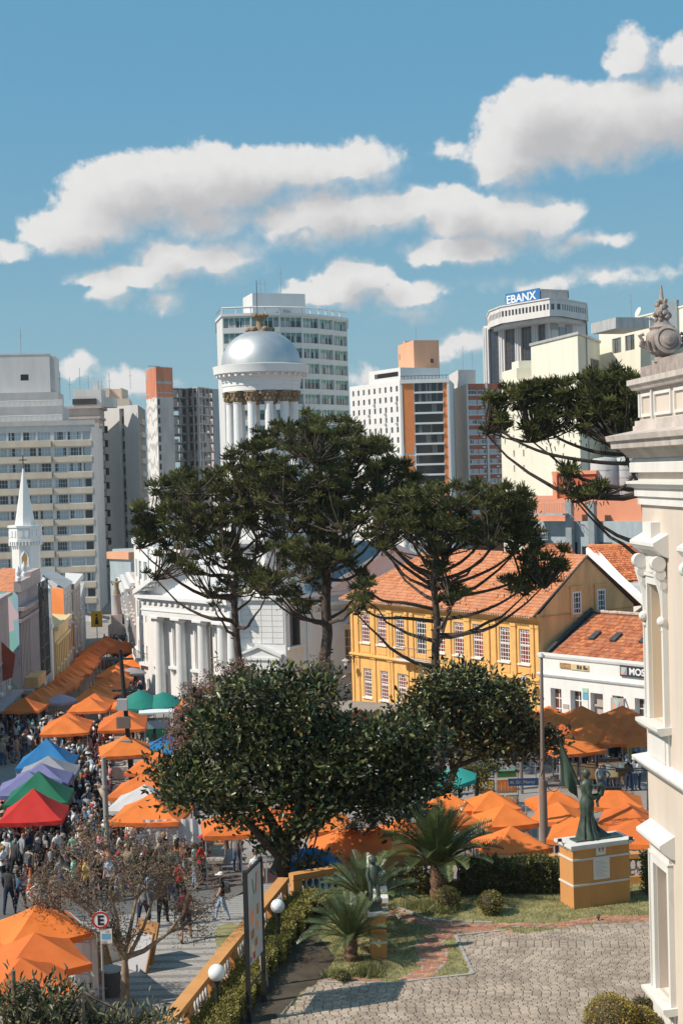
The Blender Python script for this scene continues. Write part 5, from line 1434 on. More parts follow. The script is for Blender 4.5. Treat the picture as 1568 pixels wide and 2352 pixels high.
for j in range(7): b.tube([(L * .52, -.9, zl_ - 8 + j * 1.25), (L, -.9, zl_ - 8 + j * 1.25)], .05, 4)
b.tube([(L * .52, -.9, zl_ - 1.5), (L * .8, -.9, zl_ + .2)], .05, 4); b.tube([(L * .55, -.9, zl_ + .2), (L * .8, -.9, zl_ - 1.5)], .05, 4)
b.ob('scaffold', M['iron'], t)
b = MB(); b.M = Mk; b.box(L * .1, L * .5, -1.3, 0, zl_ - 8.3, zl_ - 7.4); b.ob('balcony', M['gable'], t)
fwin(t, Mk, L, 3, zl_ - 12.2, zl_ - 9.4, 1.1, 'gable')
# roof of the mural house
b = MB(); b.poly([(pts[0][0], pts[0][1], z1 + .02), (pts[1][0] - .3, pts[1][1] + .3, z1 + .02), (pts[1][0] - 1.5, pts[1][1] + 6, z1 + 1.6), (pts[0][0], pts[0][1] + 6, z1 + 1.6)]); b.ob('roof', M['tile'], t)
# low dark shop beside and the white church front with its spire
o, pts = bpoly([(84, 130), (115, 140), (60, 160), (0, 150)], 1400)
tS = thing('spired_church', 'white church with a slim pointed spire above an octagonal belfry', 'church', o)
zch = zat(95, 1345, 132)
_, Ms = shell(tS, 'wall', pts, -12, zch - 3, 'white')
Mk, L = Ms[0]
b = MB(); b.M = Mk
for x, w_, z in ((.0, 1.5, zch - .5), (L * .62, 1.3, zch - .6)):
    b.box(x, x + w_, -.5, .8, -12, z); b.box(x - .12, x + w_ + .12, -.62, .9, z - 3.9, z - 3.5)
    b.poly([(x - .1, -.6, z), (x + w_ + .1, -.6, z), (x + w_ / 2, .15, z + 1.1)]); b.poly([(x + w_ + .1, -.6, z), (x + w_ + .1, .9, z), (x + w_ / 2, .15, z + 1.1)]); b.poly([(x - .1, -.6, z), (x - .1, .9, z), (x + w_ / 2, .15, z + 1.1)]); b.poly([(x - .1, .9, z), (x + w_ + .1, .9, z), (x + w_ / 2, .15, z + 1.1)])
b.ob('buttress', M['white'], tS)
ds = 143
pc = P(60, 1270, ds); cx, cy = pc.x - o.x, pc.y - o.y
zb_, zc_, zt_ = zat(60, 1330, ds), zat(60, 1243, ds), zat(60, 1206, ds)
ztip = zat(54, 1077, ds)
oc = lambda r: [(cx + r * cos(a), cy + r * sin(a)) for a in [pi / 8 + i * pi / 4 + .12 for i in range(8)]]
b = MB(); b.prism(oc(1.62), zb_ - 6, zb_ + .5); b.prism(oc(1.45), zb_ + .5, zc_); b.prism(oc(1.75), zc_, zc_ + .25); b.prism(oc(1.7), zc_ + .25, zt_ - .2); b.prism(oc(1.82), zt_ - .2, zt_)
b.ob('belfry', M['white'], tS)
k = MB(); ring = oc(1.72)
for i in range(8):
    Me, Le = edgeM(ring, i); k.M = Me
    for u in (.3, .7): k.box(Le * u - .16, Le * u + .16, -.04, .02, zc_ + .45, zt_ - .5)
    for u in (.12, .37, .62, .87): k.box(Le * u - .07, Le * u + .07, -.08, .1, zc_ - .4, zc_)
tag(k.ob('battlements', M['whiteclean'], tS), kind='stuff')
b = MB(); b.lathe([(1.05, zt_), (1.0, zt_ + .2), (.09, ztip), (.03, ztip + .05)], 8, cx, cy)
for f in b.sm: pass
b.sm = [False] * len(b.sm); b.ob('spire', M['white'], tS)
b = MB(); b.tube([(cx, cy, ztip), (cx, cy, ztip + 1.4)], .05, 4); b.tube([(cx - .4, cy, ztip + .9), (cx + .4, cy, ztip + .9)], .05, 4); b.ob('cross', M['iron'], tS)
for i in range(8):
    Me, Le = edgeM(oc(1.47), i); e = Me.to_3x3() @ Vector((0, -1, 0))
    if e.y > -.8: continue
    k = MB(); k.M = Me; zz0, zz1 = zb_ + 1.4, zc_ - 1.0
    k.poly([(Le / 2 - .28, -.06, zz0), (Le / 2 + .28, -.06, zz0), (Le / 2 + .28, -.06, zz1 - .5), (Le / 2, -.06, zz1), (Le / 2 - .28, -.06, zz1 - .5)]); wn_ = k.ob('window', M['gable'], tS)
    k = MB(); k.M = Me
    for sg_ in (-1, 1): k.tube([(Le / 2 + sg_ * .34, -.08, zz0), (Le / 2 + sg_ * .34, -.08, zz1 - .5), (Le / 2, -.08, zz1 + .1)], .07, 4)
    k.box(Le / 2 - .45, Le / 2 + .45, -.2, 0, zz0 - .15, zz0); k.ob('window_frame', M['white'], wn_)
# yellow front and the taller orange ended house
t, pts, Ms, z1 = house([(118, 139), (126, 139), (158, 152), (120, 154)], 1480, 1442, 'low ochre yellow shop house with pale pilasters', 'ochrewall')
Mk, L = Ms[1]
b = MB(); b.M = Mk; b.box(-.2, L, -.4, 0, z1 - .3, z1 + .1); b.box(0, L, -.2, 0, z1 - 1.8, z1 - 1.5)
for i in range(8): b.box(.2 + i * L / 8, .5 + i * L / 8, -.12, 0, -10, z1 - 1.8)
b.ob('cornice', M['ochrewall'], t)
fwin(t, Mk, L, 4, -7.8, -5.2, 1.0)
t, pts, Ms, z1 = house([(104, 156), (147, 154), (166, 164), (110, 168)], 1400, 1352, 'tall house with a sunlit plain orange end wall', 'greywall', edge_m={0: 1}, mats=['orange'])
b = MB(); b.poly([(pts[0][0] - .3, pts[0][1] - .3, z1 + 1.6), (pts[1][0] + .2, pts[1][1] - .3, z1), (pts[2][0] + .2, pts[2][1], z1), (pts[3][0], pts[3][1], z1 + 1.6)]); b.ob('roof', M['zinc'], t)
fwin(t, Ms[1][0], Ms[1][1], 3, z1 - 3.4, z1 - 1.0, 1.1); fwin(t, Ms[1][0], Ms[1][1], 3, z1 - 7.4, z1 - 4.6, 1.1)
t, pts, Ms, z1 = house([(158, 166), (168, 165), (186, 182), (160, 184)], 1400, 1345, 'dark weathered house with pale cornice at the end of the left shop row', 'stoneside')
b = MB(); b.prism(offset(pts, .4), z1 - .4, z1 + .2); b.ob('cornice', M['trim'], t)
fwin(t, Ms[1][0], Ms[1][1], 3, z1 - 4, z1 - 1.4, 1.3); fwin(t, Ms[1][0], Ms[1][1], 3, z1 - 8, z1 - 5.2, 1.3)
t, pts, Ms, z1 = house([(150, 190), (186, 188), (196, 215), (150, 215)], 1400, 1372, 'grey low building below the apartment block at the street end', 'greywall')
fwin(t, Ms[0][0], Ms[0][1], 2, z1 - 3.5, z1 - 1.2, 1.4); fwin(t, Ms[1][0], Ms[1][1], 4, z1 - 3.5, z1 - 1.2, 1.4)
# far end of the street and its right side
t, pts, Ms, z1 = house([(180, 262), (246, 250), (252, 262), (186, 275)], 1420, 1432, 'dark glazed shop below the apartment block at the street end', 'darkroom', cat='shop', name='corner_shop')
b = MB(); b.M = Ms[0][0]; b.box(-.2, Ms[0][1] + .3, -1.0, 0, z1 - .2, z1 + .7); b.ob('awning', M['zinc'], t)
b = MB(); b.M = Ms[0][0]; b.box(.5, Ms[0][1] * .45, -.1, 0, z1 - 7, z1 - .3); b.ob('shop_window', M['signblue'], t)
t, pts, Ms, z1 = house([(254, 240), (302, 236), (312, 275), (262, 275)], 1350, 1285, 'pale blue gabled building above the street end', 'bluegrey', cat='building', name='gabled_building')
b = MB(); b.M = Ms[0][0]; L = Ms[0][1]; b.box(-.3, L, -.4, 3, z1, z1 + 1.2); b.ob('parapet', M['salmon'], t)
for px, d0, d1, y1, m, lb in ((300, 158, 176, 1338, 'pink', 'narrow pinkish shop house nearest the church on the street right side'), (286, 178, 205, 1352, 'greywall', 'grey shop house with dark windows on the street right side'), (276, 207, 240, 1360, 'mauve', 'mauve shop house farthest down the street right side')):
    t, pts, Ms, z1 = house([(px, d1), (px + 12, d0), (px + 40, d0), (px + 40, d1)], 1400, y1, lb, m)
    fwin(t, Ms[0][0], Ms[0][1], 4, z1 - 3.6, z1 - 1.2, 1.2); fwin(t, Ms[0][0], Ms[0][1], 4, z1 - 8, z1 - 5.0, 1.3)
    b = MB(); b.M = Ms[0][0]; b.box(-.2, Ms[0][1] + .2, -.5, 0, z1 - .4, z1); b.ob('cornice', M['trim'], t)
    b = MB(); b.M = Ms[0][0]; b.box(.4, Ms[0][1] - .4, -.12, 0, -11, z1 - 9); b.ob('shop_front', M['darkroom'], t)
# stone column with a gilded figure
pc = G(272, 1482); zb_ = pc.z
t = thing('stone_column', 'tall pink stone column with a gilded figure on top at the street end', 'monument', (pc.x, pc.y, 0))
zt_ = zat(268, 1360, pc.y)
b = MB(); b.box(-1.2, 1.2, -1.2, 1.2, zb_ - .3, zb_ + 3); b.box(-.8, .8, -.8, .8, zb_ + 3, zb_ + 4.4); b.ob('pedestal', M['pink'], t)
b = MB(); b.lathe([(.7, zb_ + 4.4), (.62, zb_ + 5), (.5, zt_ - .8), (.62, zt_ - .6), (.62, zt_ - .3)], 16); b.ob('shaft', M['pink'], t)
b = MB(); h = zat(268, 1328, pc.y) - zt_; b.lathe([(.5, zt_ - .3), (.45, zt_), (.3, zt_ + h * .3), (.34, zt_ + h * .55), (.4, zt_ + h * .7), (.14, zt_ + h * .8)], 10); b.sphere((0, 0, zt_ + h * .9), .24, 8, 6); b.tube([(.3, 0, zt_ + h * .7), (.9, 0, zt_ + h * .85), (.7, 0, zt_ + h)], .12, 5); b.tube([(-.3, 0, zt_ + h * .7), (-.8, 0, zt_ + h * .8), (-.5, 0, zt_ + h * .5)], .12, 5); b.ob('figure', M['gold'], t)
# ------------------------------------------------------------------ the garden terrace
D6 = lambda cx, cy: (861 + cx / 2.219, 1837 + cy / 2.219)
def inpoly(x, y, pg):
    c = False; j = len(pg) - 1
    for i in range(len(pg)):
        if (pg[i][1] > y) != (pg[j][1] > y) and x < (pg[j][0] - pg[i][0]) * (y - pg[i][1]) / (pg[j][1] - pg[i][1]) + pg[i][0]: c = not c
        j = i
    return c
def balX(y): return -2.1 - (44.0 - y) * .198
WALLY = 45.6
tp = [(balX(14), 14), (34, 14), (34, WALLY + .15), (.45, WALLY + .15), (-1.7, 44.45), (-2.25, 44.1)]
b = MB(); b.prism(tp, -5, 0); tag(b.ob('garden_terrace', M['lawn']), kind='structure')
# walks, dark shaded bed and courtyard lie on it
court = [tuple(T(*p).xy) for p in ((520, 2470), (600, 2375), (715, 2268), (738, 2259), (892, 2263), (938, 2250), (975, 2253), (1086, 2241), (1046, 2152), (1160, 2141), (1210, 2147), (1320, 2128), (1500, 2117), (1700, 2114), (1900, 2470))]
b = MB(); b.poly([(p[0], p[1], .006) for p in court]); cy_ = tag(b.ob('courtyard', M['joint']), kind='structure')
pathA = [tuple(T(*D6(*p)).xy) for p in ((45, 540), (110, 555), (180, 590), (260, 618), (400, 632), (600, 636), (780, 632), (900, 636), (960, 628), (1080, 604), (1200, 596), (1400, 594), (1700, 600), (1700, 626), (1400, 622), (1200, 626), (1090, 632), (960, 655), (860, 652), (700, 650), (600, 655), (660, 672), (800, 690), (700, 700), (560, 680), (440, 680), (380, 705), (345, 730), (372, 775), (360, 835), (262, 932), (100, 946), (140, 905), (235, 860), (225, 800), (200, 745), (230, 715), (300, 690), (310, 660), (240, 640), (150, 615), (60, 600))]
pathB = [tuple(T(*p).xy) for p in ((735, 2256), (775, 2232), (800, 2246), (870, 2252), (892, 2262))]
shaded_soil = [tuple(T(*p).xy) for p in ((560, 2420), (690, 2280), (735, 2256), (770, 2200), (700, 2110), (640, 2150), (560, 2250), (470, 2400))]
b = MB(); b.poly([(p[0], p[1], .003) for p in shaded_soil]); tag(b.ob('shaded_soil_bed', M['shaded_soil']), kind='structure')  # dark sheet: the shade beside the hedge is put into its colour
def ccw(pg):
    a = sum(pg[i - 1][0] * pg[i][1] - pg[i][0] * pg[i - 1][1] for i in range(len(pg))); return pg if a > 0 else pg[::-1]
bp = MB()
for pg in (pathA, pathB): bp.poly([(p[0], p[1], .004) for p in ccw(pg)])
pathob = tag(bp.ob('brick_path', M['kerb']), kind='structure')
def lay(parent, name, stuffname, pgs, pitch_u, pitch_v, gap, th, angf, mats, limit, z, box_, seed, keep):
    """pavers laid in running bond inside the outlines; the first (nearest) ones are objects of their own"""
    r = random.Random(seed); A_ = angf
    ca, sa = cos(A_), sin(A_); cells = []
    x0, x1, y0, y1 = box_
    n = int(60 / pitch_u); m = int(40 / pitch_v); ro = [r.random() for _ in range(2 * m)]
    for j in range(-m, m):
        for i in range(-n, n):
            u = (i + ro[j + m]) * pitch_u; v = j * pitch_v
            x, y = 3 + u * ca - v * sa, 38 + u * sa + v * ca
            if x0 < x < x1 and y0 < y < y1 and any(inpoly(x, y, pg) for pg in pgs) and keep(x, y): cells.append((y, x))
    cells.sort()
    protos = []
    def geo(q, mi):
        w_, h_ = pitch_u - gap, pitch_v - gap; c = .014
        lo = [q.V((sx_ * w_ / 2, sy_ * h_ / 2, 0)) for sx_, sy_ in ((-1, -1), (1, -1), (1, 1), (-1, 1))]
        md = [q.V((sx_ * w_ / 2, sy_ * h_ / 2, th - c)) for sx_, sy_ in ((-1, -1), (1, -1), (1, 1), (-1, 1))]
        hi = [q.V((sx_ * (w_ / 2 - c), sy_ * (h_ / 2 - c), th)) for sx_, sy_ in ((-1, -1), (1, -1), (1, 1), (-1, 1))]
        q.c = mi
        for k in range(4):
            k2 = (k + 1) % 4; q.face((lo[k], lo[k2], md[k2], md[k])); q.face((md[k], md[k2], hi[k2], hi[k]))
        q.face(hi)
    for mm in mats:
        q = MB(); geo(q, 0); protos.append(q.mesh(name, M[mm]))
    sb = MB()
    for k, (y, x) in enumerate(cells):
        dz = r.uniform(-.006, .006); tilt = (r.uniform(-.02, .02), r.uniform(-.02, .02), A_ + r.uniform(-.03, .03))
        if k < limit:
            o = link(name, r.choice(protos), parent, (x, y, z + dz)); o.rotation_euler = tilt
        else:
            from mathutils import Euler
            sb.M = Matrix.Translation((x, y, z + dz)) @ Euler(tilt).to_matrix().to_4x4(); geo(sb, r.randrange(len(mats)))
    sb.M = None
    if sb.f: tag(sb.ob(stuffname, [M[x] for x in mats], parent), kind='stuff')
    return len(cells)
dm('paver_b', (.285, .23, .185), var=.22, rand=.22, rough=.9, scale=.9, dirt=.35, dcol=(.15, .13, .10), fine=.35, bump=.4, bscale=50)
dm('paver_c', (.37, .30, .245), var=.22, rand=.22, rough=.9, scale=.9, dirt=.3, dcol=(.2, .17, .13), fine=.35, bump=.4, bscale=50)
dm('brick_b', (.37, .185, .12), var=.18, scale=3, fine=.3, bump=.3)
lay(cy_, 'paver', 'pavers', [court], .235, .125, .018, .05, -.13, ['paver', 'paver_b', 'paver_c'], 300, -.02, (-5, 12, 32.6, 45), 3, lambda x, y: y > 33.4 or x < 8)
lay(pathob, 'brick', 'bricks', [pathA, pathB], .24, .12, .012, .04, .25, ['brickpath', 'brick_b'], 300, -.015, (-2, 14, 32, 46), 5, lambda x, y: True)
# kerb stones round the lawn corners
def kerbline(pts, name='kerb'):
    b = MB()
    for a, c in zip(pts[:-1], pts[1:]):
        a, c = Vector(a), Vector(c); n = max(1, int((c - a).length / .45)); d = (c - a) / n; nn = Vector((-d.y, d.x)).normalized() * .045
        for i in range(n):
            p, q = a + d * i + d * .03, a + d * (i + 1) - d * .03
            b.prism([(p - nn).to_tuple(), (q - nn).to_tuple(), (q + nn).to_tuple(), (p + nn).to_tuple()], -.02, .055)
    return tag(b.ob(name, M['kerb']), kind='structure')
kerbline([T(892, 2263).xy, T(975, 2253).xy, T(1086, 2241).xy, T(1046, 2152).xy, T(1160, 2141).xy])
kerbline([T(738, 2259).xy, T(892, 2263).xy]); kerbline([T(*D6(110, 552)).xy, T(*D6(260, 612)).xy, T(*D6(400, 628)).xy, T(*D6(600, 632)).xy])

# ------------------------------------------------------------------ balustrades
def baluster_mesh(h):
    b = MB(); b.box(-.06, .06, -.06, .06, 0, .05); b.box(-.06, .06, -.06, .06, h - .05, h)
    b.lathe([(.045, .05), (.055, h * .2), (.06, h * .32), (.03, h * .6), (.028, h * .75), (.05, h * .84), (.04, h - .05)], 10); return b.mesh('baluster', M['trim'])
bal = baluster_mesh(.52)
def balustrade(label, p0, p1, posts, zb=0.0, solid=()):
    p0, p1 = Vector(p0), Vector(p1); L = (p1 - p0).length
    t = thing('balustrade', label, 'balustrade', (p0.x, p0.y, zb), atan2(p1.y - p0.y, p1.x - p0.x))
    b = MB(); b.box(0, L, -.17, .17, .80, .95); b.box(0, L, -.13, .13, .745, .799); b.ob('handrail', M['ochre'], t)
    b = MB(); b.box(0, L, -.16, .16, -.02, .22); b.ob('plinth', M['ochre'], t)
    us = [L * i / posts for i in range(posts + 1)]
    for u in us:
        k = MB(); u0 = min(max(u, .16), L - .16); k.box(u0 - .15, u0 + .15, -.145, .145, .221, .744); k.ob('pier', M['ochre'], t)
    for a, c in zip(us[:-1], us[1:]):
        if any(s0 < (a + c) / 2 < s1 for s0, s1 in solid):
            k = MB(); k.box(a + .16, c - .16, -.11, .11, .221, .744); k.ob('panel', M['ochre'], t); continue
        n = max(1, int((c - a - .4) / .21))
        for i in range(n): link('baluster', bal, t, (a + .2 + (c - a - .4) * (i + .5) / n, 0, .222))
    return t
balustrade('long ochre balustrade with white balusters running beside the garden hedge', (balX(24), 24), (balX(43.9), 43.9), 10)
balustrade('short ochre balustrade section in front of the big tree trunk', (-1.9, 44.25), (.45, WALLY - .1), 1)
balustrade('ochre garden wall behind the cycad and the dark hedge', (1.0, WALLY), (12.5, WALLY), 6, solid=((3.8, 7.8),))
t = thing('stair_wall', 'dark ochre sloping stair wall beside the bronze child statue', 'wall', (.5, WALLY - .15, 0), -1.2)
b = MB(); b.extr([(-.12, 0), (.12, 0), (.12, .95), (-.12, .95)], 0, .1); b.poly([(0, -.12, 0), (1.3, -.12, 0), (1.3, -.12, .2), (.3, -.12, 1.0), (0, -.12, 1.0)]); b.poly([(0, .12, 0), (1.3, .12, 0), (1.3, .12, .2), (.3, .12, 1.0), (0, .12, 1.0)])
b.poly([(.3, -.12, 1), (1.3, -.12, .2), (1.3, .12, .2), (.3, .12, 1)]); b.poly([(0, -.12, 1), (.3, -.12, 1), (.3, .12, 1), (0, .12, 1)]); b.poly([(1.3, -.12, 0), (1.3, .12, 0), (1.3, .12, .2), (1.3, -.12, .2)]); b.ob('wall', M['ochre'], t)
for i, (yy, lb) in enumerate(((42.35, 'white capped ochre garden pier farthest from the bronze child'), (41.55, 'white capped ochre garden pier, second from the stair wall'), (40.75, 'white capped ochre garden pier, third from the stair wall'), (39.95, 'white capped ochre garden pier right behind the bronze child'))):
    t = thing('garden_pier', lb, 'pier', (.80, yy, 0), 0, 'piers behind the bronze child')
    b = MB(); b.box(-.14, .14, -.13, .13, -.02, 1.32); b.ob('shaft', M['ochre'], t)
    b = MB(); b.box(-.21, .21, -.19, .19, 1.32, 1.46); b.box(-.17, .17, -.16, .16, 1.0, 1.08); b.ob('cap', M['trim'], t)

# ------------------------------------------------------------------ pedestal and the bronze mother with flag
F_, Lc_, Rc_ = T(1318, 2090), T(1264, 2080), T(1447, 2071)
e1 = (Rc_ - F_); w_ = e1.length; dpt = (Lc_ - F_).length * 1.05
pr_ = atan2(e1.y, e1.x)
tPd = thing('statue_pedestal', 'ochre pedestal block with white bands and two plaques under the bronze mother', 'pedestal', (F_.x, F_.y, 0), pr_)
hp = zat(1318, 1947, F_.y)
h1, h2 = zat(1318, 1978, F_.y), zat(1318, 2037, F_.y)
b = MB(); b.box(0, w_, 0, dpt, -.05, hp - .1); b.ob('body', M['ochre'], tPd)
for z in (h1, h2):
    b = MB(); b.box(-.025, w_ + .025, -.025, dpt + .025, z - .03, z + .03); b.ob('white_band', M['trim'], tPd)
b = MB(); b.box(-.12, w_ + .12, -.12, dpt + .12, hp - .03, hp + .06); b.box(-.06, w_ + .06, -.06, dpt + .06, hp - .1, hp - .031); b.ob('cap', M['trim'], tPd)
u0 = w_ * .40; b = MB(); b.box(u0, u0 + .34, -.03, -.002, h1 + .08, h1 + .46); pq = b.ob('emblem_plaque', M['paper'], tPd)
zz = h1 + .08
b = MB(); b.poly([(u0 + .05, -.034, zz + .31), (u0 + .1, -.034, zz + .31), (u0 + .155, -.034, zz + .09), (u0 + .12, -.034, zz + .09)]); b.ob('green_stroke', M['signgreen'], pq)
b = MB(); b.poly([(u0 + .22, -.034, zz + .09), (u0 + .25, -.034, zz + .09), (u0 + .30, -.034, zz + .33), (u0 + .23, -.034, zz + .31)]); b.ob('red_stroke', M['signred'], pq)
b = MB(); b.box(u0 + .15, u0 + .22, -.036, -.03, zz + .17, zz + .22); b.ob('small_mark', M['stoneside'], pq)
u0 = w_ * .35; b = MB(); b.box(u0, u0 + .56, -.03, -.002, h2 + .12, h2 + .78); pq = b.ob('inscription_plaque', M['paper'], tPd)
b = MB()
for i in range(12): b.box(u0 + .06 + .05 * (i % 3 == 0), u0 + .5 - .09 * ((i * 7) % 3), -.0335, -.03, h2 + .2 + i * .043, h2 + .208 + i * .043)
tag(b.ob('engraved_lines', M['stoneside'], pq), kind='stuff')
b = MB(); b.box(.25, w_ - .1, .2, dpt - .2, hp + .061, hp + .11); b.ob('bronze_slab', M['bronze'], tPd)
for px, lb in ((1285, 'small black floodlight on the left of the pedestal top'), (1448, 'small floodlight on the right of the pedestal top')):
    p = P(px, 1928, F_.y + .25); t = thing('floodlight', lb, 'floodlight', (p.x, p.y, hp + .06), 0, 'floodlights on the pedestal')
    b = MB(); b.box(-.06, .06, -.03, .03, .06, .15); b.ob('lamp', M['iron'], t); b = MB(); b.tube([(-.08, 0, 0), (-.05, 0, .1)], .012, 4); b.tube([(.08, 0, 0), (.05, 0, .1)], .012, 4); b.ob('bracket', M['iron'], t)
ps = P(1349, 1925, F_.y + .75)
zb_ = hp + .11
Hs = zat(1349, 1768, ps.y) - zb_
tW = thing('bronze_mother', 'green bronze statue of a woman in long dress holding a child and a flag', 'statue', (ps.x, ps.y, zb_))
k = Hs / 2.1
b = MB(); b.smooth = True
n = 30; prof = [(.36, 0), (.335, .06), (.27, .28), (.215, .55), (.20, .75), (.225, .95), (.235, 1.08), (.19, 1.2), (.15, 1.3), (.175, 1.45), (.21, 1.6), (.2, 1.68), (.12, 1.76), (.065, 1.8), (.06, 1.86)]
rings = []
for (r, z) in prof:
    fold = .16 if z < .6 else .05 if z < 1.2 else .0
    rings.append([b.V(((r * (1 + fold * sin(9 * a + z * 2) * (1 - z / 1.3))) * k * cos(a) + .10 * k * max(0, .35 - z), (r * (.8 if z > 1.3 else .9) * (1 + fold * sin(11 * a))) * k * sin(a), z * k)) for a in [2 * pi * j / n for j in range(n)]])
for i in range(len(rings) - 1):
    for j in range(n): b.face((rings[i][j], rings[i][(j + 1) % n], rings[i + 1][(j + 1) % n], rings[i + 1][j]))
b.sphere((.0, 0, 1.98 * k), .125 * k, 14, 10, sz=1.2); b.sphere((-.09 * k, .05, 2.0 * k), .07 * k, 8, 6); b.sphere((.12 * k, 0, 1.96 * k), .03 * k, 6, 5)
for y_ in (-.2, .2): b.tube([(0, y_ * k, 1.64 * k), (.05 * k, y_ * 1.35 * k, 1.4 * k), (.2 * k, y_ * 1.1 * k, 1.24 * k), (.38 * k, y_ * .4 * k, 1.3 * k)], [.085 * k, .07 * k, .055 * k, .045 * k], 8)
for i in range(4): b.tube([(.37 * k, .03 * i, 1.3 * k), (.46 * k, .025 * i, 1.32 * k)], .014, 5)
b.poly([(.2 * k, -.2, 0), (.75 * k, .1, .0), (.3 * k, .1, .35 * k)])
b.ob('figure', M['bronze'], tW)
b = MB(); b.tube([(.42 * k, 0, 1.28 * k), (.46 * k, 0, 1.5 * k), (.44 * k, 0, 1.68 * k)], [.1 * k, .12 * k, .07 * k], 10); b.sphere((.45 * k, 0, 1.82 * k), .1 * k, 10, 8); b.tube([(.4 * k, -.1, 1.6 * k), (.2 * k, -.12, 1.62 * k), (.1 * k, -.08, 1.66 * k)], .035 * k, 6); b.tube([(.42 * k, -.05, 1.3 * k), (.28 * k, -.2, 1.15 * k), (.3 * k, -.22, .98 * k)], .045 * k, 6); b.ob('child', M['bronze'], tW)
pa, pb = P(1384, 1926, ps.y) - Vector((ps.x, ps.y, zb_)), P(1281, 1690, ps.y + .15) - Vector((ps.x, ps.y, zb_))
b = MB(); b.tube([pa, pb], .025, 6); b.ob('flag_pole', M['iron'], tW)
b = MB(); b.smooth = True
g_ = []
for i in range(8):
    f = i / 7; top = pb.lerp(pa, .03 + .37 * f); drop = (1.45 - .5 * f) * k
    row = []
    for j in range(7):
        h = j / 6; row.append(b.V((top.x + (-.0 + .03 * sin(f * 9)) * h + (.22 - .22 * f) * h * 0 + .05 * h, top.y + .10 * sin(f * 8 + h) * h, top.z - drop * h * (.75 + .25 * (1 - f)))))
    g_.append(row)
for i in range(7):
    for j in range(6): b.face((g_[i][j], g_[i + 1][j], g_[i + 1][j + 1], g_[i][j + 1]))
b.ob('flag', M['flagbronze'], tW)

# ------------------------------------------------------------------ bronze child on its pedestal
pc = T(870, 2203)
t = thing('child_pedestal', 'slim ochre pedestal with white cap under the bronze child', 'pedestal', (pc.x, pc.y + .2, 0), .05)
hc = zat(868, 2096, pc.y)
b = MB(); b.box(-.22, .22, -.2, .2, -.02, hc - .1); b.ob('body', M['ochre'], t)
b = MB(); b.box(-.28, .28, -.26, .26, hc - .1, hc); b.box(-.235, .235, -.215, .215, hc * .32, hc * .37); b.box(-.235, .235, -.215, .215, hc * .66, hc * .7); b.ob('cap', M['trim'], t)
t = thing('bronze_child', 'green bronze statue of a standing child with a ball at its feet', 'statue', (pc.x - .08, pc.y + .2, hc), .3)
b = MB(); b.box(-.17, .17, -.15, .15, 0, .1); b.prism([(-.14, -.12), (.14, -.12), (.1, .1), (-.1, .1)], .1, .22); b.ob('base', M['bronze'], t)
H = zat(850, 1971, pc.y) - hc
b = MB(); z = lambda f: .22 + (H - .22) * f
b.tube([(-.09, 0, z(0)), (-.10, -.02, z(.22)), (-.08, .02, z(.45)), (-.03, 0, z(.5))], [.05, .06, .085, .08], 9); b.tube([(.1, -.05, z(0)), (.09, -.12, z(.22)), (.07, -.02, z(.45)), (.02, 0, z(.5))], [.05, .06, .085, .08], 9)
b.tube([(0, .02, z(.42)), (0, 0, z(.55)), (0, -.02, z(.68)), (-.02, 0, z(.78)), (-.02, 0, z(.84))], [.13, .14, .15, .12, .05], 12); b.sphere((-.03, -.03, z(.92)), .125, 14, 10); b.sphere((.0, -.15, z(.9)), .025, 6, 5)
b.tube([(-.14, 0, z(.76)), (-.2, -.03, z(.62)), (-.19, -.1, z(.48))], [.055, .045, .035], 8); b.tube([(.12, 0, z(.76)), (.2, -.1, z(.66)), (.08, -.2, z(.62))], [.055, .045, .035], 8); b.sphere((-.1, -.07, z(0) + .02), .06, 8, 6); b.sphere((.1, -.12, z(0) + .02), .06, 8, 6)
b.ob('figure', M['bronze'], t)
b = MB(); b.sphere((.04, -.2, z(0) + .1), .12, 14, 10); b.ob('ball', M['bronze'], t)

# ------------------------------------------------------------------ sign board, globe lamps, floodlight post
p0, p1 = Vector((-2.62, 34.7)), Vector((-2.32, 36.05))
tB = thing('sign_board', 'tall grey information board on two dark posts above the hedge', 'sign', (p0.x, p0.y, 0), atan2(p1.y - p0.y, p1.x - p0.x))
L = (p1 - p0).length
zt_, zb_ = 3.72, 1.35
for u in (0, L):
    b = MB(); b.box(u - .05, u + .05, -.05, .05, 0, zt_ + .02); b.ob('post', M['iron'], tB)
b = MB(); b.box(.05, L - .05, -.03, .03, zt_ - .06, zt_); b.box(.05, L - .05, -.02, .02, .82, .86); b.box(L + .1, L + .13, -.02, .02, .84, zt_); b.box(.12, .15, -.02, .02, .84, zb_); b.ob('frame', M['iron'], tB)
b = MB(); b.box(.07, L - .07, -.022, .0, zb_, zt_ - .08); pn_ = b.ob('panel', M['signgrey'], tB)
for i, (x, z, ww, hh, m, nm) in enumerate(((.62, 3.0, .07, .42, 'signgreen', 'green_stroke'), (.78, 3.0, .08, .5, 'signred', 'red_stroke'), (.30, 2.3, .3, .35, 'peach', 'picture'), (.85, 2.42, .18, .26, 'wood', 'picture'), (.28, 1.95, .3, .22, 'wood', 'picture'), (.75, 2.05, .16, .2, 'peach', 'picture'), (1.0, 2.05, .16, .2, 'ochrewall', 'picture'), (.3, 1.62, .2, .2, 'ochrewall', 'picture'), (.6, 1.68, .25, .2, 'wood', 'picture'), (.2, 1.42, .08, .12, 'signblack', 'picture'), (.45, 1.42, .16, .16, 'signred', 'picture'))):
    k = MB(); s_ = -.13 if nm == 'green_stroke' else .1 if nm == 'red_stroke' else 0
    k.poly([(x, -.026, z), (x + ww, -.026, z), (x + ww + s_, -.026, z + hh), (x + s_, -.026, z + hh)]); k.ob(nm, M[m], pn_)
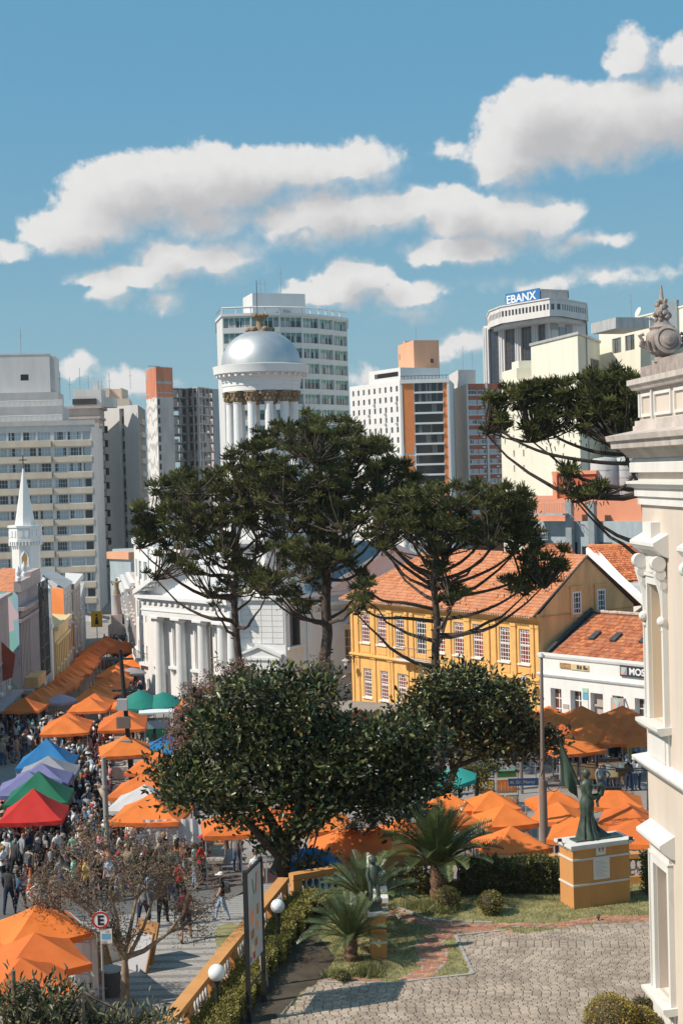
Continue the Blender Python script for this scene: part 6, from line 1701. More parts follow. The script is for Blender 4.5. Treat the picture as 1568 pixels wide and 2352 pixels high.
def globe_lamp(label, X, Y, zc, r):
    t = thing('globe_lamp', label, 'lamp', (X, Y, 0), 0, 'globe lamps by the hedge')
    b = MB(); b.lathe([(.07, 0), (.07, .25), (.045, .35), (.04, zc - r - .22), (.06, zc - r - .2), (.045, zc - r - .12), (.11, zc - r + .02), (.12, zc - r + .06)], 12); b.ob('post', M['iron'], t)
    b = MB(); b.sphere((0, 0, zc), r, 24, 16); b.ob('globe', M['globe'], t)
globe_lamp('white globe lamp on short black post nearest the viewer, by the balustrade end', -3.38, 34.6, zat(465, 2236, 34.6), .21)
globe_lamp('white globe lamp on black post farther along the hedge, past the sign board', -2.12, 40.0, zat(612, 2083, 40.0), .2)
pf = T(606, 2268); t = thing('floodlight_post', 'thin grey metal post with a small black floodlight beside the hedge', 'lamp post', (pf.x, pf.y, 0))
b = MB(); b.tube([(0, 0, 0), (-.12, 0, 1.75)], .04, 8); b.tube([(.1, 0, 0), (-.04, 0, 1.6)], .02, 6); b.ob('post', M['zinc'], t)
b = MB(); b.box(-.22, -.06, -.06, .06, 1.72, 1.86); b.box(-.2, -.08, -.05, .05, .9, 1.05); b.ob('lamp', M['iron'], t)
pf = T(1770 / 1.0 * 0 + 1374, 2117); t = thing('garden_spotlight', 'tiny black garden spotlight in the grass strip by the brick path', 'spotlight', (pf.x, pf.y, 0))
b = MB(); b.tube([(0, 0, 0), (0, 0, .12)], .02, 6); b.tube([(0, 0, .1), (.0, .06, .17)], .045, 8); b.ob('lamp', M['iron'], t)

# ------------------------------------------------------------------ foliage helpers
def basis(d, rng, n):
    """n rotation matrices whose y axis follows d, with a random roll"""
    d = d / np.linalg.norm(d, axis=1, keepdims=True)
    a = rng.normal(size=(n, 3)); x = np.cross(a, d); x /= np.linalg.norm(x, axis=1, keepdims=True) + 1e-9
    z = np.cross(x, d)
    return np.stack([x, d, z], axis=2)
def scatter(name, mats, tv, tf, pos, R, scl, parent=None, loc=(0, 0, 0), mi=None, kind=None):
    tv = np.asarray(tv, float); N, n = len(pos), len(tv)
    scl = np.asarray(scl, float); scl = scl[:, None] if scl.ndim == 1 else scl
    V = np.einsum('nij,nkj->nki', R, tv[None] * scl[:, None, :]) + pos[:, None, :] if scl.shape[1] == 3 else np.einsum('nij,kj->nki', R, tv) * scl[:, :, None] + pos[:, None, :]
    k = len(tf[0]); F = (np.asarray(tf)[None] + (np.arange(N) * n)[:, None, None]).reshape(-1, k)
    me = bpy.data.meshes.new(name)
    me.vertices.add(N * n); me.vertices.foreach_set('co', V.astype(np.float32).ravel())
    me.loops.add(F.size); me.loops.foreach_set('vertex_index', F.astype(np.int32).ravel())
    me.polygons.add(len(F)); me.polygons.foreach_set('loop_start', np.arange(0, F.size, k, dtype=np.int32)); me.polygons.foreach_set('loop_total', np.full(len(F), k, dtype=np.int32))
    for m in mats: me.materials.append(M[m])
    if mi is not None: me.polygons.foreach_set('material_index', np.repeat(np.asarray(mi, dtype=np.int32), len(tf)))
    me.update(calc_edges=True)
    o = link(name, me, parent, loc)
    if kind: o['kind'] = kind
    return o
LEAF = ([(0, 0, 0), (.5, .35, .12), (0, .5, 0), (-.5, .35, .12), (.42, .72, .1), (0, 1, -.08), (-.42, .72, .1)], [(0, 1, 4, 2), (0, 2, 6, 3), (2, 4, 5, 5), (2, 5, 6, 6)])
LEAF4 = ([(0, 0, 0), (.5, .45, .14), (0, 1, -.05), (-.5, .45, .14)], [(0, 1, 2), (0, 2, 3)])
BLADE = ([(-.5, 0, 0), (.5, 0, 0), (.0, 1, 0)], [(0, 1, 2)])
SPRAY = ([(-.5, 0, 0), (.5, 0, 0), (.42, .55, .10), (-.42, .55, .10), (0, 1, .38), (0, 0, -.5), (0, 0, .5), (.0, .55, .55), (.0, .55, -.32)], [(0, 1, 2, 3), (3, 2, 4, 4), (5, 6, 7, 8), (8, 7, 4, 4)])
def quadify(t):
    f = [q if len(set(q)) == 4 else q for q in t[1]]; return t
LEAFT = (LEAF[0], [(0, 1, 2), (1, 4, 2), (0, 2, 3), (2, 6, 3), (2, 4, 5), (2, 5, 6)])
SPRAYT = (SPRAY[0], [(0, 1, 2), (0, 2, 3), (3, 2, 4), (5, 6, 7), (5, 7, 8), (8, 7, 4)])
def leaf_hedge(name, label, boxes, leaf, mats, n_per, rng, cat='hedge', lw=.55, group=None, dark='shaded_soil', rz=0, stems=None):
    """a clipped hedge: leaves over the faces of boxes (x0,x1,y0,y1,z0,z1), a dark core inside"""
    t = thing(name, label, cat, (0, 0, 0), 0, group)
    b = MB()
    for (x0, x1, y0, y1, z0, z1) in boxes: b.box(x0 + .09, x1 - .09, y0 + .09, y1 - .09, z0, z1 - .1)
    b.ob('core', M[dark], t)
    P_, Dr = [], []
    for (x0, x1, y0, y1, z0, z1) in boxes:
        sx_, sy_, sz_ = x1 - x0, y1 - y0, z1 - z0
        for ax, area in ((0, sy_ * sz_), (1, sx_ * sz_), (2, sx_ * sy_)):
            m = int(n_per * area * (1 if ax == 2 else 2)); p = rng.random((m, 3)) * (sx_, sy_, sz_) + (x0, y0, z0); d = np.zeros((m, 3))
            if ax == 2: p[:, 2] = z1; d[:, 2] = 1
            else:
                s_ = rng.random(m) < .5; p[:, ax] = np.where(s_, (x0, y0)[ax], (x1, y1)[ax]); d[:, ax] = np.where(s_, -1, 1); d[:, 2] = .4
            p += rng.normal(size=(m, 3)) * .035 - d * .04; P_.append(p); Dr.append(d)
    P_ = np.concatenate(P_); Dr = np.concatenate(Dr) + rng.normal(size=(len(P_), 3)) * .6
    keep = P_[:, 2] > boxes[0][4]; P_, Dr = P_[keep], Dr[keep]
    s_ = leaf * rng.uniform(.7, 1.3, len(P_))
    scatter('leaves', mats, *LEAF4, P_, basis(Dr, rng, len(P_)), np.stack([s_ * lw, s_, s_], 1), t, mi=rng.integers(0, len(mats), len(P_)), kind='stuff')
    return t
NR = np.random.default_rng(11)
dm('hedge_b', (.27, .235, .06), var=.4, scale=4, rough=.55, trans=.15)
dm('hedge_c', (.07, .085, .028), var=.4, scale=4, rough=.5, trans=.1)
hb = []
y = 30.0
while y < 43.6:
    hh = .50 + .05 * sin(y * 1.7); hb.append((balX(y) + .34, balX(y) + 1.16 + .06 * sin(y * 2.3), y, y + .85, 0, hh)); y += .8
hb += [(-1.55, -.3, 43.0, 43.8, 0, .45), (-.6, .1, 43.6, 44.3, 0, .42)]
leaf_hedge('clipped_hedge', 'long clipped yellow green hedge along the white balustrade', hb, .07, ['hedge', 'hedge_b', 'hedge_b'], 900, NR)
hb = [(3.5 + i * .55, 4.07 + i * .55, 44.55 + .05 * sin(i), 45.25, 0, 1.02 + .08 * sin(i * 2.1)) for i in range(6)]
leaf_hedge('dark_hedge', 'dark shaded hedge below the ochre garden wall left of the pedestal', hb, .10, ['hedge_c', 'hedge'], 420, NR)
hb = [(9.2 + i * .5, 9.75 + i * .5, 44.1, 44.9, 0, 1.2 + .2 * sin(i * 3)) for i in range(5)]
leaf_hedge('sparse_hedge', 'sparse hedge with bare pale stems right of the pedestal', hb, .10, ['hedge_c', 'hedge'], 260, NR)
hb = [(1.3 + i * .45, 1.8 + i * .45, 44.8, 45.3, .0, .75 + .1 * sin(i * 2)) for i in range(4)]
leaf_hedge('low_hedge', 'low leggy hedge with bare stems between bronze child and tall cycad', hb, .09, ['hedge', 'hedge_b'], 240, NR)
def ball_bush(label, px, py, r, mats, leaf=.05, n=1500, sz=.95, name='ball_bush', zoff=None):
    p = T(px, py); t = thing(name, label, 'bush', (p.x, p.y, 0), 0, None)
    b = MB(); b.sphere((0, 0, r * sz * .95), r * .86, 14, 10, sz=sz); b.ob('core', M['shaded_soil'], t)
    d = NR.normal(size=(n, 3)); d /= np.linalg.norm(d, axis=1, keepdims=True); d[:, 2] *= sz
    pos = d * r * NR.uniform(.84, 1.04, (n, 1)) + (0, 0, r * sz * .95); k = pos[:, 2] > .02; pos, d = pos[k], d[k]
    s_ = leaf * NR.uniform(.7, 1.4, len(pos)); scatter('leaves', mats, *LEAF4, pos, basis(d + NR.normal(size=d.shape) * .7, NR, len(pos)), np.stack([s_ * .6, s_, s_], 1), t, mi=NR.integers(0, len(mats), len(pos)), kind='stuff')
    return t
ball_bush('clipped ball bush in light green, left of the two', 1029, 2088, .37, ['hedge', 'hedge_b'])
ball_bush('reddish tipped clipped ball bush, right of the two', 1127, 2100, .38, ['hedge', 'hedge_b', 'hedge_c', 'golden'])
ball_bush('golden yellow rounded bush at the palace wall foot', 1405, 2400, .62, ['golden', 'golden', 'hedge_b'], .05, 4200)
ball_bush('smaller golden bush beside the palace corner', 1475, 2392, .42, ['golden', 'hedge_b'], .05, 2200)
ball_bush('brown green twiggy bush against the palace corner', 1474, 2338, .26, ['hedge', 'hedge_c', 'twig'], .06, 900)
ball_bush('small low bush at the tip of the round lawn bed', 795 * 0 + 790, 2258, .16, ['hedge', 'hedge_c'], .05, 420)
# tufts of liriope
def tuft(label, px, py, w_, d_, n, h=.28, name='grass_clump'):
    p = T(px, py); pos = np.stack([NR.normal(0, w_, n), NR.normal(0, d_, n), np.zeros(n)], 1)
    d = NR.normal(size=(n, 3)) * .55; d[:, 2] = 1
    s_ = h * NR.uniform(.6, 1.3, n); o = scatter(name, ['cycad', 'blade', 'blade'], *BLADE, pos, basis(d, NR, n), np.stack([s_ * .09, s_, s_], 1), None, (p.x, p.y, 0), mi=NR.integers(0, 3, n)); tag(o, label, 'plant'); return o
tuft('grassy liriope clump under the tall cycad beside the brick path', 968, 2085, .35, .16, 900)
tuft('grassy liriope clump on the round bed, left of the cycad trunk', 772, 2245, .16, .1, 520, .26)
tuft('pale grassy clump on the round bed, right below the bronze child', 842, 2240, .2, .13, 700, .3)
tuft('grassy clump right of the nearest ball bush', 1010, 2098, .25, .1, 400)
# lawn blades
def onlawn(x, y):
    return not (inpoly(x, y, court) or inpoly(x, y, pathA) or inpoly(x, y, pathB) or inpoly(x, y, shaded_soil))
cand = np.stack([NR.uniform(-2, 10.5, 52000), NR.uniform(36.0, 45.4, 52000)], 1)
cand = np.array([p for p in cand if onlawn(*p) and p[0] > balX(p[1]) + 1.2])
n = len(cand); d = NR.normal(size=(n, 3)) * .5; d[:, 2] = 1; s_ = .055 * NR.uniform(.6, 1.6, n)
dm('blade_dry', (.36, .31, .17), var=.3, scale=1.5, rough=.8, trans=.3)
tag(scatter('grass', ['blade', 'blade_dry', 'lawn'], *BLADE, np.stack([cand[:, 0], cand[:, 1], np.zeros(n)], 1), basis(d, NR, n), np.stack([s_ * .3, s_, s_], 1), mi=NR.choice(3, n, p=(.55, .3, .15))), 'short green lawn grass with dry patches', 'grass', kind='stuff')

# ------------------------------------------------------------------ cycads
def frond_mesh(seed, L=1.0, W_=.16, droop=.45):
    r = random.Random(seed); b = MB(); n = 30
    pts = [Vector((0, t_ * (1 - .12 * t_), t_ * .55 - droop * 1.25 * t_ * t_)) * L for t_ in [i / n for i in range(n + 1)]]
    b.tube(pts[::3], [.014 * (1 - .75 * i / 10) for i in range(len(pts[::3]))], 4, False)
    for i in range(3, n):
        t_ = i / n; w_ = W_ * (.45 + .55 * sin(pi * min(1, t_ * 1.05)) ** .6) * (1 if t_ < .85 else .75)
        d = (pts[i + 1] - pts[i]); p = pts[i]
        for sg_ in (-1, 1):
            e = Vector((sg_ * w_ * .86, w_ * .42, w_ * .42 + r.uniform(-.01, .01)))
            b.poly([p, p + d * .72, p + e + d * .2])
            b.poly([p, p + e + d * .2, p + e * .98])
    return b.mesh('frond', M['cycad'])
FR = [frond_mesh(i, droop=dd) for i, dd in enumerate((.20, .30, .42))]
def cycad(label, x, y, zc, L, n, seed, trunk=.2, lo=-10, span=66):
    r = random.Random(seed); t = thing('cycad', label, 'cycad', (x, y, 0), r.uniform(0, 6))
    b = MB(); m = 9
    b.lathe([(trunk * (1.1 + .12 * ((i * 7) % 3 - 1) - .25 * (i > m - 2)), zc * i / m) for i in range(m + 1)], 14)
    for i in range(90):
        a = r.uniform(0, 6.28); z = r.uniform(.03, zc); b.poly([(trunk * 1.0 * cos(a - .12), trunk * sin(a - .12), z), (trunk * cos(a + .12), trunk * sin(a + .12), z), (trunk * 1.38 * cos(a), trunk * 1.38 * sin(a), z + .09)])
    b.ob('trunk', M['cycadtrunk'], t)
    for i in range(n):
        f = i / n; a = i * 2.39996 + r.uniform(-.15, .15)
        o = link('frond', FR[0 if f > .6 else 1 if f > .3 else 2], t, (trunk * .5 * -sin(a), trunk * .5 * cos(a), zc - .04 + .05 * f))
        o.rotation_euler = (R_(lo + span * f + r.uniform(-6, 6)), 0, a); s_ = L * r.uniform(.86, 1.08) * (1.0 if f < .75 else .9); o.scale = (s_, s_, s_)
    b = MB(); b.sphere((0, 0, zc + .02), trunk * .9, 10, 6, sz=.7); b.ob('heart', M['cycadtrunk'], t)
    return t
cycad('tallest cycad with a wide crown in front of the orange umbrellas', 2.72, 44.35, 1.1, 2.25, 64, 1, .24, 4, 62)
cycad('cycad on the round lawn bed nearest the courtyard', -.08, 38.95, .66, 1.5, 42, 2, .17)
cycad('cycad behind the round bed, its fronds crossing the bronze child', .42, 41.2, .95, 1.75, 44, 3, .17)
# ------------------------------------------------------------------ trees
def limb(b, a, c, r0, r1, rng, sag=.12, n=5, up=.0, sides=5):
    a, c = Vector(a), Vector(c); L = (c - a).length; pts = []
    for i in range(n + 1):
        f = i / n; p = a.lerp(c, f); p.z += -sag * L * sin(pi * f) + up * L * (f * f - f)
        p += Vector((rng.uniform(-1, 1), rng.uniform(-1, 1), rng.uniform(-1, 1))) * (.018 * L if 0 < i < n else 0); pts.append(p)
    b.tube(pts, [r0 + (r1 - r0) * i / n for i in range(n + 1)], sides, False)
    return pts
dm('needle_b', (.19, .19, .065), var=.4, scale=1.3, rough=.65, spec=.25, trans=.12)
dm('needle_c', (.08, .09, .036), var=.4, scale=1.3, rough=.7, spec=.2, trans=.08)
def araucaria(label, px, pybase_d, ptop, ells, lower, seed, trunk_r, density=1.0, lean=0.0, tuft=.58, bare=None, depth=1.0):
    """a Parana pine: straight trunk, candelabra branches, tufts of needle sprays at their ends.
    ells: (x, y, rx, ry) clump regions read off the photograph at the tree's own distance"""
    d = pybase_d; rng = random.Random(seed); nr = np.random.default_rng(seed)
    base = P(px[0], 1500, d); base = Vector((base.x, base.y, g(d)))
    top = P(px[1], ptop, d)
    t = thing('pine_tree', label, 'pine tree', base, 0, None)
    s = d / FPX
    cl = []
    for (x, y, rx, ry) in ells:
        n = max(1, int(rx * ry * 3.14 / (27 * 27) * 3.1 * density))
        W_ = 190.0
        for _ in range(n):
            for _try in range(9):
                a, q = rng.uniform(-1, 1), rng.uniform(-1, 1)
                if a * a + q * q < 1: break
            X, Y = x + a * rx, y + q * ry
            off = abs(X - px[1]) / W_
            dep_ = rng.uniform(-1, 1) * sqrt(max(.10, 1 - min(1, off) ** 2)) * W_ * s * .85 * depth
            p = P(X, Y, d) + Vector((0, dep_, 0)); cl.append(p - base)
    tt = top - base
    b = MB(); n = 12
    bend = [Vector((0, 0, 0))] + [Vector((tt.x * (i / n) + rng.uniform(-.04, .04) * i, rng.uniform(-.1, .1), tt.z * i / n)) for i in range(1, n + 1)]
    b.tube(bend, [trunk_r * (1.25 - .25 * min(1, i / 2)) * (1 - .62 * (i / n) ** 1.5) for i in range(n + 1)], 12)
    for i in range(40):   # bark stubs and scars
        f = rng.uniform(.15, .85); a = rng.uniform(0, 6.28); p = bend[int(f * n)].lerp(bend[int(f * n) + 1], f * n - int(f * n)); r = trunk_r * .8
        b.tube([p + Vector((cos(a), sin(a), 0)) * r * .8, p + Vector((cos(a), sin(a), .1)) * (r + rng.uniform(.05, .22))], [.06, .03], 4)
    b.ob('trunk', M['bark'], t)
    b = MB()
    def on_trunk(z):
        f = max(.05, min(.98, z / tt.z)); k = min(n - 1, int(f * n)); return bend[k].lerp(bend[k + 1], f * n - k)
    order = sorted(cl, key=lambda p: p.z)
    hubs = []
    for p in order:
        hd = sqrt((p.x - tt.x) ** 2 + p.y ** 2)
        near = None
        for h in hubs:
            if (h - p).length < 2.9 and rng.random() < .96 and (near is None or (h - p).length < (near - p).length): near = h
        if near is not None: limb(b, near + Vector((rng.uniform(-.2, .2), rng.uniform(-.2, .2), -.2)), p, .045, .03, rng, sag=.05, n=3, sides=4)
        else:
            z0 = max(lower, p.z - .22 * hd - rng.uniform(.2, 1.4) - (.9 if hd > 2 else .2))
            a = on_trunk(z0)
            limb(b, a, p + Vector((0, 0, -.15)), .075 + .012 * hd, .035, rng, sag=.07 + .012 * hd, n=7, sides=6); hubs.append(p)
    for (pts_) in (bare or []):
        ps_ = [P(x, y, d + dd) - base for x, y, dd in pts_]
        sm = []
        for i in range(len(ps_) - 1):
            p0, p1, p2, p3 = ps_[max(0, i - 1)], ps_[i], ps_[i + 1], ps_[min(len(ps_) - 1, i + 2)]
            for k in range(4):
                f = k / 4; sm.append(.5 * ((2 * p1) + (p2 - p0) * f + (2 * p0 - 5 * p1 + 4 * p2 - p3) * f * f + (3 * p1 - p0 - 3 * p2 + p3) * f ** 3))
        sm.append(ps_[-1]); b.tube(sm, [.11 - .07 * i / len(sm) for i in range(len(sm))], 6)
        for q in sm[2:]:   # stubs on the bare limbs
            for _ in range(2):
                v = Vector((rng.uniform(-1, 1), rng.uniform(-1, 1), rng.uniform(-.6, .8))).normalized(); b.tube([q, q + v * rng.uniform(.12, .3)], [.03, .012], 4, False)
    b.ob('branches', M['bark'], t)['kind'] = 'stuff'
    C = np.array([tuple(p) for p in cl]); m = 56
    N = len(C) * m
    dirs = nr.normal(size=(N, 3)); dirs[:, 2] = np.abs(dirs[:, 2]) * .9 - .15; dirs /= np.linalg.norm(dirs, axis=1, keepdims=True)
    ctr = np.repeat(C, m, axis=0); sz = tuft * np.repeat(nr.uniform(.7, 1.15, len(C)), m)
    pos = ctr + dirs * (sz * nr.uniform(.05, .62, N))[:, None]
    dd = dirs + nr.normal(size=(N, 3)) * .25 + (0, 0, .35)
    L = sz * nr.uniform(.38, .66, N)
    scatter('foliage', ['needle', 'needle_b', 'needle_c'], *SPRAYT, pos, basis(dd, nr, N), np.stack([.06 + 0 * L, L, .06 + 0 * L], 1), t, mi=np.repeat(nr.choice(3, len(C), p=(.5, .27, .23)), m), kind='stuff')
    m2 = 4; N = len(C) * m2   # dead hanging sprays under the tufts
    ctr = np.repeat(C, m2, axis=0); dd = nr.normal(size=(N, 3)) * .5; dd[:, 2] = -1
    scatter('dry_sprays', ['needle_c', 'twig'], *SPRAYT, ctr + nr.normal(size=(N, 3)) * .25 - (0, 0, .15), basis(dd, nr, N), np.stack([.05 + 0 * dd[:, 0], nr.uniform(.15, .36, N), .05 + 0 * dd[:, 0]], 1), t, mi=nr.choice(2, N, p=(.75, .25)), kind='stuff')
    return t
araucaria('tallest pine in the middle, its flat dark crown reaching the church rotunda columns', (748, 732), 82, 985,
          [(730, 985, 105, 28), (640, 1020, 72, 42), (560, 1055, 40, 30), (790, 1030, 90, 45), (875, 1045, 42, 50), (905, 1100, 50, 45), (700, 1090, 110, 55), (820, 1120, 70, 50), (620, 1110, 50, 50), (760, 1190, 80, 40),
           (935, 1105, 28, 22), (700, 1250, 70, 40), (690, 1310, 55, 30), (660, 1370, 30, 20), (610, 1335, 32, 40), (760, 1280, 60, 35), (720, 1150, 90, 50), (880, 1160, 40, 35), (830, 1330, 18, 30), (700, 1395, 26, 18)], 9.2, 21, .36,
          bare=[[(745, 1330, 0), (800, 1330, -.5), (850, 1290, -.8), (900, 1230, -1)], [(742, 1380, 0), (690, 1375, -.5), (640, 1330, -1)]])
araucaria('slimmer pine on the left with a spreading crown in front of the church columns', (552, 538), 88, 1095,
          [(480, 1105, 95, 30), (400, 1135, 65, 38), (565, 1105, 70, 38), (350, 1180, 38, 38), (328, 1225, 22, 32), (425, 1195, 85, 42), (520, 1165, 85, 50), (600, 1165, 60, 50), (395, 1275, 48, 24), (440, 1300, 52, 22), (345, 1318, 16, 14),
           (525, 1280, 30, 22), (515, 1365, 28, 24), (600, 1335, 28, 30), (565, 1300, 40, 28), (470, 1240, 60, 30), (620, 1230, 30, 30), (375, 1225, 40, 30)], 8.0, 22, .27)
araucaria('umbrella shaped pine on the right before the orange townhouse roof, arching bare lower branches', (1002, 992), 76, 1150,
          [(1060, 1140, 150, 30), (920, 1170, 75, 42), (870, 1215, 45, 45), (1060, 1185, 140, 36), (1185, 1180, 55, 48), (980, 1215, 90, 34), (1120, 1225, 90, 28), (1205, 1245, 40, 50), (1250, 1310, 44, 36), (1288, 1290, 14, 30), (1215, 1330, 40, 30),
           (840, 1350, 18, 38), (826, 1390, 26, 24), (1000, 1280, 26, 42), (1040, 1375, 36, 26), (960, 1195, 60, 35), (1180, 1345, 30, 16)], 5.5, 23, .27,
          bare=[[(1000, 1428, 0), (930, 1420, -.3), (870, 1418, -.6), (830, 1395, -1)], [(1000, 1400, 0), (930, 1385, -.5), (880, 1380, -.6), (850, 1360, -.8)], [(1000, 1425, 0), (1080, 1412, -.5), (1150, 1385, -1), (1210, 1345, -1.2)],
                [(1000, 1375, 0), (1080, 1365, .5), (1160, 1345, .8), (1230, 1310, 1)], [(1000, 1345, 0), (1060, 1335, 0), (1140, 1300, 0), (1200, 1250, 0)], [(998, 1330, 0), (950, 1305, 0), (905, 1260, 0), (880, 1225, 0)], [(998, 1350, 0), (940, 1310, .5), (900, 1280, .5), (860, 1240, .5)],
                [(1000, 1320, 0), (1060, 1290, 0), (1110, 1240, 0)], [(998, 1310, 0), (960, 1270, 0), (940, 1225, 0)], [(1000, 1300, 0), (1040, 1265, 0), (1070, 1210, 0)]])
araucaria('pine half hidden by the palace cornice, long bare limbs sweeping left', (1500, 1492), 68, 905,
          [(1300, 890, 90, 26), (1225, 920, 55, 34), (1152, 915, 36, 28), (1138, 975, 30, 26), (1390, 880, 60, 28), (1445, 890, 30, 40), (1410, 945, 50, 40), (1330, 935, 60, 34), (1262, 975, 30, 30), (1425, 1000, 34, 30), (1372, 925, 55, 35), (1228, 985, 22, 22),
           (1305, 1095, 26, 24), (1340, 1128, 46, 18), (1378, 1128, 26, 16), (1330, 990, 40, 16)], 9.5, 24, .4, density=1.15, tuft=.56, depth=.6,
          bare=[[(1480, 1065, 0), (1380, 1062, -.5), (1270, 1045, -.8), (1200, 1020, -1), (1150, 990, -1)], [(1490, 1045, 0), (1380, 1040, 0), (1300, 1015, 0), (1250, 985, 0)], [(1490, 1040, 0), (1400, 1010, .5), (1330, 985, .5), (1260, 930, .5)],
                [(1490, 1020, 0), (1420, 975, 0), (1350, 930, 0)], [(1490, 1030, 0), (1460, 1080, -.4), (1440, 1110, -.5), (1400, 1135, -.6), (1330, 1130, -.8)]])
# broad leaved trees
dm('magnolia_b', (.15, .165, .055), var=.5, scale=2.5, rough=.30, spec=.5, trans=.08)
dm('magnolia_c', (.026, .035, .015), var=.5, scale=2.5, rough=.4, spec=.4, trans=.05)
dm('leafback', (.17, .12, .055), var=.4, scale=4, rough=.6)
def broadleaf(name, label, cat, ells, d, leaf, n_leaves, mats, p_, trunks, seed, bark='bark', depth=3.2, lw=.42, shell_=.55, twigs=120, up=.35, pads=0):
    """crown volumes (x, y, rx, ry, depth offset) read off at the tree's own distance; leaves fill their outer shells"""
    nr = np.random.default_rng(seed); rng = random.Random(seed); s = d / FPX
    b0 = P(trunks[0][0][0], trunks[0][0][1], d); base = Vector((b0.x, b0.y, g(d)))
    t = thing(name, label, cat, base)
    b = MB()
    ends = []
    for tr in trunks:
        pts = [P(q[0], q[1], d + (q[2] if len(q) > 2 else 0)) - base for q in tr]
        r0, r1 = (tr[0][3] if len(tr[0]) > 3 else .16), .05
        pts2 = []
        for a, c in zip(pts[:-1], pts[1:]):
            for k in range(3): pts2.append(a.lerp(c, k / 3) + Vector((rng.uniform(-1, 1), rng.uniform(-1, 1), 0)) * .03)
        pts2.append(pts[-1]); b.tube(pts2, [r0 + (r1 - r0) * i / (len(pts2) - 1) for i in range(len(pts2))], 9); ends.append(pts[-1])
    b.ob('trunk', M[bark], t)
    if pads:   # break the big volumes into overlapping leafy pads
        sub_ = []
        for e in ells:
            for _ in range(max(1, int(e[2] * e[3] / (pads * pads * .42)))):
                a, q = rng.uniform(0, 6.283), sqrt(rng.random()) * .82; r_ = pads * rng.uniform(.75, 1.25)
                sub_.append((e[0] + e[2] * q * cos(a), e[1] + e[3] * q * sin(a), r_, r_ * .62, (e[4] if len(e) > 4 else 0) + rng.uniform(-1, 1) * min(depth, e[2] * s) * .75))
        ells = sub_
    w_ = np.array([e[2] * e[3] for e in ells], float); w_ /= w_.sum()
    idx = nr.choice(len(ells), n_leaves, p=w_)
    E = np.array([tuple(P(e[0], e[1], d + (e[4] if len(e) > 4 else 0)) - base) for e in ells]); RX = np.array([e[2] * s for e in ells]); RZ = np.array([e[3] * s for e in ells]); RY = np.minimum(depth, np.maximum(RX, RZ) * 1.0)
    dr = nr.normal(size=(n_leaves, 3)); dr /= np.linalg.norm(dr, axis=1, keepdims=True)
    # clumps: leaves gather round twig ends
    K = max(40, n_leaves // 60); ki = nr.choice(len(ells), K, p=w_); kd = nr.normal(size=(K, 3)); kd /= np.linalg.norm(kd, axis=1, keepdims=True)
    if pads: kd[:, 2] = np.abs(kd[:, 2]) * .95 - .12
    kc = E[ki] + kd * np.stack([RX[ki], RY[ki], RZ[ki]], 1) * (shell_ + (1 - shell_) * nr.random(K) ** .6)[:, None]
    which = nr.integers(0, K, n_leaves)
    rad = leaf * 1.35
    pos = kc[which] + nr.normal(size=(n_leaves, 3)) * rad * (1, 1, .8)
    fill = nr.random(n_leaves) < .14
    pf_ = E[idx] + dr * np.stack([RX[idx], RY[idx], RZ[idx]], 1) * nr.uniform(.3, 1.0, n_leaves)[:, None]
    pos[fill] = pf_[fill]
    out = pos - E[np.where(fill, idx, ki[which])]
    out /= np.linalg.norm(out, axis=1, keepdims=True) + 1e-6
    dd = out * .6 + nr.normal(size=pos.shape) * .6 + (0, 0, up)
    sc_ = leaf * nr.uniform(.65, 1.25, n_leaves)
    scatter('foliage', mats, *LEAFT, pos, basis(dd, nr, n_leaves), np.stack([sc_ * lw, sc_, sc_], 1), t, mi=nr.choice(len(mats), n_leaves, p=p_), kind='stuff')
    b = MB()
    for k in range(min(twigs, K)):
        c = Vector(kc[k]); a = min(ends, key=lambda e: (e - c).length); limb(b, a, c, .045, .012, rng, sag=.02, n=3, sides=4)
    b.ob('twigs', M[bark], t)['kind'] = 'stuff'
    return t
broadleaf('magnolia_tree', 'large dark glossy leaved tree filling the middle, trunk leaning beside the garden corner', 'tree',
          [(620, 1600, 110, 62), (715, 1610, 60, 50, .8), (500, 1700, 95, 62), (440, 1740, 70, 60, .5), (400, 1800, 40, 60, .5), (570, 1720, 120, 95), (690, 1710, 140, 105, .5), (820, 1740, 115, 85, .2), (900, 1745, 85, 75, .7), (860, 1830, 110, 50, .7), (960, 1800, 50, 70, .7), (680, 1870, 60, 40, -.6), (600, 1800, 130, 60), (450, 1830, 70, 40, -.4), (760, 1800, 140, 60, .5), (900, 1810, 90, 55, .7), (950, 1745, 50, 65, .7), (560, 1870, 60, 40, -.3), (740, 1860, 80, 30), (660, 1900, 40, 40, .3), (615, 1955, 60, 40, -.2), (690, 1985, 35, 18, -.2), (495, 1880, 26, 26, -.4)],
          45.5, .23, 27500, ['magnolia', 'magnolia_b', 'magnolia_c', 'leafback'], (.45, .25, .24, .06),
          [[(640, 2010, 0, .34), (655, 1960, 0), (690, 1900, 0), (740, 1850, .3)], [(650, 1985, 0, .26), (640, 1920, 0), (600, 1850, .2), (540, 1780, 0)], [(660, 1960, 0, .24), (690, 1860, 0), (690, 1780, 0), (660, 1700, 0)], [(690, 1905, 0, .22), (780, 1855, 0), (850, 1800, 0), (900, 1760, 0)], [(655, 1980, 0, .2), (580, 1900, -.4), (500, 1830, -.4)]], 31, pads=46)
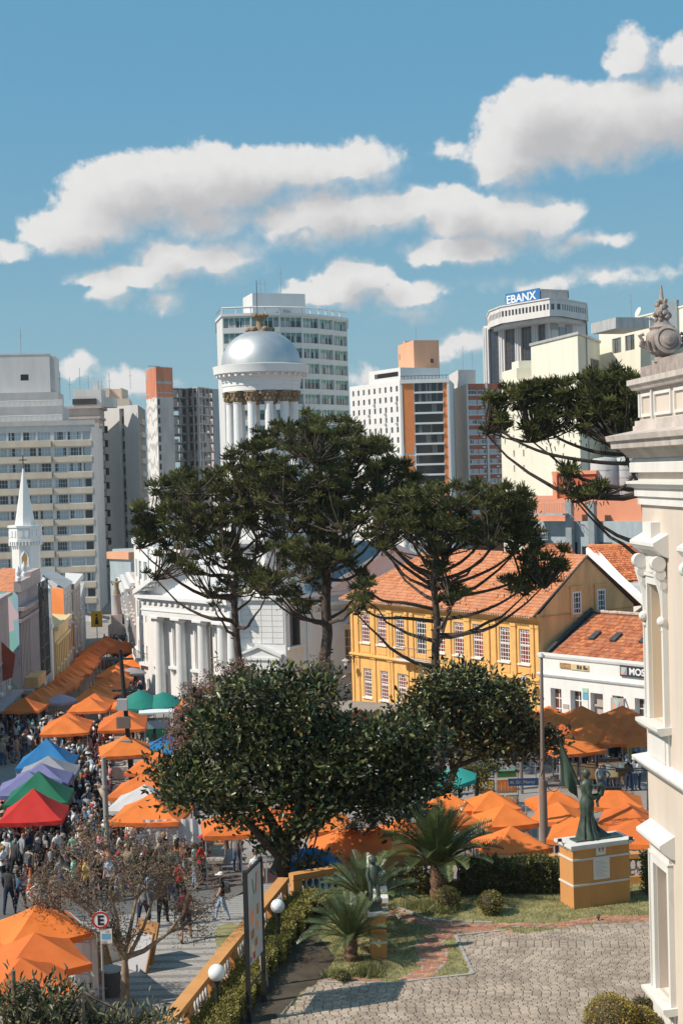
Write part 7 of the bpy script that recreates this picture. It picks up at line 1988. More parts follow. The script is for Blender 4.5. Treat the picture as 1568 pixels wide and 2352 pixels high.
broadleaf('magnolia_tree', 'second dark glossy tree with a rounded crown over the white shop umbrellas, forked trunk', 'tree',
          [(1030, 1585, 105, 45), (960, 1625, 60, 55), (1110, 1610, 80, 55), (1040, 1650, 110, 50), (1150, 1660, 70, 50), (1200, 1690, 58, 45), (930, 1680, 50, 45), (1080, 1700, 100, 40), (1225, 1720, 35, 28), (990, 1720, 70, 40), (1150, 1715, 60, 35), (975, 1790, 26, 30, -.5)],
          64, .27, 15000, ['magnolia', 'magnolia_b', 'magnolia_c', 'leafback'], (.45, .25, .24, .06),
          [[(965, 1975, 0, .22), (985, 1900, 0), (1020, 1830, 0), (1040, 1770, 0), (1080, 1710, 0)], [(1025, 1820, 0, .16), (1050, 1760, 0), (1140, 1725, 0), (1190, 1695, 0)], [(990, 1890, 0, .16), (970, 1800, 0), (1000, 1700, 0)], [(1040, 1775, 0, .15), (1030, 1690, 0), (1040, 1620, 0)]], 32, pads=40)
dm('pinkflower', (.50, .16, .20), var=.3, scale=6, rough=.8, trans=.3)
dm('dryleaf', (.26, .15, .11), var=.4, scale=5, rough=.8, trans=.2)
broadleaf('flowering_tree', 'thin reddish brown flowering tree with pink blossoms left of the big dark tree', 'tree',
          [(480, 1600, 70, 50), (440, 1660, 50, 60), (410, 1700, 34, 60), (530, 1560, 60, 40), (420, 1790, 40, 30), (560, 1540, 40, 25)], 60, .10, 9500, ['dryleaf', 'twig', 'pinkflower', 'hedge_c'], (.45, .2, .14, .21),
          [[(520, 1950, 0, .12), (500, 1800, 0), (470, 1680, 0), (440, 1600, 0)], [(500, 1800, 0, .09), (520, 1650, 0), (560, 1560, 0)]], 33, bark='twig', depth=2, lw=.5, shell_=.3, twigs=200)
broadleaf('flowering_tree', 'thin brown leaved tree showing between the two big dark crowns', 'tree',
          [(725, 1550, 40, 50), (760, 1560, 26, 36), (740, 1620, 50, 40)], 62, .10, 2600, ['dryleaf', 'twig', 'hedge_c'], (.4, .4, .2),
          [[(740, 1900, 0, .1), (735, 1700, 0), (730, 1580, 0)], [(735, 1700, 0, .07), (770, 1560, 0)]], 34, bark='twig', depth=1.5, lw=.5, shell_=.3, twigs=120)
broadleaf('small_tree', 'small thin tree with reddish leaves under the dark tree, before the orange umbrellas', 'tree',
          [(835, 1890, 45, 26), (800, 1905, 30, 20), (870, 1880, 30, 22)], 49, .09, 1500, ['dryleaf', 'hedge_c', 'leafback'], (.4, .3, .3),
          [[(825, 1985, 0, .06), (822, 1930, 0), (800, 1895, 0)], [(822, 1930, 0, .05), (850, 1900, 0), (870, 1880, 0)]], 35, bark='twig', depth=1.2, shell_=.3, twigs=80)
broadleaf('round_tree', 'bright green rounded shrub tree behind the painting racks', 'tree', [(1095, 1760, 48, 38), (1085, 1790, 40, 30)], 71, .12, 3600, ['hedge', 'hedge_b', 'hedge_c'], (.5, .2, .3), [[(1095, 1830, 0, .1), (1095, 1780, 0)]], 36, depth=1.2)
# bare pruned shrub tree, lower left
def bare_tree(label, px, py, d, seed, forks, n1=9):
    rng = random.Random(seed); b0 = P(px, py, d); base = Vector((b0.x, b0.y, g(d) + .1))
    t = thing('bare_tree', label, 'tree', base); b = MB(); tw = MB(); tips = []
    def grow(p, dirv, L, r, lev):
        n = 4; pts = [p]; dv = Vector(dirv)
        for i in range(n):
            dv = (dv + Vector((rng.uniform(-1, 1), rng.uniform(-1, 1), rng.uniform(-.7, .7))) * (.22 if lev < 3 else .4)).normalized(); p = p + dv * L / n; pts.append(p)
        (b if lev < 3 else tw).tube(pts, [r * (1 - .45 * i / n) for i in range(n + 1)], 8 if lev < 2 else 4, False)
        if lev >= 5: tips.append(p); return
        for k in range(rng.choice((2, 3)) if lev < 3 else rng.choice((2, 3, 3))):
            q = pts[rng.choice((2, 3, 4))]; nd = (dv + Vector((rng.uniform(-1, 1), rng.uniform(-1, 1), rng.uniform(-.5, .8))) * 1.0).normalized(); grow(q, nd, L * rng.uniform(.55, .8), r * .55, lev + 1)
    for tr in forks:
        pts = [P(q[0], q[1], d + (q[2] if len(q) > 2 else 0)) - base for q in tr[1:]]
        b.tube(pts, [tr[0] * (1 - .5 * i / (len(pts) - 1)) for i in range(len(pts))], 9)
        dv = (pts[-1] - pts[-2]).normalized()
        for _ in range(4): grow(pts[-1], (dv + Vector((rng.uniform(-.7, .7), rng.uniform(-.7, .7), rng.uniform(-.5, .35)))).normalized(), rng.uniform(.5, .78), tr[0] * .42, 2)
    b.ob('trunk', M['barkpale'], t); tw.ob('twigs', M['twig'], t)['kind'] = 'stuff'
    nr = np.random.default_rng(seed); C = np.array([tuple(p) for p in tips]); m = 15; N = len(C) * m
    scatter('dry_leaves', ['twig', 'dryleaf', 'hedge_c'], *LEAF4, np.repeat(C, m, 0) + nr.normal(size=(N, 3)) * .16, basis(nr.normal(size=(N, 3)), nr, N), np.stack([.03 + 0 * C.repeat(m, 0)[:, 0], nr.uniform(.06, .13, N), .05 + 0 * C.repeat(m, 0)[:, 0]], 1), t, mi=nr.choice(3, N, p=(.55, .3, .15)), kind='stuff')
bare_tree('leafless brown shrub tree with a pale forked trunk beside the parking sign', 285, 2290, 38.5, 41,
          [(.13, (287, 2300), (288, 2230), (286, 2195)), (.09, (286, 2200), (262, 2160, -.2), (236, 2120, -.4)), (.09, (286, 2200), (330, 2185, .2), (385, 2145, .3)), (.07, (286, 2195), (300, 2130, .3), (312, 2070, .5)), (.06, (275, 2180), (270, 2110, -.4), (255, 2060, -.8)), (.06, (300, 2190), (330, 2130, .5), (350, 2070, .6)),
           (.06, (240, 2125, -.4), (200, 2090, -.5), (160, 2060, -.6)), (.05, (240, 2125, -.4), (215, 2050, 0), (205, 2000, .2)), (.05, (385, 2145, .3), (420, 2100, .3), (430, 2060, .3)), (.05, (312, 2070, .5), (330, 2010, .6)), (.05, (262, 2160, 0), (190, 2130, .3), (150, 2100, .4))])
# leafy shrub in the lower left corner
dm('rubber_b', (.17, .155, .075), var=.5, scale=4, rough=.4, trans=.1)
broadleaf('leafy_shrub', 'leafy long leaved shrub filling the lower left corner', 'shrub',
          [(60, 2360, 110, 50), (170, 2355, 90, 42), (270, 2390, 80, 40), (20, 2300, 40, 30), (110, 2300, 45, 25), (330, 2370, 40, 25), (60, 2440, 160, 60), (220, 2440, 140, 60)], 31, .2, 6500, ['rubber', 'rubber_b', 'magnolia_c'], (.5, .3, .2),
          [[(120, 2560, 0, .06), (110, 2400, 0), (80, 2260, 0)], [(140, 2560, 0, .05), (180, 2400, 0), (190, 2280, 0)], [(100, 2560, 0, .05), (40, 2350, 0), (30, 2230, 0)]], 43, bark='twig', depth=1.3, lw=.27, shell_=.35, twigs=26, up=.6)
# ------------------------------------------------------------------ street surfaces
def sheet(name, pxs, m, h):
    pts = [G(x, y, 0) for x, y in pxs]; b = MB()
    # cut into strips that follow the slope
    bm = bmesh.new(); bm.faces.new([bm.verts.new((p.x, p.y, 0)) for p in pts])
    for yy in range(30, 120, 2): bmesh.ops.bisect_plane(bm, geom=bm.verts[:] + bm.edges[:] + bm.faces[:], plane_co=(0, yy, 0), plane_no=(0, 1, 0))
    for v in bm.verts: v.co.z = g(v.co.y) + h
    me = bpy.data.meshes.new(name); bm.to_mesh(me); bm.free(); me.materials.append(M[m]); return tag(link(name, me), kind='structure')
sheet('street', [(-260, 2010), (300, 1990), (560, 1985), (600, 2020), (500, 2075), (300, 2100), (60, 2130), (-300, 2160)], 'asphalt', .012)
sheet('sidewalk', [(60, 2140), (300, 2108), (500, 2083), (590, 2035), (640, 2030), (520, 2230), (400, 2420), (60, 2420)], 'sidewalk', .05)
sheet('verge', [(492, 2150), (500, 2134), (530, 2124), (548, 2132), (520, 2180), (498, 2190)], 'lawn', .07)
# ------------------------------------------------------------------ market tents
def canopy_mesh(n=14, peak=.85, sag=.10, gable=False):
    b = MB(); b.smooth = True; r = random.Random(3)
    def hz(x, y):
        k = 1 - (max(abs(x), abs(y)) if not gable else abs(x)); z = peak * k ** 1.12
        z -= sag * k * (1 - k) * 1.6 * (1 - abs(abs(x) - abs(y))) * 0
        z -= .05 * (1 - k) * (1 - min(abs(x), abs(y)) ** 2) * 1.0
        return z + .012 * sin(9 * x + 4 * y) * (k > .02) + .055 * k * (1 - k) * sin(13 * atan2(y, x) + 1.3)
    ix = [[b.V((-1.5 + 3 * i / n, -1.5 + 3 * j / n, hz(-1 + 2 * i / n, -1 + 2 * j / n))) for i in range(n + 1)] for j in range(n + 1)]
    for j in range(n):
        for i in range(n):
            q = (ix[j][i], ix[j][i + 1], ix[j + 1][i + 1], ix[j + 1][i])
            if (i < n / 2) == (j < n / 2): b.face((q[0], q[1], q[2])); b.face((q[0], q[2], q[3]))
            else: b.face((q[0], q[1], q[3])); b.face((q[1], q[2], q[3]))
    me = b.mesh('canopy', M['cloth_orange']); me.set_sharp_from_angle(angle=.22); return me
CAN = canopy_mesh()
CANS = canopy_mesh(peak=1.25)
vb = MB()
for k in range(4):
    vb.M = Matrix.Rotation(k * pi / 2, 4, 'Z')
    for i in range(8):
        x0, x1 = -1.5 + 3 * i / 8, -1.5 + 3 * (i + 1) / 8; f0, f1 = .012 * (-1) ** i, -.012 * (-1) ** i; s0, s1 = .05 * (1 - (x0 / 1.5) ** 2), .05 * (1 - (x1 / 1.5) ** 2)
        vb.poly([(x0, -1.502, -s0 + .01), (x1, -1.502, -s1 + .01), (x1, -1.51 + f1, -s1 - .17), (x0, -1.51 + f0, -s0 - .17)])
VAL = vb.mesh('valance', M['cloth_orange'])
lb_ = MB(); lb_.box(-.025, .025, -.025, .025, 0, 2.12); lb_.box(-.06, .06, -.06, .06, 0, .02); LEG = lb_.mesh('leg', M['zinc'])
fb = MB()
for k in range(4):
    fb.M = Matrix.Rotation(k * pi / 2, 4, 'Z'); fb.tube([(-1.42, -1.42, 2.05), (0, -1.42, 1.82), (1.42, -1.42, 2.05)], .016, 4); fb.tube([(-1.42, -1.42, 1.82), (0, -1.42, 2.05), (1.42, -1.42, 1.82)], .016, 4)
FRM = fb.mesh('frame', M['zinc'])
TENTS = []
def tent(label, x, y, w_=3.0, rz=0.0, cloth='cloth_orange', group=None, h=2.1, steep=False, pos=None, nick=None, legs=True):
    """canopy edge seen at the picture point (x, y); the tent stands half its width behind it"""
    p = pos or (G(x, y, h) + Vector((0, w_ * .5, 0)))
    t = thing('market_tent', label, 'tent', (p.x, p.y, g(p.y)), rz, group or 'orange market tents')
    s_ = w_ / 3.0; hz = h / 2.1
    for nm, me, z, ss in (('canopy', CANS if steep else CAN, h, (s_, s_, s_)), ('valance', VAL, h, (s_, s_, 1))):
        o = link(nm, me, t, (0, 0, z)); o.scale = ss
        o.material_slots[0].link = 'OBJECT'; o.material_slots[0].material = M[cloth]
    if legs:
        for sx_ in (-1, 1):
            for sy_ in (-1, 1):
                o = link('leg', LEG, t, (sx_ * 1.42 * s_, sy_ * 1.42 * s_, 0)); o.scale = (1, 1, hz)
        o = link('frame', FRM, t); o.scale = (s_, s_, hz)
    TENTS.append((p.x, p.y, w_, nick or label)); return t
RT = [(1182, 1943, 2.35, .30, 'orange pyramid tent nearest the ochre garden wall, left of the pedestal'), (1166, 1893, 2.35, .22, 'orange pyramid tent right behind the one at the garden wall'), (1134, 1858, 2.3, .15, 'orange pyramid tent in front of the painting rack'),
      (1285, 1855, 2.3, .2, 'orange pyramid tent between the brown pole and the bronze flag'), (1290, 1884, 2.2, -.3, 'orange pyramid tent left of the bronze mother, behind the pedestal'), (1340, 1919, 2.4, -.25, 'orange pyramid tent directly behind the bronze mother'),
      (1425, 1851, 2.4, -.15, 'orange pyramid tent right of the bronze mother, tallest in view there'), (1452, 1889, 2.3, -.3, 'orange pyramid tent half behind thin twigs at the palace wall'), (1476, 1925, 2.4, -.3, 'orange pyramid tent cut by the palace wall beside the pedestal'),
      (1036, 1862, 2.2, .25, 'orange tent seen beneath the rounded dark tree, left of its trunk'), (1040, 1893, 2.2, .3, 'orange tent with white edge just behind the tall cycad'), (1318, 1727, 3.2, .35, 'sunlit orange tent above the bronze flag, before the shaded rows')]
for x, y, w_, rz, lb in RT: tent(lb, x, y, w_ * .93, rz)
rows = [(1657, ((1268, 'leftmost'), (1345, 'middle'), (1440, 'rightmost')), 'sunlit orange tent against the white shop front'), (1676, ((1285, 'left'), (1345, 'centre'), (1405, 'right'), (1462, 'far right')), 'tree shaded orange tent in the second row from the white shop'), (1704, ((1300, 'left'), (1362, 'centre'), (1420, 'right'), (1472, 'far right')), 'tree shaded orange tent in the third row from the white shop')]
for y, xs, lb in rows:
    for x, wd in xs: tent('%s %s' % (wd, lb), x, y, 2.9, .35)
for x, wd in ((770, 'below the middle pine trunk'), (828, 'at the left corner of the yellow townhouse'), (872, 'before the second lower window of the yellow townhouse'), (940, 'behind the rounded dark tree, left'), (1000, 'behind the rounded dark tree, below the right pine'), (1070, 'behind the rounded dark tree, centre'), (1150, 'behind the rounded dark tree, before the arched door'), (1222, 'beside the brown pole, before the yellow townhouse corner')):
    tent('orange tent ' + wd, x, 1664, 2.9, .4)
for x, y, wd in ((530, 1913, 'beside the potted plant stall'), (610, 1905, 'just left of the big tree trunk'), (735, 1905, 'right of the big tree trunk'), (705, 1875, 'framed by the big tree branches'), (800, 1952, 'behind the blue parasol'), (862, 1948, 'behind the small thin tree'), (925, 1925, 'left of the tall cycad'), (440, 1625, 'half hidden by the pink blossom tree'), (540, 1665, 'hidden behind the big dark crown, upper'), (640, 1690, 'hidden behind the big dark crown, middle')):
    tent('orange tent %s' % wd, x, y, 2.5 if y > 1800 else 3, .15, h=2.2)
# left part: the street
for x, y, w_, rz, lb, cl, st in ((62, 1884, 2.75, .08, 'red peaked tent at the left edge, nearest of the coloured row', 'cloth_red', True), (74, 1843, 2.95, .08, 'green peaked tent behind the red one', 'cloth_green', True), (50, 1822, 3.0, .08, 'lilac tent behind the green one', 'cloth_lilac', False), (82, 1800, 2.9, .08, 'second lilac tent of the coloured row', 'cloth_lilac', False), (98, 1783, 3.0, .08, 'grey tent between lilac and blue ones', 'cloth_grey', False), (95, 1760, 3.1, .08, 'blue peaked tent, farthest of the coloured row', 'cloth_blue', True)):
    tent(lb, x, y, w_, rz, cl, 'coloured tents at the left edge', steep=st, nick=lb.split(',')[0])
for x, y, w_, rz, lb, cl in ((281, 1732, 3.1, .2, 'lone orange tent before the leaning utility pole', 'cloth_orange'), (355, 1772, 3.0, -.1, 'orange tent left of the pink blossom tree, farther', 'cloth_orange'), (322, 1828, 3.1, -.1, 'orange tent left of the dark tree, behind the white canopy', 'cloth_orange'), (322, 1858, 3.0, -.1, 'white canopy tent squeezed between orange ones', 'cloth_white'), (336, 1884, 3.1, -.1, 'orange tent with a white side sheet above the round arrow sign', 'cloth_orange'),
                             (148, 1672, 3.0, .12, 'orange tent in the left stacked pair, rear', 'cloth_orange'), (140, 1683, 3.1, .12, 'orange tent in the left stacked pair, front', 'cloth_orange'), (278, 1662, 3.0, .12, 'orange tent in the right stacked pair, rear', 'cloth_orange'), (272, 1674, 3.1, .12, 'orange tent in the right stacked pair, front', 'cloth_orange'),
                             (380, 1725, 2.8, 0, 'blue tent roof peeking behind the orange tents by the blossom tree', 'cloth_blue')):
    tent(lb, x, y, w_, rz, cl)
ORD = ['first', 'second', 'third', 'fourth', 'fifth', 'sixth', 'seventh', 'eighth', 'ninth', 'tenth', 'eleventh', 'twelfth', 'thirteenth', 'fourteenth', 'fifteenth', 'sixteenth', 'seventeenth', 'eighteenth', 'nineteenth', 'twentieth', 'twenty-first', 'twenty-second', 'twenty-third', 'twenty-fourth', 'twenty-fifth', 'twenty-sixth']
pr_ = random.Random(17)
def row(a, b_, n, w_, label, nick, rz):
    A_, B_ = G(a[0], a[1], 2.1), G(b_[0], b_[1], 2.1)
    for i in range(n):
        p = A_.lerp(B_, i / (n - 1)) + Vector((pr_.uniform(-.3, .3), pr_.uniform(-.12, .12), 0)); tent(label % ORD[i], 0, 0, w_, rz + pr_.uniform(-.06, .06), h=2.1 + pr_.uniform(-.14, .14), pos=Vector((p.x, p.y + w_ / 2, 0)), nick=nick, group='orange tents in rows along the street')
row((196, 1630), (268, 1541), 13, 2.9, '%s tent from the near end of the long middle orange row', 'the long middle tent row', -.03)
row((52, 1632), (205, 1508), 16, 2.75, '%s tent from the near end of the orange row along the left shops', 'the tent row along the left shops', .02)
row((208, 1500), (240, 1481), 5, 3.2, '%s tent of the short orange row at the street end', 'the short tent row at the street end', .05)
for x, y, w_, lb in ((281, 1496, 4.0, 'wide orange tent at the street end near the stone column'), (305, 1520, 3.2, 'orange tent beside the rounded white house, farther'), (308, 1530, 3.2, 'orange tent beside the rounded white house, nearer'), (300, 1625, 3.2, 'orange tent behind the leaning utility pole and teal parasol')):
    tent(lb, x, y, w_, .1)
for x, y, rz, lb in ((66, 2166, .5, 'orange tent at the lower left behind the bare tree, farther one'), (58, 2238, .45, 'orange tent at the lower left over the leafy shrub, middle one'), (24, 2303, .4, 'orange tent at the lower left corner, nearest one')):
    t = tent(lb, x, y, 2.35, rz, h=2.15)
    if y < 2200:
        b = MB()
        for i in range(12): b.poly([(1.27 + .03 * (i % 2), -1.25 + i * .21, .1), (1.27 + .03 * ((i + 1) % 2), -1.25 + (i + 1) * .21, .1), (1.26, -1.25 + (i + 1) * .21, 2.1), (1.26, -1.25 + i * .21, 2.1)])
        b.ob('side_sheet', M['tarp'], t)
p = G(340, 1888, 2.0)
b = MB(); b.smooth = True
for i in range(26):
    x0, x1 = -.4 + i * .1, -.4 + (i + 1) * .1; b.poly([(x0, .06 * sin(i * 1.7), -1.15), (x1, .06 * sin((i + 1) * 1.7), -1.15), (x1, .03 * sin((i + 1) * 1.7), .1), (x0, .03 * sin(i * 1.7), .1)])
tag(b.ob('hanging_sheet', M['cloth_white'], None, (p.x + .2, p.y - .1, p.z)), 'creased white sheet hanging below the orange tent by the arrow sign', 'sheet')
def parasol(label, x, y, r, h, cloth, peak=.8, tilt=(0, 0), n=8, group=None):
    p = G(x, y, h); t = thing('parasol', label, 'parasol', (p.x, p.y, g(p.y)), .2, group)
    b = MB(); b.lathe([(r, 0), (r * .66, peak * .48), (r * .3, peak * .82), (.03, peak)], n); b.sm = [False] * len(b.sm); b.lathe([(r + .01, -.18), (r, .0)], n)
    o = b.ob('canopy', M[cloth], t, (0, 0, h)); o.rotation_euler = (tilt[0], tilt[1], 0)
    b = MB(); b.tube([(0, 0, 0), (0, 0, h + peak)], .03, 6); b.ob('pole', M['zinc'], t)
    b = MB()
    for i in range(n): a = 2 * pi * i / n; b.tube([(0, 0, peak - .05), (r * cos(a), r * sin(a), -.02)], .012, 4, False)
    o = b.ob('ribs', M['zinc'], t, (0, 0, h)); o.rotation_euler = (tilt[0], tilt[1], 0); return t
parasol('large teal green parasol beside the rounded white house, left of the pair', 322, 1620, 1.75, 2.3, 'cloth_teal', 1.1)
parasol('teal green parasol right of the pair, half behind the blossom tree', 375, 1618, 1.6, 2.3, 'cloth_teal', .9)
parasol('pale lilac parasol between two orange tent rows', 140, 1610, 1.3, 2.1, 'pinkcloth', .5)
parasol('grey parasol by the rounded white house base', 303, 1545, 1.4, 2.1, 'cloth_grey', .5)
parasol('big blue parasol tilted behind the garden balustrade', 722, 1992, 1.2, 1.75, 'cloth_blue', .62, (.25, .2))
parasol('small aqua parasol by the flat paintings under the rounded dark tree', 1043, 1786, 1.15, 2.0, 'cloth_aqua', .45, (.1, -.1))

# ------------------------------------------------------------------ stalls, paintings, street furniture
def table(label, x, y, w_, d_, cloth, rz=0.0, goods=6, h=.8):
    p = G(x, y); t = thing('stall_table', label, 'table', (p.x, p.y, p.z), rz, 'stall tables')
    b = MB(); b.box(-w_ / 2, w_ / 2, -d_ / 2, d_ / 2, h - .04, h); b.ob('top', M['wood'], t)
    for sx_ in (-1, 1):
        for sy_ in (-1, 1): k = MB(); k.box(sx_ * (w_ / 2 - .06) - .025, sx_ * (w_ / 2 - .06) + .025, sy_ * (d_ / 2 - .06) - .025, sy_ * (d_ / 2 - .06) + .025, 0, h - .04); k.ob('leg', M['zinc'], t)
    if cloth:
        b = MB(); n = 14
        for i in range(n):
            x0, x1 = -w_ / 2 + w_ * i / n, -w_ / 2 + w_ * (i + 1) / n; b.poly([(x0, -d_ / 2 - .02 - .03 * (i % 2), .08), (x1, -d_ / 2 - .02 - .03 * ((i + 1) % 2), .08), (x1, -d_ / 2 - .02, h + .005), (x0, -d_ / 2 - .02, h + .005)])
        b.poly([(-w_ / 2, -d_ / 2 - .02, h + .005), (w_ / 2, -d_ / 2 - .02, h + .005), (w_ / 2, d_ / 2, h + .005), (-w_ / 2, d_ / 2, h + .005)]); b.ob('cloth', M[cloth], t)
    r = random.Random(int(x * 7 + y))
    for i in range(goods):
        q = MB(); s_ = r.uniform(.06, .15); q.lathe([(s_ * .6, 0), (s_ * .7, s_ * .8), (s_ * .3, s_ * 1.4), (s_ * .32, s_ * 1.7)], 8) if i % 2 else q.box(-s_, s_, -s_ * .7, s_ * .7, 0, s_ * r.uniform(.6, 1.6))
        mm = ('paper', 'wood', 'signgreen', 'peach', 'crate', 'cloth_aqua', 'signred', 'stone')[(i + int(x)) % 8]; tag(q.ob('stall_item', M[mm], None, (p.x + (-w_ / 2 + w_ * (i + .5) / goods) * cos(rz), p.y + (-w_ / 2 + w_ * (i + .5) / goods) * sin(rz), p.z + h + .008)), 'small %s item on the %s' % ({'paper': 'white', 'wood': 'brown', 'signgreen': 'green', 'peach': 'peach', 'crate': 'black', 'cloth_aqua': 'aqua', 'signred': 'red', 'stone': 'beige'}[mm], label), 'goods', 'goods on ' + label)
table('dark stall counter below the white sheet', 375, 1985, 3.0, .8, 'crate', -.05, 7)
table('plant stall table by the tree', 482, 1978, 1.5, .7, None, 0, 5)
table('white cloth table under the wall tent', 1195, 2000, 1.7, .7, 'cloth_white', .3, 6)
table('white cloth table behind the wall tent', 1150, 1925, 1.6, .7, 'cloth_white', .2, 4)
table('dark cloth table left of the tall cycad', 905, 1975, 1.8, .7, 'cloth_grey', 0, 4)
table('white table in the red tent', 60, 1962, 2.2, .8, 'cloth_white', .05, 6)
table('white table under the lone orange tent', 270, 1790, 2.2, .8, 'cloth_white', .1, 5)
table('white table in the left stacked pair', 150, 1745, 2.4, .8, 'cloth_white', .1, 5)
table('white table in the right stacked pair', 280, 1735, 2.4, .8, 'cloth_white', .1, 5)
b0 = G(478, 1960); tag(leaf_hedge('potted_plants', 'tray of small potted seedlings on the plant stall', [(-.6, .6, -.25, .25, .0, .2)], .09, ['hedge', 'hedge_c', 'pinkflower'], 500, NR, 'plants'), None).location = (b0.x, b0.y + .3, g(b0.y) + .82)
p = G(455, 2000); t = thing('stone_bench', 'long pale stone bench wall beside the plant stall', 'bench', p, -.05); b = MB(); b.box(-1.3, 1.1, -.3, .3, .36, .48); b.ob('seat', M['sidewalk'], t)
for x in (-1, .8): k = MB(); k.box(x - .15, x + .15, -.25, .25, 0, .36); k.ob('leg', M['sidewalk'], t)
def painting(parent, x0, x1, z0, z1, y, cols, key):
    b = MB(); b.box(x0, x1, y - .03, y, z0, z1); fr = b.ob('picture_frame', M['wood'] if key % 2 else M['iron'], parent)
    n = len(cols)
    for i, c in enumerate(cols): k = MB(); h = (z1 - z0 - .1) / n; k.box(x0 + .05, x1 - .05, y - .034, y - .031, z0 + .05 + i * h, z0 + .05 + (i + 1) * h); k.ob('paint_band', M[c], fr)
    k = MB(); w_ = x1 - x0
    if key % 3 == 0:
        for i in range(4): k.box(x0 + w_ * (.2 + .17 * i), x0 + w_ * (.23 + .17 * i), y - .037, y - .0345, z0 + .12, z1 - .1)
        k.ob('painted_trunks', M['gable'], fr)
    else: k.sphere((x0 + w_ * .5, y - .03, z1 - (z1 - z0) * .3), w_ * .14, 12, 6, sy=.06); k.ob('painted_sun', M['paper'], fr)
p = G(1140, 1850); rk = thing('painting_rack', 'metal rack holding rows of bright landscape paintings behind the orange tents', 'rack', p, .05)
b = MB()
for x in (-1.15, 0.0, 1.15): b.tube([(x, .05, 0), (x, .05, 2.25)], .025, 5)
for z in (.1, 1.1, 2.2): b.tube([(-1.15, .05, z), (1.15, .05, z)], .02, 5)
b.ob('frame', M['zinc'], rk)
for i, (x, z, cs) in enumerate(((-1.1, 1.4, ('paper', 'skyblue', 'signboardblue', 'skyblue')), (.05, 1.4, ('signgreen', 'hedge_c', 'mint', 'bluegrey')), (-1.1, .6, ('wood', 'ochrewall', 'signyellow')), (.05, .6, ('rust', 'orange', 'cone')), (-.2, .0, ('bluegrey', 'skyblue')), (.5, -.0, ('peach', 'ochrewall')))):
    t = thing('painting', ('blue seascape painting with a pale sun, top left on the rack', 'green forest painting, top right on the rack', 'golden brown painting, middle left on the rack', 'fiery orange woodland painting, middle right on the rack', 'small blue painting, bottom of the rack', 'small peach painting, bottom right of the rack')[i], 'painting', (p.x + x, p.y, p.z + z), .05)
    painting(t, 0, 1.02 if i < 4 else .6, .02, .70 if i < 4 else .5, 0, cs, i)
for i, (x, y, w_, lb, cs) in enumerate(((1308, 1815, .95, 'empty backed picture frame on an easel left of the bronze flag', ('ochrewall',)), (1352, 1818, .8, 'wooden backed canvas seen behind the bronze mother head', ('wood',)), (1398, 1815, 1.1, 'wooden framed canvas back on an easel right of the bronze child', ('ochrewall', 'stone')), (1433, 1812, .8, 'white framed garden painting on an easel by the palace', ('hedge', 'mint', 'paper')))):
    p = G(x, y); t = thing('easel', 'tripod easel holding the ' + lb.split(' on')[0].split(' seen')[0], 'easel', p, .1)
    b = MB()
    for q in ((-.3, 0), (.3, 0), (0, .6)): b.tube([(q[0], q[1], 0), (0, .1, 1.6)], .02, 4)
    b.ob('legs', M['wood'], t)
    t = thing('painting', lb, 'painting', (p.x - w_ / 2, p.y - .03, p.z + .65), .1); painting(t, 0, w_, 0, .85, 0, cs, 2 * i + 1)
for i, (x, y, h, tilt, m, lb) in enumerate(((228, 2240, 1.5, .45, 'ochrewall', 'golden framed board leaning left of the bare tree'), (238, 2262, 1.6, .55, 'wood', 'brown wooden board leaning beside the parking sign'), (250, 2215, 1.3, .3, 'paper', 'white striped poster board behind the bare tree'), (312, 2235, 1.6, -.4, 'signgrey', 'grey blue board leaning right of the bare tree trunk'), (326, 2215, 1.7, -.35, 'wood', 'brown framed board leaning farthest right of the bare tree'))):
    p = G(x, y); t = thing('art_board', lb, 'board', p, .75 if tilt > 0 else -.7); h *= .72
    b = MB(); b.M = Matrix.Rotation(-abs(tilt) * .8, 4, 'X'); b.box(-.4, .4, -.02, .02, .02, h); o = b.ob('panel', M[m], t)
    b = MB(); b.M = Matrix.Rotation(-abs(tilt) * .8, 4, 'X')
    for q in ((-.44, -.4, 0, h + .04), (.4, .44, 0, h + .04), (-.4, .4, h, h + .04), (-.4, .4, -.02, .02)): b.box(q[0], q[1], -.035, .035, q[2], q[3])
    b.ob('edge', M['wood'], t)
# poles
p = P(302, 1735, 82); zt_ = zat(275, 1492, 82); q = P(276, 1492, 82)
t = thing('utility_pole', 'dark leaning utility pole with transformer boxes over the orange tents', 'pole', (p.x, p.y, g(p.y)))
ax = Vector((q.x - p.x, 0, zt_ - g(p.y))); b = MB(); b.tube([(0, 0, 0), ax], [.16, .11], 10); b.ob('shaft', M['iron'], t)
for i, (f, w_, m) in enumerate(((.30, .34, 'polegrey'), (.47, .42, 'pole'), (.60, .30, 'greywall'))):
    c = ax * f; b = MB(); b.box(c.x - w_ - .1, c.x + w_ * .6, -.5, -.18, c.z - .3, c.z + .35); b.ob('box', M[m], t)
b = MB()
for z in (.7, .93): c = ax * z; b.box(c.x - .7, c.x + .7, -.08, .08, c.z - .05, c.z + .05)
b.ob('crossarms', M['iron'], t)
p = G(250, 2014); hp = (2014 - 1736) / FPX * p.y
t = thing('lamp_post', 'plain grey brown post rising from the crowd with red traffic signs low down', 'post', p)
b = MB(); b.tube([(0, 0, 0), (-.06, 0, hp)], [.13, .10], 12); b.tube([(-.04, 0, hp * .74), (-.04, 0, hp * .76)], .15, 12); b.ob('shaft', M['polegrey'], t)
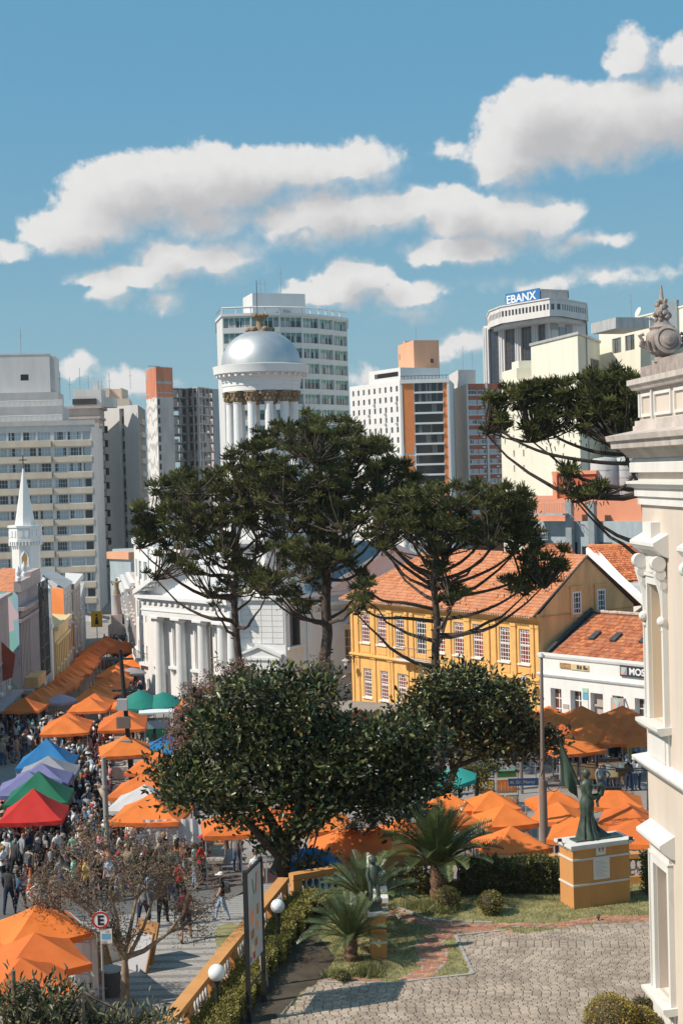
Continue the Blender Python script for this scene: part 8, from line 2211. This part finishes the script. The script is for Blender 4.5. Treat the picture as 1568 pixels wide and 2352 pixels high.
def disc(parent, name, r, z, n, m, y, ring=None, x=0):
    b = MB(); b.M = Matrix.Translation((x, y, z)) @ Matrix.Rotation(pi / 2, 4, 'X') @ Matrix.Rotation(pi / n, 4, 'Z'); b.lathe([(.001, 0), (r, 0), (r, .02), (.001, .02)], n); b.sm = [False] * len(b.sm); o = b.ob(name, M[m], parent)
    if ring:
        b = MB(); b.M = Matrix.Translation((x, y - .022, z)) @ Matrix.Rotation(pi / 2, 4, 'X') @ Matrix.Rotation(pi / n, 4, 'Z'); b.lathe([(r * .78, 0), (r, 0), (r, .006), (r * .78, .006), (r * .78, 0)], n, 0, 0, 0, 2 * pi - .001); b.sm = [False] * len(b.sm); b.ob('rim', M[ring], o)
    return o
t2 = thing('stop_sign', 'red octagonal sign with white edge on the grey post above the bare tree', 'sign', (p.x - .02, p.y - .12, p.z + .62)); disc(t2, 'plate', .36, 0, 8, 'signwhite', 0); disc(t2, 'face', .33, 0, 8, 'signred', -.024)
t2 = thing('prohibition_sign', 'round white sign with red ring and slash on the grey post', 'sign', (p.x + .02, p.y - .16, p.z - .05)); disc(t2, 'plate', .30, 0, 24, 'signwhite', 0, 'signred')
b = MB(); b.M = Matrix.Rotation(.78, 4, 'Y'); b.box(-.25, .25, -.032, -.028, -.03, .03); b.ob('slash', M['signred'], t2); text('lettering', 'E', M['signblack'], t2, I4, -.11, -.026, -.13, .36, .002, .012)
p = P(238, 2300, 36.5); p.z = g(36.5); t = thing('parking_sign', 'round parking sign with letter E in a red ring on a thin post', 'sign', p)
zc = zat(236, 2112, p.y) - p.z
b = MB(); b.tube([(0, 0, 0), (0, 0, zc + .25)], .03, 8); b.ob('post', M['zinc'], t)
o = disc(t, 'plate', .225, zc, 28, 'signwhite', -.05, 'signred'); text('lettering', 'E', M['signblack'], o, I4, -.085, -.075, zc - .12, .34, .003, .012)
b = MB(); b.box(-.02, .28, -.06, -.04, zc - .62, zc - .24); b.ob('lower_plate', M['paper'], t); b = MB(); b.box(.02, .24, -.066, -.06, zc - .50, zc - .36); b.ob('blue_field', M['skyblue'], t)
b = MB(); b.box(.12, .2, -.066, -.06, zc - .33, zc - .27); b.ob('small_square', M['ochrewall'], t); text('lettering', '100', M['stoneside'], t, I4, -.0, -.062, zc - .61, .10, .002)
p = G(338, 1985); t = thing('arrow_sign', 'round sign with a black right arrow and red rim on a thin post', 'sign', p); zc = zat(333, 1874, p.y) - p.z
b = MB(); b.tube([(.1, 0, 0), (0, 0, zc + .1)], .028, 8); b.ob('post', M['zinc'], t)
o = disc(t, 'plate', .27, zc, 26, 'signwhite', -.05, 'signred'); b = MB(); b.poly([(-.14, -.08, zc - .02), (.05, -.08, zc - .02), (.05, -.08, zc - .07), (.15, -.08, zc), (.05, -.08, zc + .07), (.05, -.08, zc + .02), (-.14, -.08, zc + .02)]); b.ob('arrow', M['signblack'], o)
p = G(71, 2050); t = thing('traffic_cone', 'orange and white traffic cone in the street beside walking people', 'cone', p)
b = MB(); b.box(-.22, .22, -.22, .22, 0, .04); b.lathe([(.17, .04), (.11, .4)], 16); b.lathe([(.082, .58), (.035, .95)], 16); b.ob('body', M['cone'], t); b = MB(); b.lathe([(.111, .4), (.083, .58)], 16); b.ob('white_band', M['signwhite'], t)
p = G(256, 2290); t = thing('litter_bin', 'dark cylindrical litter bin beside the bare tree trunk', 'bin', p); b = MB(); b.lathe([(.24, 0), (.28, .7), (.28, .75)], 16); b.ob('body', M['crate'], t); b = MB(); b.lathe([(.31, .75), (.3, .8), (.05, .9)], 16); b.ob('lid', M['zinc'], t)
p = P(1250, 1960, 56); t = thing('utility_pole', 'brown round utility pole in front of the yellow townhouse corner', 'pole', (p.x, p.y, g(p.y))); zt_ = zat(1243, 1512, 56) - g(56); q = P(1243, 1512, 56)
b = MB(); b.tube([(0, 0, 0), (0, 0, zt_ * .45)], [.17, .15], 12); b.tube([(0, 0, zt_ * .45), (q.x - p.x, 0, zt_)], [.09, .06], 10); b.ob('shaft', M['pole'], t)
b = MB(); b.tube([(q.x - p.x, 0, zt_), (q.x - p.x, -.1, zt_ + .1)], .05, 6); b.lathe([(.05, zt_), (.14, zt_ + .05), (.12, zt_ + .12), (.03, zt_ + .2)], 10, q.x - p.x); b.ob('lamp_head', M['zinc'], t)
for i, zz in enumerate((.43, .53, .55)):
    b = MB(); z = zt_ * zz; b.tube([(0, -.05, z), (3, -.3, z - .25 - .1 * i), (7, -.6, z - .3 - .1 * i), (12, -1, z)], .018, 4); b.ob('cable', M['iron'], t)
for i, (dx, zz) in enumerate(((.45, .545), (.4, .435), (-.4, .545))):
    b = MB(); z = zt_ * zz; b.tube([(dx + .26 * cos(a), -.2 + .02 * i, z + .3 * sin(a)) for a in [k * pi / 8 for k in range(17)]], .016, 4, False); b.ob('cable_coil', M['iron'], t)
for i, (dx, zz) in enumerate(((2.6, .54), (2.7, .41), (3.2, .49))):
    b = MB(); z = zt_ * zz; b.tube([(dx - .35, -.25, z), (dx + .35, -.3, z)], .08, 6); b.ob('splice_box', M['iron'], t)
p = P(1202, 1800, 57); t = thing('street_sign', 'dark blue street name plate behind the orange tents, left of the brown pole', 'sign', (p.x, p.y, g(p.y))); zc = p.z - g(p.y) + .05
b = MB(); b.tube([(.62, 0, 0), (.62, 0, zc + .3)], .03, 6); b.ob('post', M['zinc'], t); b = MB(); b.box(-.62, .6, -.02, .02, zc - .14, zc + .16); o = b.ob('plate', M['signblue'], t)
text('lettering', 'Al. Dr. Muricy', M['signgrey'], o, I4, -.55, -.026, zc - .05, .175, .002)
for px, y, d, lb in ((483, 1440, 100, 'thin dark pole in front of the white church columns'), (1196, 1740, 76, 'thin pole beside the painting rack')):
    p = P(px, y, d); t = thing('thin_pole', lb, 'pole', (p.x, p.y, g(d))); b = MB(); b.tube([(0, 0, 0), (0, 0, p.z - g(d))], .09, 8); b.tube([(0, -.1, p.z - g(d) - 2.2), (.5, -.3, p.z - g(d) - 2.1)], .05, 5); b.ob('shaft', M['pole'], t)
p = G(224, 1482); t = thing('crossing_sign', 'yellow pedestrian crossing sign at the street end', 'sign', p); b = MB(); b.tube([(0, 0, 0), (0, 0, 3.2)], .06, 6); b.ob('post', M['mint'], t); b = MB(); b.box(-.8, .8, -.05, .05, 2.6, 4.9); b.ob('plate', M['signyellow'], t)
b = MB(); b.poly([(-.25, -.07, 3.0), (.3, -.07, 3.0), (.1, -.07, 4.1), (-.1, -.07, 4.1)]); b.sphere((0, -.06, 4.35), .16, 8, 6, sy=.2); b.ob('symbol', M['signblack'], t)
p = G(360, 1700); t = thing('food_kiosk', 'small white glazed food kiosk with green counter under the teal parasols', 'kiosk', p, .1)
b = MB(); b.box(-1, 1, -.6, .6, 0, .9); b.ob('counter', M['cloth_green'], t); b = MB(); b.box(-1, 1, -.55, .55, .9, 1.5); b.ob('glass_case', [G_blue], t); b = MB(); b.box(-1.2, 1.3, -.8, .8, 2.0, 2.1); b.ob('roof', M['signwhite'], t)
for sx_ in (-1, 1): k = MB(); k.tube([(sx_ * .95, -.5, .9), (sx_ * .95, -.5, 2.0)], .03, 5); k.ob('post', M['signwhite'], t)

# ------------------------------------------------------------------ people
PAL = {'black': (.014, .014, .016), 'charcoal': (.05, .05, .055), 'navy': (.018, .026, .06), 'white': (.72, .70, .68), 'grey': (.25, .25, .26), 'red': (.48, .03, .03), 'maroon': (.13, .03, .035), 'teal': (.03, .25, .25), 'mint': (.30, .55, .45), 'beige': (.45, .34, .25), 'brown': (.16, .08, .045), 'denim blue': (.08, .15, .26), 'pink': (.6, .25, .26), 'yellow': (.65, .42, .05), 'light blue': (.32, .42, .55), 'orange': (.6, .2, .06)}
for k_, c_ in PAL.items(): dm('cloth ' + k_, c_, rough=.85, var=.12, scale=8)
for k_, c_ in (('s0', (.50, .28, .19)), ('s1', (.36, .19, .12)), ('s2', (.17, .085, .055))): dm('skin ' + k_, c_, rough=.55, var=.05, scale=9)
for k_, c_ in (('black', (.012, .011, .010)), ('brown', (.06, .03, .017)), ('fair', (.28, .17, .08)), ('grey', (.32, .31, .30))): dm('hair ' + k_, c_, rough=.6, var=.2, scale=30)
dm('shoe', (.06, .06, .065), var=.6, scale=2)
def body(pose, female, sleeves, shorts, lev=1):
    J = {'pel': (0, 0, .95), 'spi': (0, .01, 1.13), 'che': (0, .0, 1.33), 'neb': (0, .0, 1.46), 'nek': (0, -.015, 1.53), 'hed': (0, -.03, 1.64), 'top': (0, -.02, 1.70), 'nos': (0, -.125, 1.605)}
    Rr = {'pel': (.155, .115) if not female else (.165, .12), 'spi': (.135, .10) if not female else (.115, .095), 'che': (.155, .11) if not female else (.135, .11), 'neb': (.10, .075), 'nek': (.052, .056), 'hed': (.082, .098), 'top': (.062, .075), 'nos': (.014, .014)}
    E = [('pel', 'spi'), ('spi', 'che'), ('che', 'neb'), ('neb', 'nek'), ('nek', 'hed'), ('hed', 'top'), ('hed', 'nos')]
    sw = {'stand': .04, 'walk': .22, 'stride': .16}.get(pose, .05)
    for s_, S in ((-1, 'L'), (1, 'R')):
        w_ = .175 if not female else .155; f = s_ * sw
        J['sh' + S] = (s_ * w_, 0, 1.40); Rr['sh' + S] = (.062, .062)
        if pose == 'hips': el, wr = (s_ * .36, .08, 1.17), (s_ * .19, -.05, 1.0)
        elif pose == 'fold': el, wr = (s_ * .24, .02, 1.14), (-s_ * .04, -.2, 1.16)
        elif pose == 'phone' and s_ > 0: el, wr = (s_ * .23, -.03, 1.14), (s_ * .12, -.28, 1.26)
        elif pose == 'point' and s_ < 0: el, wr = (s_ * .34, -.12, 1.28), (s_ * .42, -.36, 1.36)
        else: el, wr = (s_ * .235, .03 - f * .5, 1.13), (s_ * .245, -.07 - f * .9, .89)
        hd = Vector(wr) + (Vector(wr) - Vector(el)).normalized() * .10; th = Vector(wr) + (Vector(wr) - Vector(el)).normalized() * .05 + Vector((-s_ * .03, -.03, 0))
        J['el' + S], J['wr' + S], J['ha' + S], J['th' + S] = el, wr, tuple(hd), tuple(th)
        Rr['el' + S] = (.045, .045); Rr['wr' + S] = (.029, .032); Rr['ha' + S] = (.022, .038); Rr['th' + S] = (.012, .012)
        J['hi' + S] = (s_ * .09, .0, .87); J['kn' + S] = (s_ * .10, -.02 + f * .9, .48); J['an' + S] = (s_ * .105, .04 + f * 1.7 if f < 0 else .02 + f * 1.5, .085 + (.05 if pose == 'walk' and s_ > 0 else 0)); a = J['an' + S]; J['to' + S] = (a[0] * 1.1, a[1] - .16, .035)
        Rr['hi' + S] = (.098, .105); Rr['kn' + S] = (.065, .065); Rr['an' + S] = (.045, .05); Rr['to' + S] = (.042, .032)
        E += [('che', 'sh' + S), ('sh' + S, 'el' + S), ('el' + S, 'wr' + S), ('wr' + S, 'ha' + S), ('wr' + S, 'th' + S), ('pel', 'hi' + S), ('hi' + S, 'kn' + S), ('kn' + S, 'an' + S), ('an' + S, 'to' + S)]
    names = list(J); me = bpy.data.meshes.new('person'); me.from_pydata([J[n] for n in names], [(names.index(a), names.index(c)) for a, c in E], [])
    o = bpy.data.objects.new('person', me); COL.objects.link(o)
    md = o.modifiers.new('skin', 'SKIN'); md.use_smooth_shade = True
    bm = bmesh.new(); bm.from_mesh(me); ly = bm.verts.layers.skin.verify(); bm.verts.ensure_lookup_table()
    for i, n in enumerate(names): bm.verts[i][ly].radius = Rr[n]; bm.verts[i][ly].use_root = n == 'pel'
    bm.to_mesh(me); bm.free()
    if lev: o.modifiers.new('sub', 'SUBSURF').levels = lev
    bpy.context.view_layer.update()
    out = bpy.data.meshes.new_from_object(o.evaluated_get(bpy.context.evaluated_depsgraph_get())); bpy.data.objects.remove(o)
    out.materials.clear()
    for m_ in ('skin s0', 'cloth black', 'cloth navy', 'shoe'): out.materials.append(M[m_])
    seg = [(Vector(J[a]), Vector(J[c]), a, c) for a, c in E]
    mi = []
    for p in out.polygons:
        c = p.center; best = None
        for a, b_, na, nb in seg:
            ab = b_ - a; f = max(0, min(1, (c - a).dot(ab) / ab.length_squared)); dd = (c - a - ab * f).length - .06 * (na in ('pel', 'spi', 'che') and nb in ('spi', 'che', 'neb'))
            if best is None or dd < best[0]: best = (dd, na, nb, f)
        _, na, nb, f = best
        if na in ('neb', 'nek', 'hed'): k = 1 if c.z < 1.485 else 0
        elif na[:2] == 'wr': k = 0
        elif na[:2] == 'el': k = 1 if sleeves else 0
        elif na[:2] == 'sh': k = 1 if sleeves or f < .55 else 0
        elif na[:2] == 'an': k = 3
        elif na[:2] == 'kn': k = 3 if f > .93 else (0 if shorts and f > .05 else 2)
        elif na[:2] == 'hi': k = 2
        else: k = 1 if c.z > .93 else 2
        mi.append(k)
    out.polygons.foreach_set('material_index', mi); out.polygons.foreach_set('use_smooth', [True] * len(mi)); return out
POSES = ('stand', 'walk', 'hips', 'fold', 'phone', 'stride', 'point')
BODY = {}
def get_body(*k):
    if k not in BODY: BODY[k] = body(*k)
    return BODY[k]
def hairmesh(kind):
    b = MB()
    def cap(r, z0, back=0):
        b.smooth = True
        b.lathe([(r * cos(a) if a < 1.55 else .002, 1.64 + r * 1.12 * sin(a)) for a in [z0 + (pi / 2 - z0) * i / 6 for i in range(7)]], 14, 0, -.018, sx=.96, sy=1.12)
    if kind == 'short': cap(.104, .12); b.sphere((0, .035, 1.615), .088, 10, 7, sz=1.0)
    elif kind == 'long': cap(.108, .1); b.tube([(0, .05, 1.68), (0, .085, 1.58), (0, .095, 1.45), (0, .10, 1.33)], [.09, .105, .10, .05], 10)
    elif kind == 'bun': cap(.105, .1); b.sphere((0, .04, 1.61), .09, 10, 7); b.sphere((0, .10, 1.71), .05, 8, 6)
    elif kind == 'cap': cap(.112, .18); b.M = Matrix.Translation((0, -.13, 1.665)); b.box(-.075, .075, -.09, .05, -.008, .008)
    elif kind == 'sunhat': cap(.112, .2); b.lathe([(.10, 1.66), (.22, 1.645), (.22, 1.655), (.10, 1.68)], 18, 0, -.02)
    return b.mesh('hat' if kind in ('cap', 'sunhat') else 'hair', M['hair black'])
HAIR = {k: hairmesh(k) for k in ('short', 'long', 'bun', 'cap', 'sunhat')}
bg_ = MB(); bg_.box(-.13, .13, .10, .26, 1.02, 1.42); bg_.box(-.1, .1, .26, .31, 1.06, 1.25); BAG = bg_.mesh('backpack', M['crate'])
SEEN, PEOPLE = set(), []
pr = random.Random(99)
def person(x, y, rz, top, bot, hair, hc, pose, fem, sleeves, shorts, skin, place, bag=False, z=None, scale=1.0, group=None):
    face = (rz % (2 * pi))
    view = 'facing the viewer' if face < .8 or face > 5.48 else 'seen from behind' if 2.34 < face < 3.94 else 'turned right' if face < 2.4 else 'turned left'
    hw = {'short': 'short %s hair' % hc, 'long': 'long %s hair' % hc, 'bun': '%s hair in a bun' % hc, 'cap': '%s cap' % hc, 'sunhat': '%s sun hat' % hc, None: 'bald head'}[hair]
    lab = 'person in %s top, %s %s, %s, %s%s %s' % (top, bot, 'shorts' if shorts else 'trousers', hw, '' if pose not in ('hips', 'fold') else '', view, place)
    lab = ' '.join(lab.split()); ws = lab.split()
    if len(ws) > 16: lab = ' '.join(ws[:16])
    if lab in SEEN: return False
    SEEN.add(lab)
    me = get_body(pose, fem, sleeves, shorts)
    o = link('person', me, None, (x, y, g(y) if z is None else z), rz); s_ = scale * (.95 if fem else 1.02); o.scale = (s_, s_, s_)
    for i, m_ in enumerate(('skin ' + skin, 'cloth ' + top, 'cloth ' + bot)): o.material_slots[i].link = 'OBJECT'; o.material_slots[i].material = M[m_]
    tag(o, lab, 'person', group or 'people at the street market')
    if hair:
        h = link('hat' if hair in ('cap', 'sunhat') else 'hair', HAIR[hair], o); h.material_slots[0].link = 'OBJECT'; h.material_slots[0].material = M[('cloth ' if hair in ('cap', 'sunhat') else 'hair ') + hc]
    if bag: link('backpack', BAG, o)
    PEOPLE.append((x, y)); return True
TOPS = ['black'] * 6 + ['charcoal'] * 3 + ['navy'] * 3 + ['white'] * 5 + ['grey'] * 4 + ['red', 'maroon', 'maroon', 'teal', 'mint', 'beige', 'beige', 'brown', 'denim blue', 'denim blue', 'pink', 'yellow', 'light blue', 'orange']
BOTS = ['navy', 'navy', 'denim blue', 'denim blue', 'black', 'black', 'charcoal', 'beige', 'light blue', 'grey']
def near_nick(x, y):
    c = min(TENTS, key=lambda t_: (t_[0] - x) ** 2 + (t_[1] - y) ** 2); return c[3]
def crowd(pg, n, place, mind=.55, face=None, avoid=True, group=None):
    q = [G(a, c, 0).xy for a, c in pg]; x0, x1 = min(p.x for p in q), max(p.x for p in q); y0, y1 = min(p.y for p in q), max(p.y for p in q); q = [tuple(p) for p in q]
    made = tries = 0
    while made < n and tries < n * 60:
        tries += 1
        x, y = pr.uniform(x0, x1), pr.uniform(y0, y1)
        if not inpoly(x, y, q) or any((x - a) ** 2 + (y - c) ** 2 < mind * mind for a, c in PEOPLE): continue
        if avoid and any(abs(x - t_[0]) < t_[2] * .42 and abs(y - t_[1]) < t_[2] * .42 for t_ in TENTS) and pr.random() < .8: continue
        fem = pr.random() < .48; hk = pr.choice(('long', 'long', 'bun', 'long', 'cap', 'sunhat', 'short') if fem else ('short', 'short', 'short', 'short', 'cap', 'cap', None))
        hc = pr.choice(('white', 'black', 'navy', 'beige', 'red')) if hk in ('cap', 'sunhat') else pr.choice(('black', 'black', 'brown', 'brown', 'fair', 'grey'))
        if person(x, y, pr.choice((0, pi, pi, 1.57, -1.57)) + pr.uniform(-.7, .7), pr.choice(TOPS), pr.choice(BOTS), hk, hc, pr.choice(POSES), fem, pr.random() < .45, (not fem) and pr.random() < .3, pr.choice(('s0', 's0', 's1', 's2')), place, pr.random() < .15, scale=pr.uniform(.95, 1.05), group=group): made += 1
# those one can tell apart
def at(px, py, *a, **k): p = G(px, py); return person(p.x, p.y, *a, **k)
at(22, 2100, pi, 'charcoal', 'navy', 'short', 'black', 'walk', False, True, False, 's1', 'walking away at the left edge')
at(48, 2097, pi - .1, 'denim blue', 'navy', 'long', 'black', 'walk', True, True, False, 's0', 'walking away beside the traffic cone')
at(511, 2117, -1.5, 'black', 'light blue', 'cap', 'white', 'stride', True, False, False, 's0', 'walking on the pavement left of the sign board', bag=True)
at(428, 2165, pi, 'maroon', 'navy', 'short', 'black', 'walk', False, False, True, 's0', 'walking away on the pavement')
at(88, 2130, .3, 'white', 'black', 'long', 'fair', 'hips', True, True, False, 's0', 'beside the lower left orange tent')
at(104, 2112, .2, 'black', 'black', 'short', 'black', 'stand', False, True, False, 's1', 'behind the woman in white')
at(131, 2120, .5, 'beige', 'charcoal', 'short', 'brown', 'stand', False, False, False, 's0', 'behind the lower left orange tent')
at(327, 1998, pi, 'denim blue', 'charcoal', 'cap', 'black', 'stand', False, False, True, 's0', 'beside the arrow sign')
at(283, 1998, pi + .3, 'white', 'white', 'long', 'black', 'stand', True, True, False, 's1', 'by the grey post')
at(171, 2002, .2, 'mint', 'charcoal', 'short', 'brown', 'phone', True, False, False, 's0', 'looking down at a phone')
at(135, 2003, .6, 'white', 'charcoal', 'short', 'black', 'stand', False, False, False, 's0', 'left of the one in mint')
at(149, 2012, -.9, 'charcoal', 'grey', 'cap', 'grey', 'stand', False, False, False, 's1', 'between white and mint tops')
at(97, 2030, pi + .2, 'black', 'navy', 'short', 'black', 'point', False, False, False, 's1', 'back turned in the street')
at(70, 2035, pi - .3, 'beige', 'maroon', 'bun', 'black', 'walk', True, True, False, 's0', 'walking behind the traffic cone', bag=True)
at(545, 2003, pi - .2, 'grey', 'denim blue', 'short', 'black', 'stand', False, False, False, 's1', 'at the plant stall beside the dark tree')
at(590, 2062, .2, 'white', 'white', 'short', 'brown', 'stride', False, False, True, 's0', 'partly behind the sign board')
at(375, 2130, pi, 'charcoal', 'black', 'short', 'black', 'walk', False, True, False, 's1', 'behind the bare tree branches')
at(395, 2105, 2.6, 'navy', 'denim blue', 'long', 'brown', 'walk', True, True, False, 's0', 'behind the bare tree branches')
at(345, 2110, 3.6, 'light blue', 'denim blue', 'bun', 'fair', 'walk', True, True, False, 's0', 'behind the bare tree branches')
at(330, 2135, 2.9, 'grey', 'navy', 'short', 'grey', 'stride', False, True, False, 's0', 'behind the bare tree branches')
at(415, 2080, .4, 'red', 'black', 'long', 'black', 'stand', True, False, False, 's0', 'behind the bare tree branches, far side')
for i, (x, y, tp, bt, hr, hc, f) in enumerate(((1378, 1830, 'grey', 'denim blue', None, 'x', .5), (1387, 1828, 'denim blue', 'denim blue', 'long', 'brown', -.4), (1394, 1808, 'black', 'charcoal', 'cap', 'beige', .6), (1408, 1806, 'black', 'denim blue', 'short', 'brown', .2), (1426, 1806, 'black', 'beige', 'short', 'black', -.9), (1440, 1808, 'light blue', 'navy', 'short', 'grey', 1.2), (1444, 1818, 'black', 'navy', None, 'x', -.6), (1456, 1816, 'white', 'denim blue', 'cap', 'white', .3), (1468, 1815, 'white', 'charcoal', 'short', 'brown', 1.0), (1362, 1815, 'charcoal', 'black', 'short', 'black', 0))):
    at(x, y, f, tp, bt, hr, hc, ('stand', 'hips', 'fold', 'phone')[i % 4], hr == 'long', tp != 'black' or i == 2, False, 's0' if i % 3 else 's1', 'by the easels near the palace', group='people by the easels')
at(1282, 1965, .3, 'black', 'navy', 'short', 'black', 'stand', False, True, False, 's1', 'under the tent behind the bronze mother')
at(1210, 1990, 1.2, 'white', 'navy', 'sunhat', 'beige', 'stand', True, True, False, 's0', 'behind the garden wall under the nearest tent')
at(1105, 1930, 0, 'grey', 'navy', 'short', 'brown', 'stand', False, True, False, 's0', 'between the orange tents by the cycad')
at(1050, 1842, 0, 'black', 'black', 'short', 'black', 'stand', False, True, False, 's1', 'seated height figure near the aqua parasol')
at(900, 1990, -.5, 'beige', 'navy', 'short', 'brown', 'stand', False, True, False, 's0', 'behind the bronze child wall')
pe = P(1454, 1146, 163.6); person(pe.x, pe.y + 1.2, .2, 'black', 'black', 'short', 'black', 'stand', False, False, False, 's0', 'leaning at the terracotta parapet below the tanks', z=zat(1454, 1146, 163.6) - 1.1)
crowd([(0, 1900), (140, 1905), (320, 1900), (325, 1965), (235, 2010), (110, 2015), (0, 2040)], 80, 'in the street crowd', .42)
crowd([(152, 1715), (255, 1705), (262, 1895), (152, 1895)], 70, 'in the aisle by the coloured tents', .5)
crowd([(250, 1642), (322, 1642), (325, 1575), (310, 1500), (262, 1488), (262, 1530), (258, 1575)], 12, 'in the packed street', .5, group='people in the packed street')
crowd([(0, 1700), (120, 1735), (250, 1735), (255, 1705), (190, 1690), (0, 1660)], 34, 'in the shade below the tents', .6)
crowd([(300, 1690), (390, 1720), (420, 1800), (300, 1760)], 16, 'near the kiosk', .6)
crowd([(0, 1660), (60, 1600), (150, 1530), (190, 1495), (170, 1490), (90, 1550), (0, 1610)], 14, 'along the left shop fronts', .7)
crowd([(180, 2080), (470, 2040), (480, 2010), (300, 2015), (100, 2040)], 34, 'in the open street', .7)
# beyond those: more figures packed between and behind them, too many to pick apart
def low(me):
    v = np.empty(len(me.vertices) * 3, np.float32); me.vertices.foreach_get('co', v); return v.reshape(-1, 3), [tuple(p.vertices) for p in me.polygons], [p.material_index for p in me.polygons]
LOWB = [low(body(p_, f_, sl, sh, 0)) for p_, f_, sl, sh in (('stand', False, True, False), ('walk', True, False, False), ('fold', False, False, True), ('phone', True, True, False), ('stride', False, False, False))]
LOWH = [low(HAIR[k_]) for k_ in ('short', 'long', 'cap', 'bun')]
fr_ = random.Random(8); CM = ['cloth ' + k_ for k_ in PAL] + ['skin s0', 'skin s1', 'hair black', 'hair brown', 'shoe']; CI = {k_: i for i, k_ in enumerate(CM)}
cv, cf, cmi = [], [], []
def add_low(x, y):
    rz = fr_.choice((0, pi, pi, 1.57, -1.57)) + fr_.uniform(-.6, .6); s_ = fr_.uniform(.93, 1.05); c, sn = cos(rz) * s_, sin(rz) * s_; z = g(y)
    sk = fr_.choice(('skin s0', 'skin s0', 'skin s1')); mm = [CI[sk], CI['cloth ' + fr_.choice(TOPS)], CI['cloth ' + fr_.choice(BOTS)], CI['shoe']]; hm = CI[fr_.choice(('hair black', 'hair black', 'hair black', 'hair brown', 'hair brown', 'hair brown', 'cloth white', 'cloth navy', 'cloth beige'))]
    for (v, f, m_), hair in ((fr_.choice(LOWB), False), (fr_.choice(LOWH), True)):
        n0 = sum(len(q_) for q_ in cv[-1:]) if 0 else add_low.n
        cv.append(np.stack([x + v[:, 0] * c - v[:, 1] * sn, y + v[:, 0] * sn + v[:, 1] * c, z + v[:, 2] * s_], 1)); add_low.n += len(v)
        cf.extend(tuple(i + n0 for i in q_) for q_ in f); cmi.extend([hm] * len(f) if hair else [mm[i] for i in m_])
    PEOPLE.append((x, y))
add_low.n = 0
for pg, n, md in (([(252, 1640), (325, 1640), (322, 1565), (305, 1488), (238, 1480), (262, 1520), (262, 1575)], 300, .42), ([(0, 1900), (140, 1900), (325, 1895), (330, 1965), (240, 2000), (110, 2005), (0, 2025)], 60, .40), ([(152, 1715), (258, 1705), (265, 1895), (152, 1895)], 50, .40), ([(0, 1665), (200, 1690), (255, 1705), (250, 1740), (120, 1740), (0, 1760)], 60, .5), ([(1260, 1735), (1470, 1735), (1475, 1775), (1260, 1775)], 24, .6), ([(420, 1700), (470, 1800), (480, 1950), (430, 1950), (390, 1800)], 22, .6)):
    q = [tuple(G(a, c, 0).xy) for a, c in pg]; xs, ys = [p[0] for p in q], [p[1] for p in q]; k_ = tr_ = 0
    while k_ < n and tr_ < n * 80:
        tr_ += 1; x, y = fr_.uniform(min(xs), max(xs)), fr_.uniform(min(ys), max(ys))
        if inpoly(x, y, q) and not any((x - a) ** 2 + (y - c) ** 2 < md * md for a, c in PEOPLE): add_low(x, y); k_ += 1
me = bpy.data.meshes.new('crowd'); me.from_pydata(np.concatenate(cv).tolist(), [], cf)
for m_ in CM: me.materials.append(M[m_])
me.polygons.foreach_set('material_index', cmi); me.polygons.foreach_set('use_smooth', [True] * len(cmi))
tag(link('crowd', me), 'dense crowd of figures packed behind and between the nearer people', 'crowd', kind='stuff')
# ------------------------------------------------------------------ thin haze over the town
b = MB(); b.box(-1430, 1430, -80, 2640, -15, 90)
hz_ = bpy.data.materials.new('haze'); hz_.use_nodes = True
t = NT(hz_.node_tree); v = t.n('ShaderNodeVolumePrincipled', {'Color': (.86, .88, .92, 1), 'Density': .00012, 'Anisotropy': .2}); o_ = t.n('ShaderNodeOutputMaterial'); t.t.links.new(v.outputs[0], o_.inputs['Volume'])
tag(b.ob('haze', hz_), 'thin pale haze over the town', 'haze', kind='stuff')
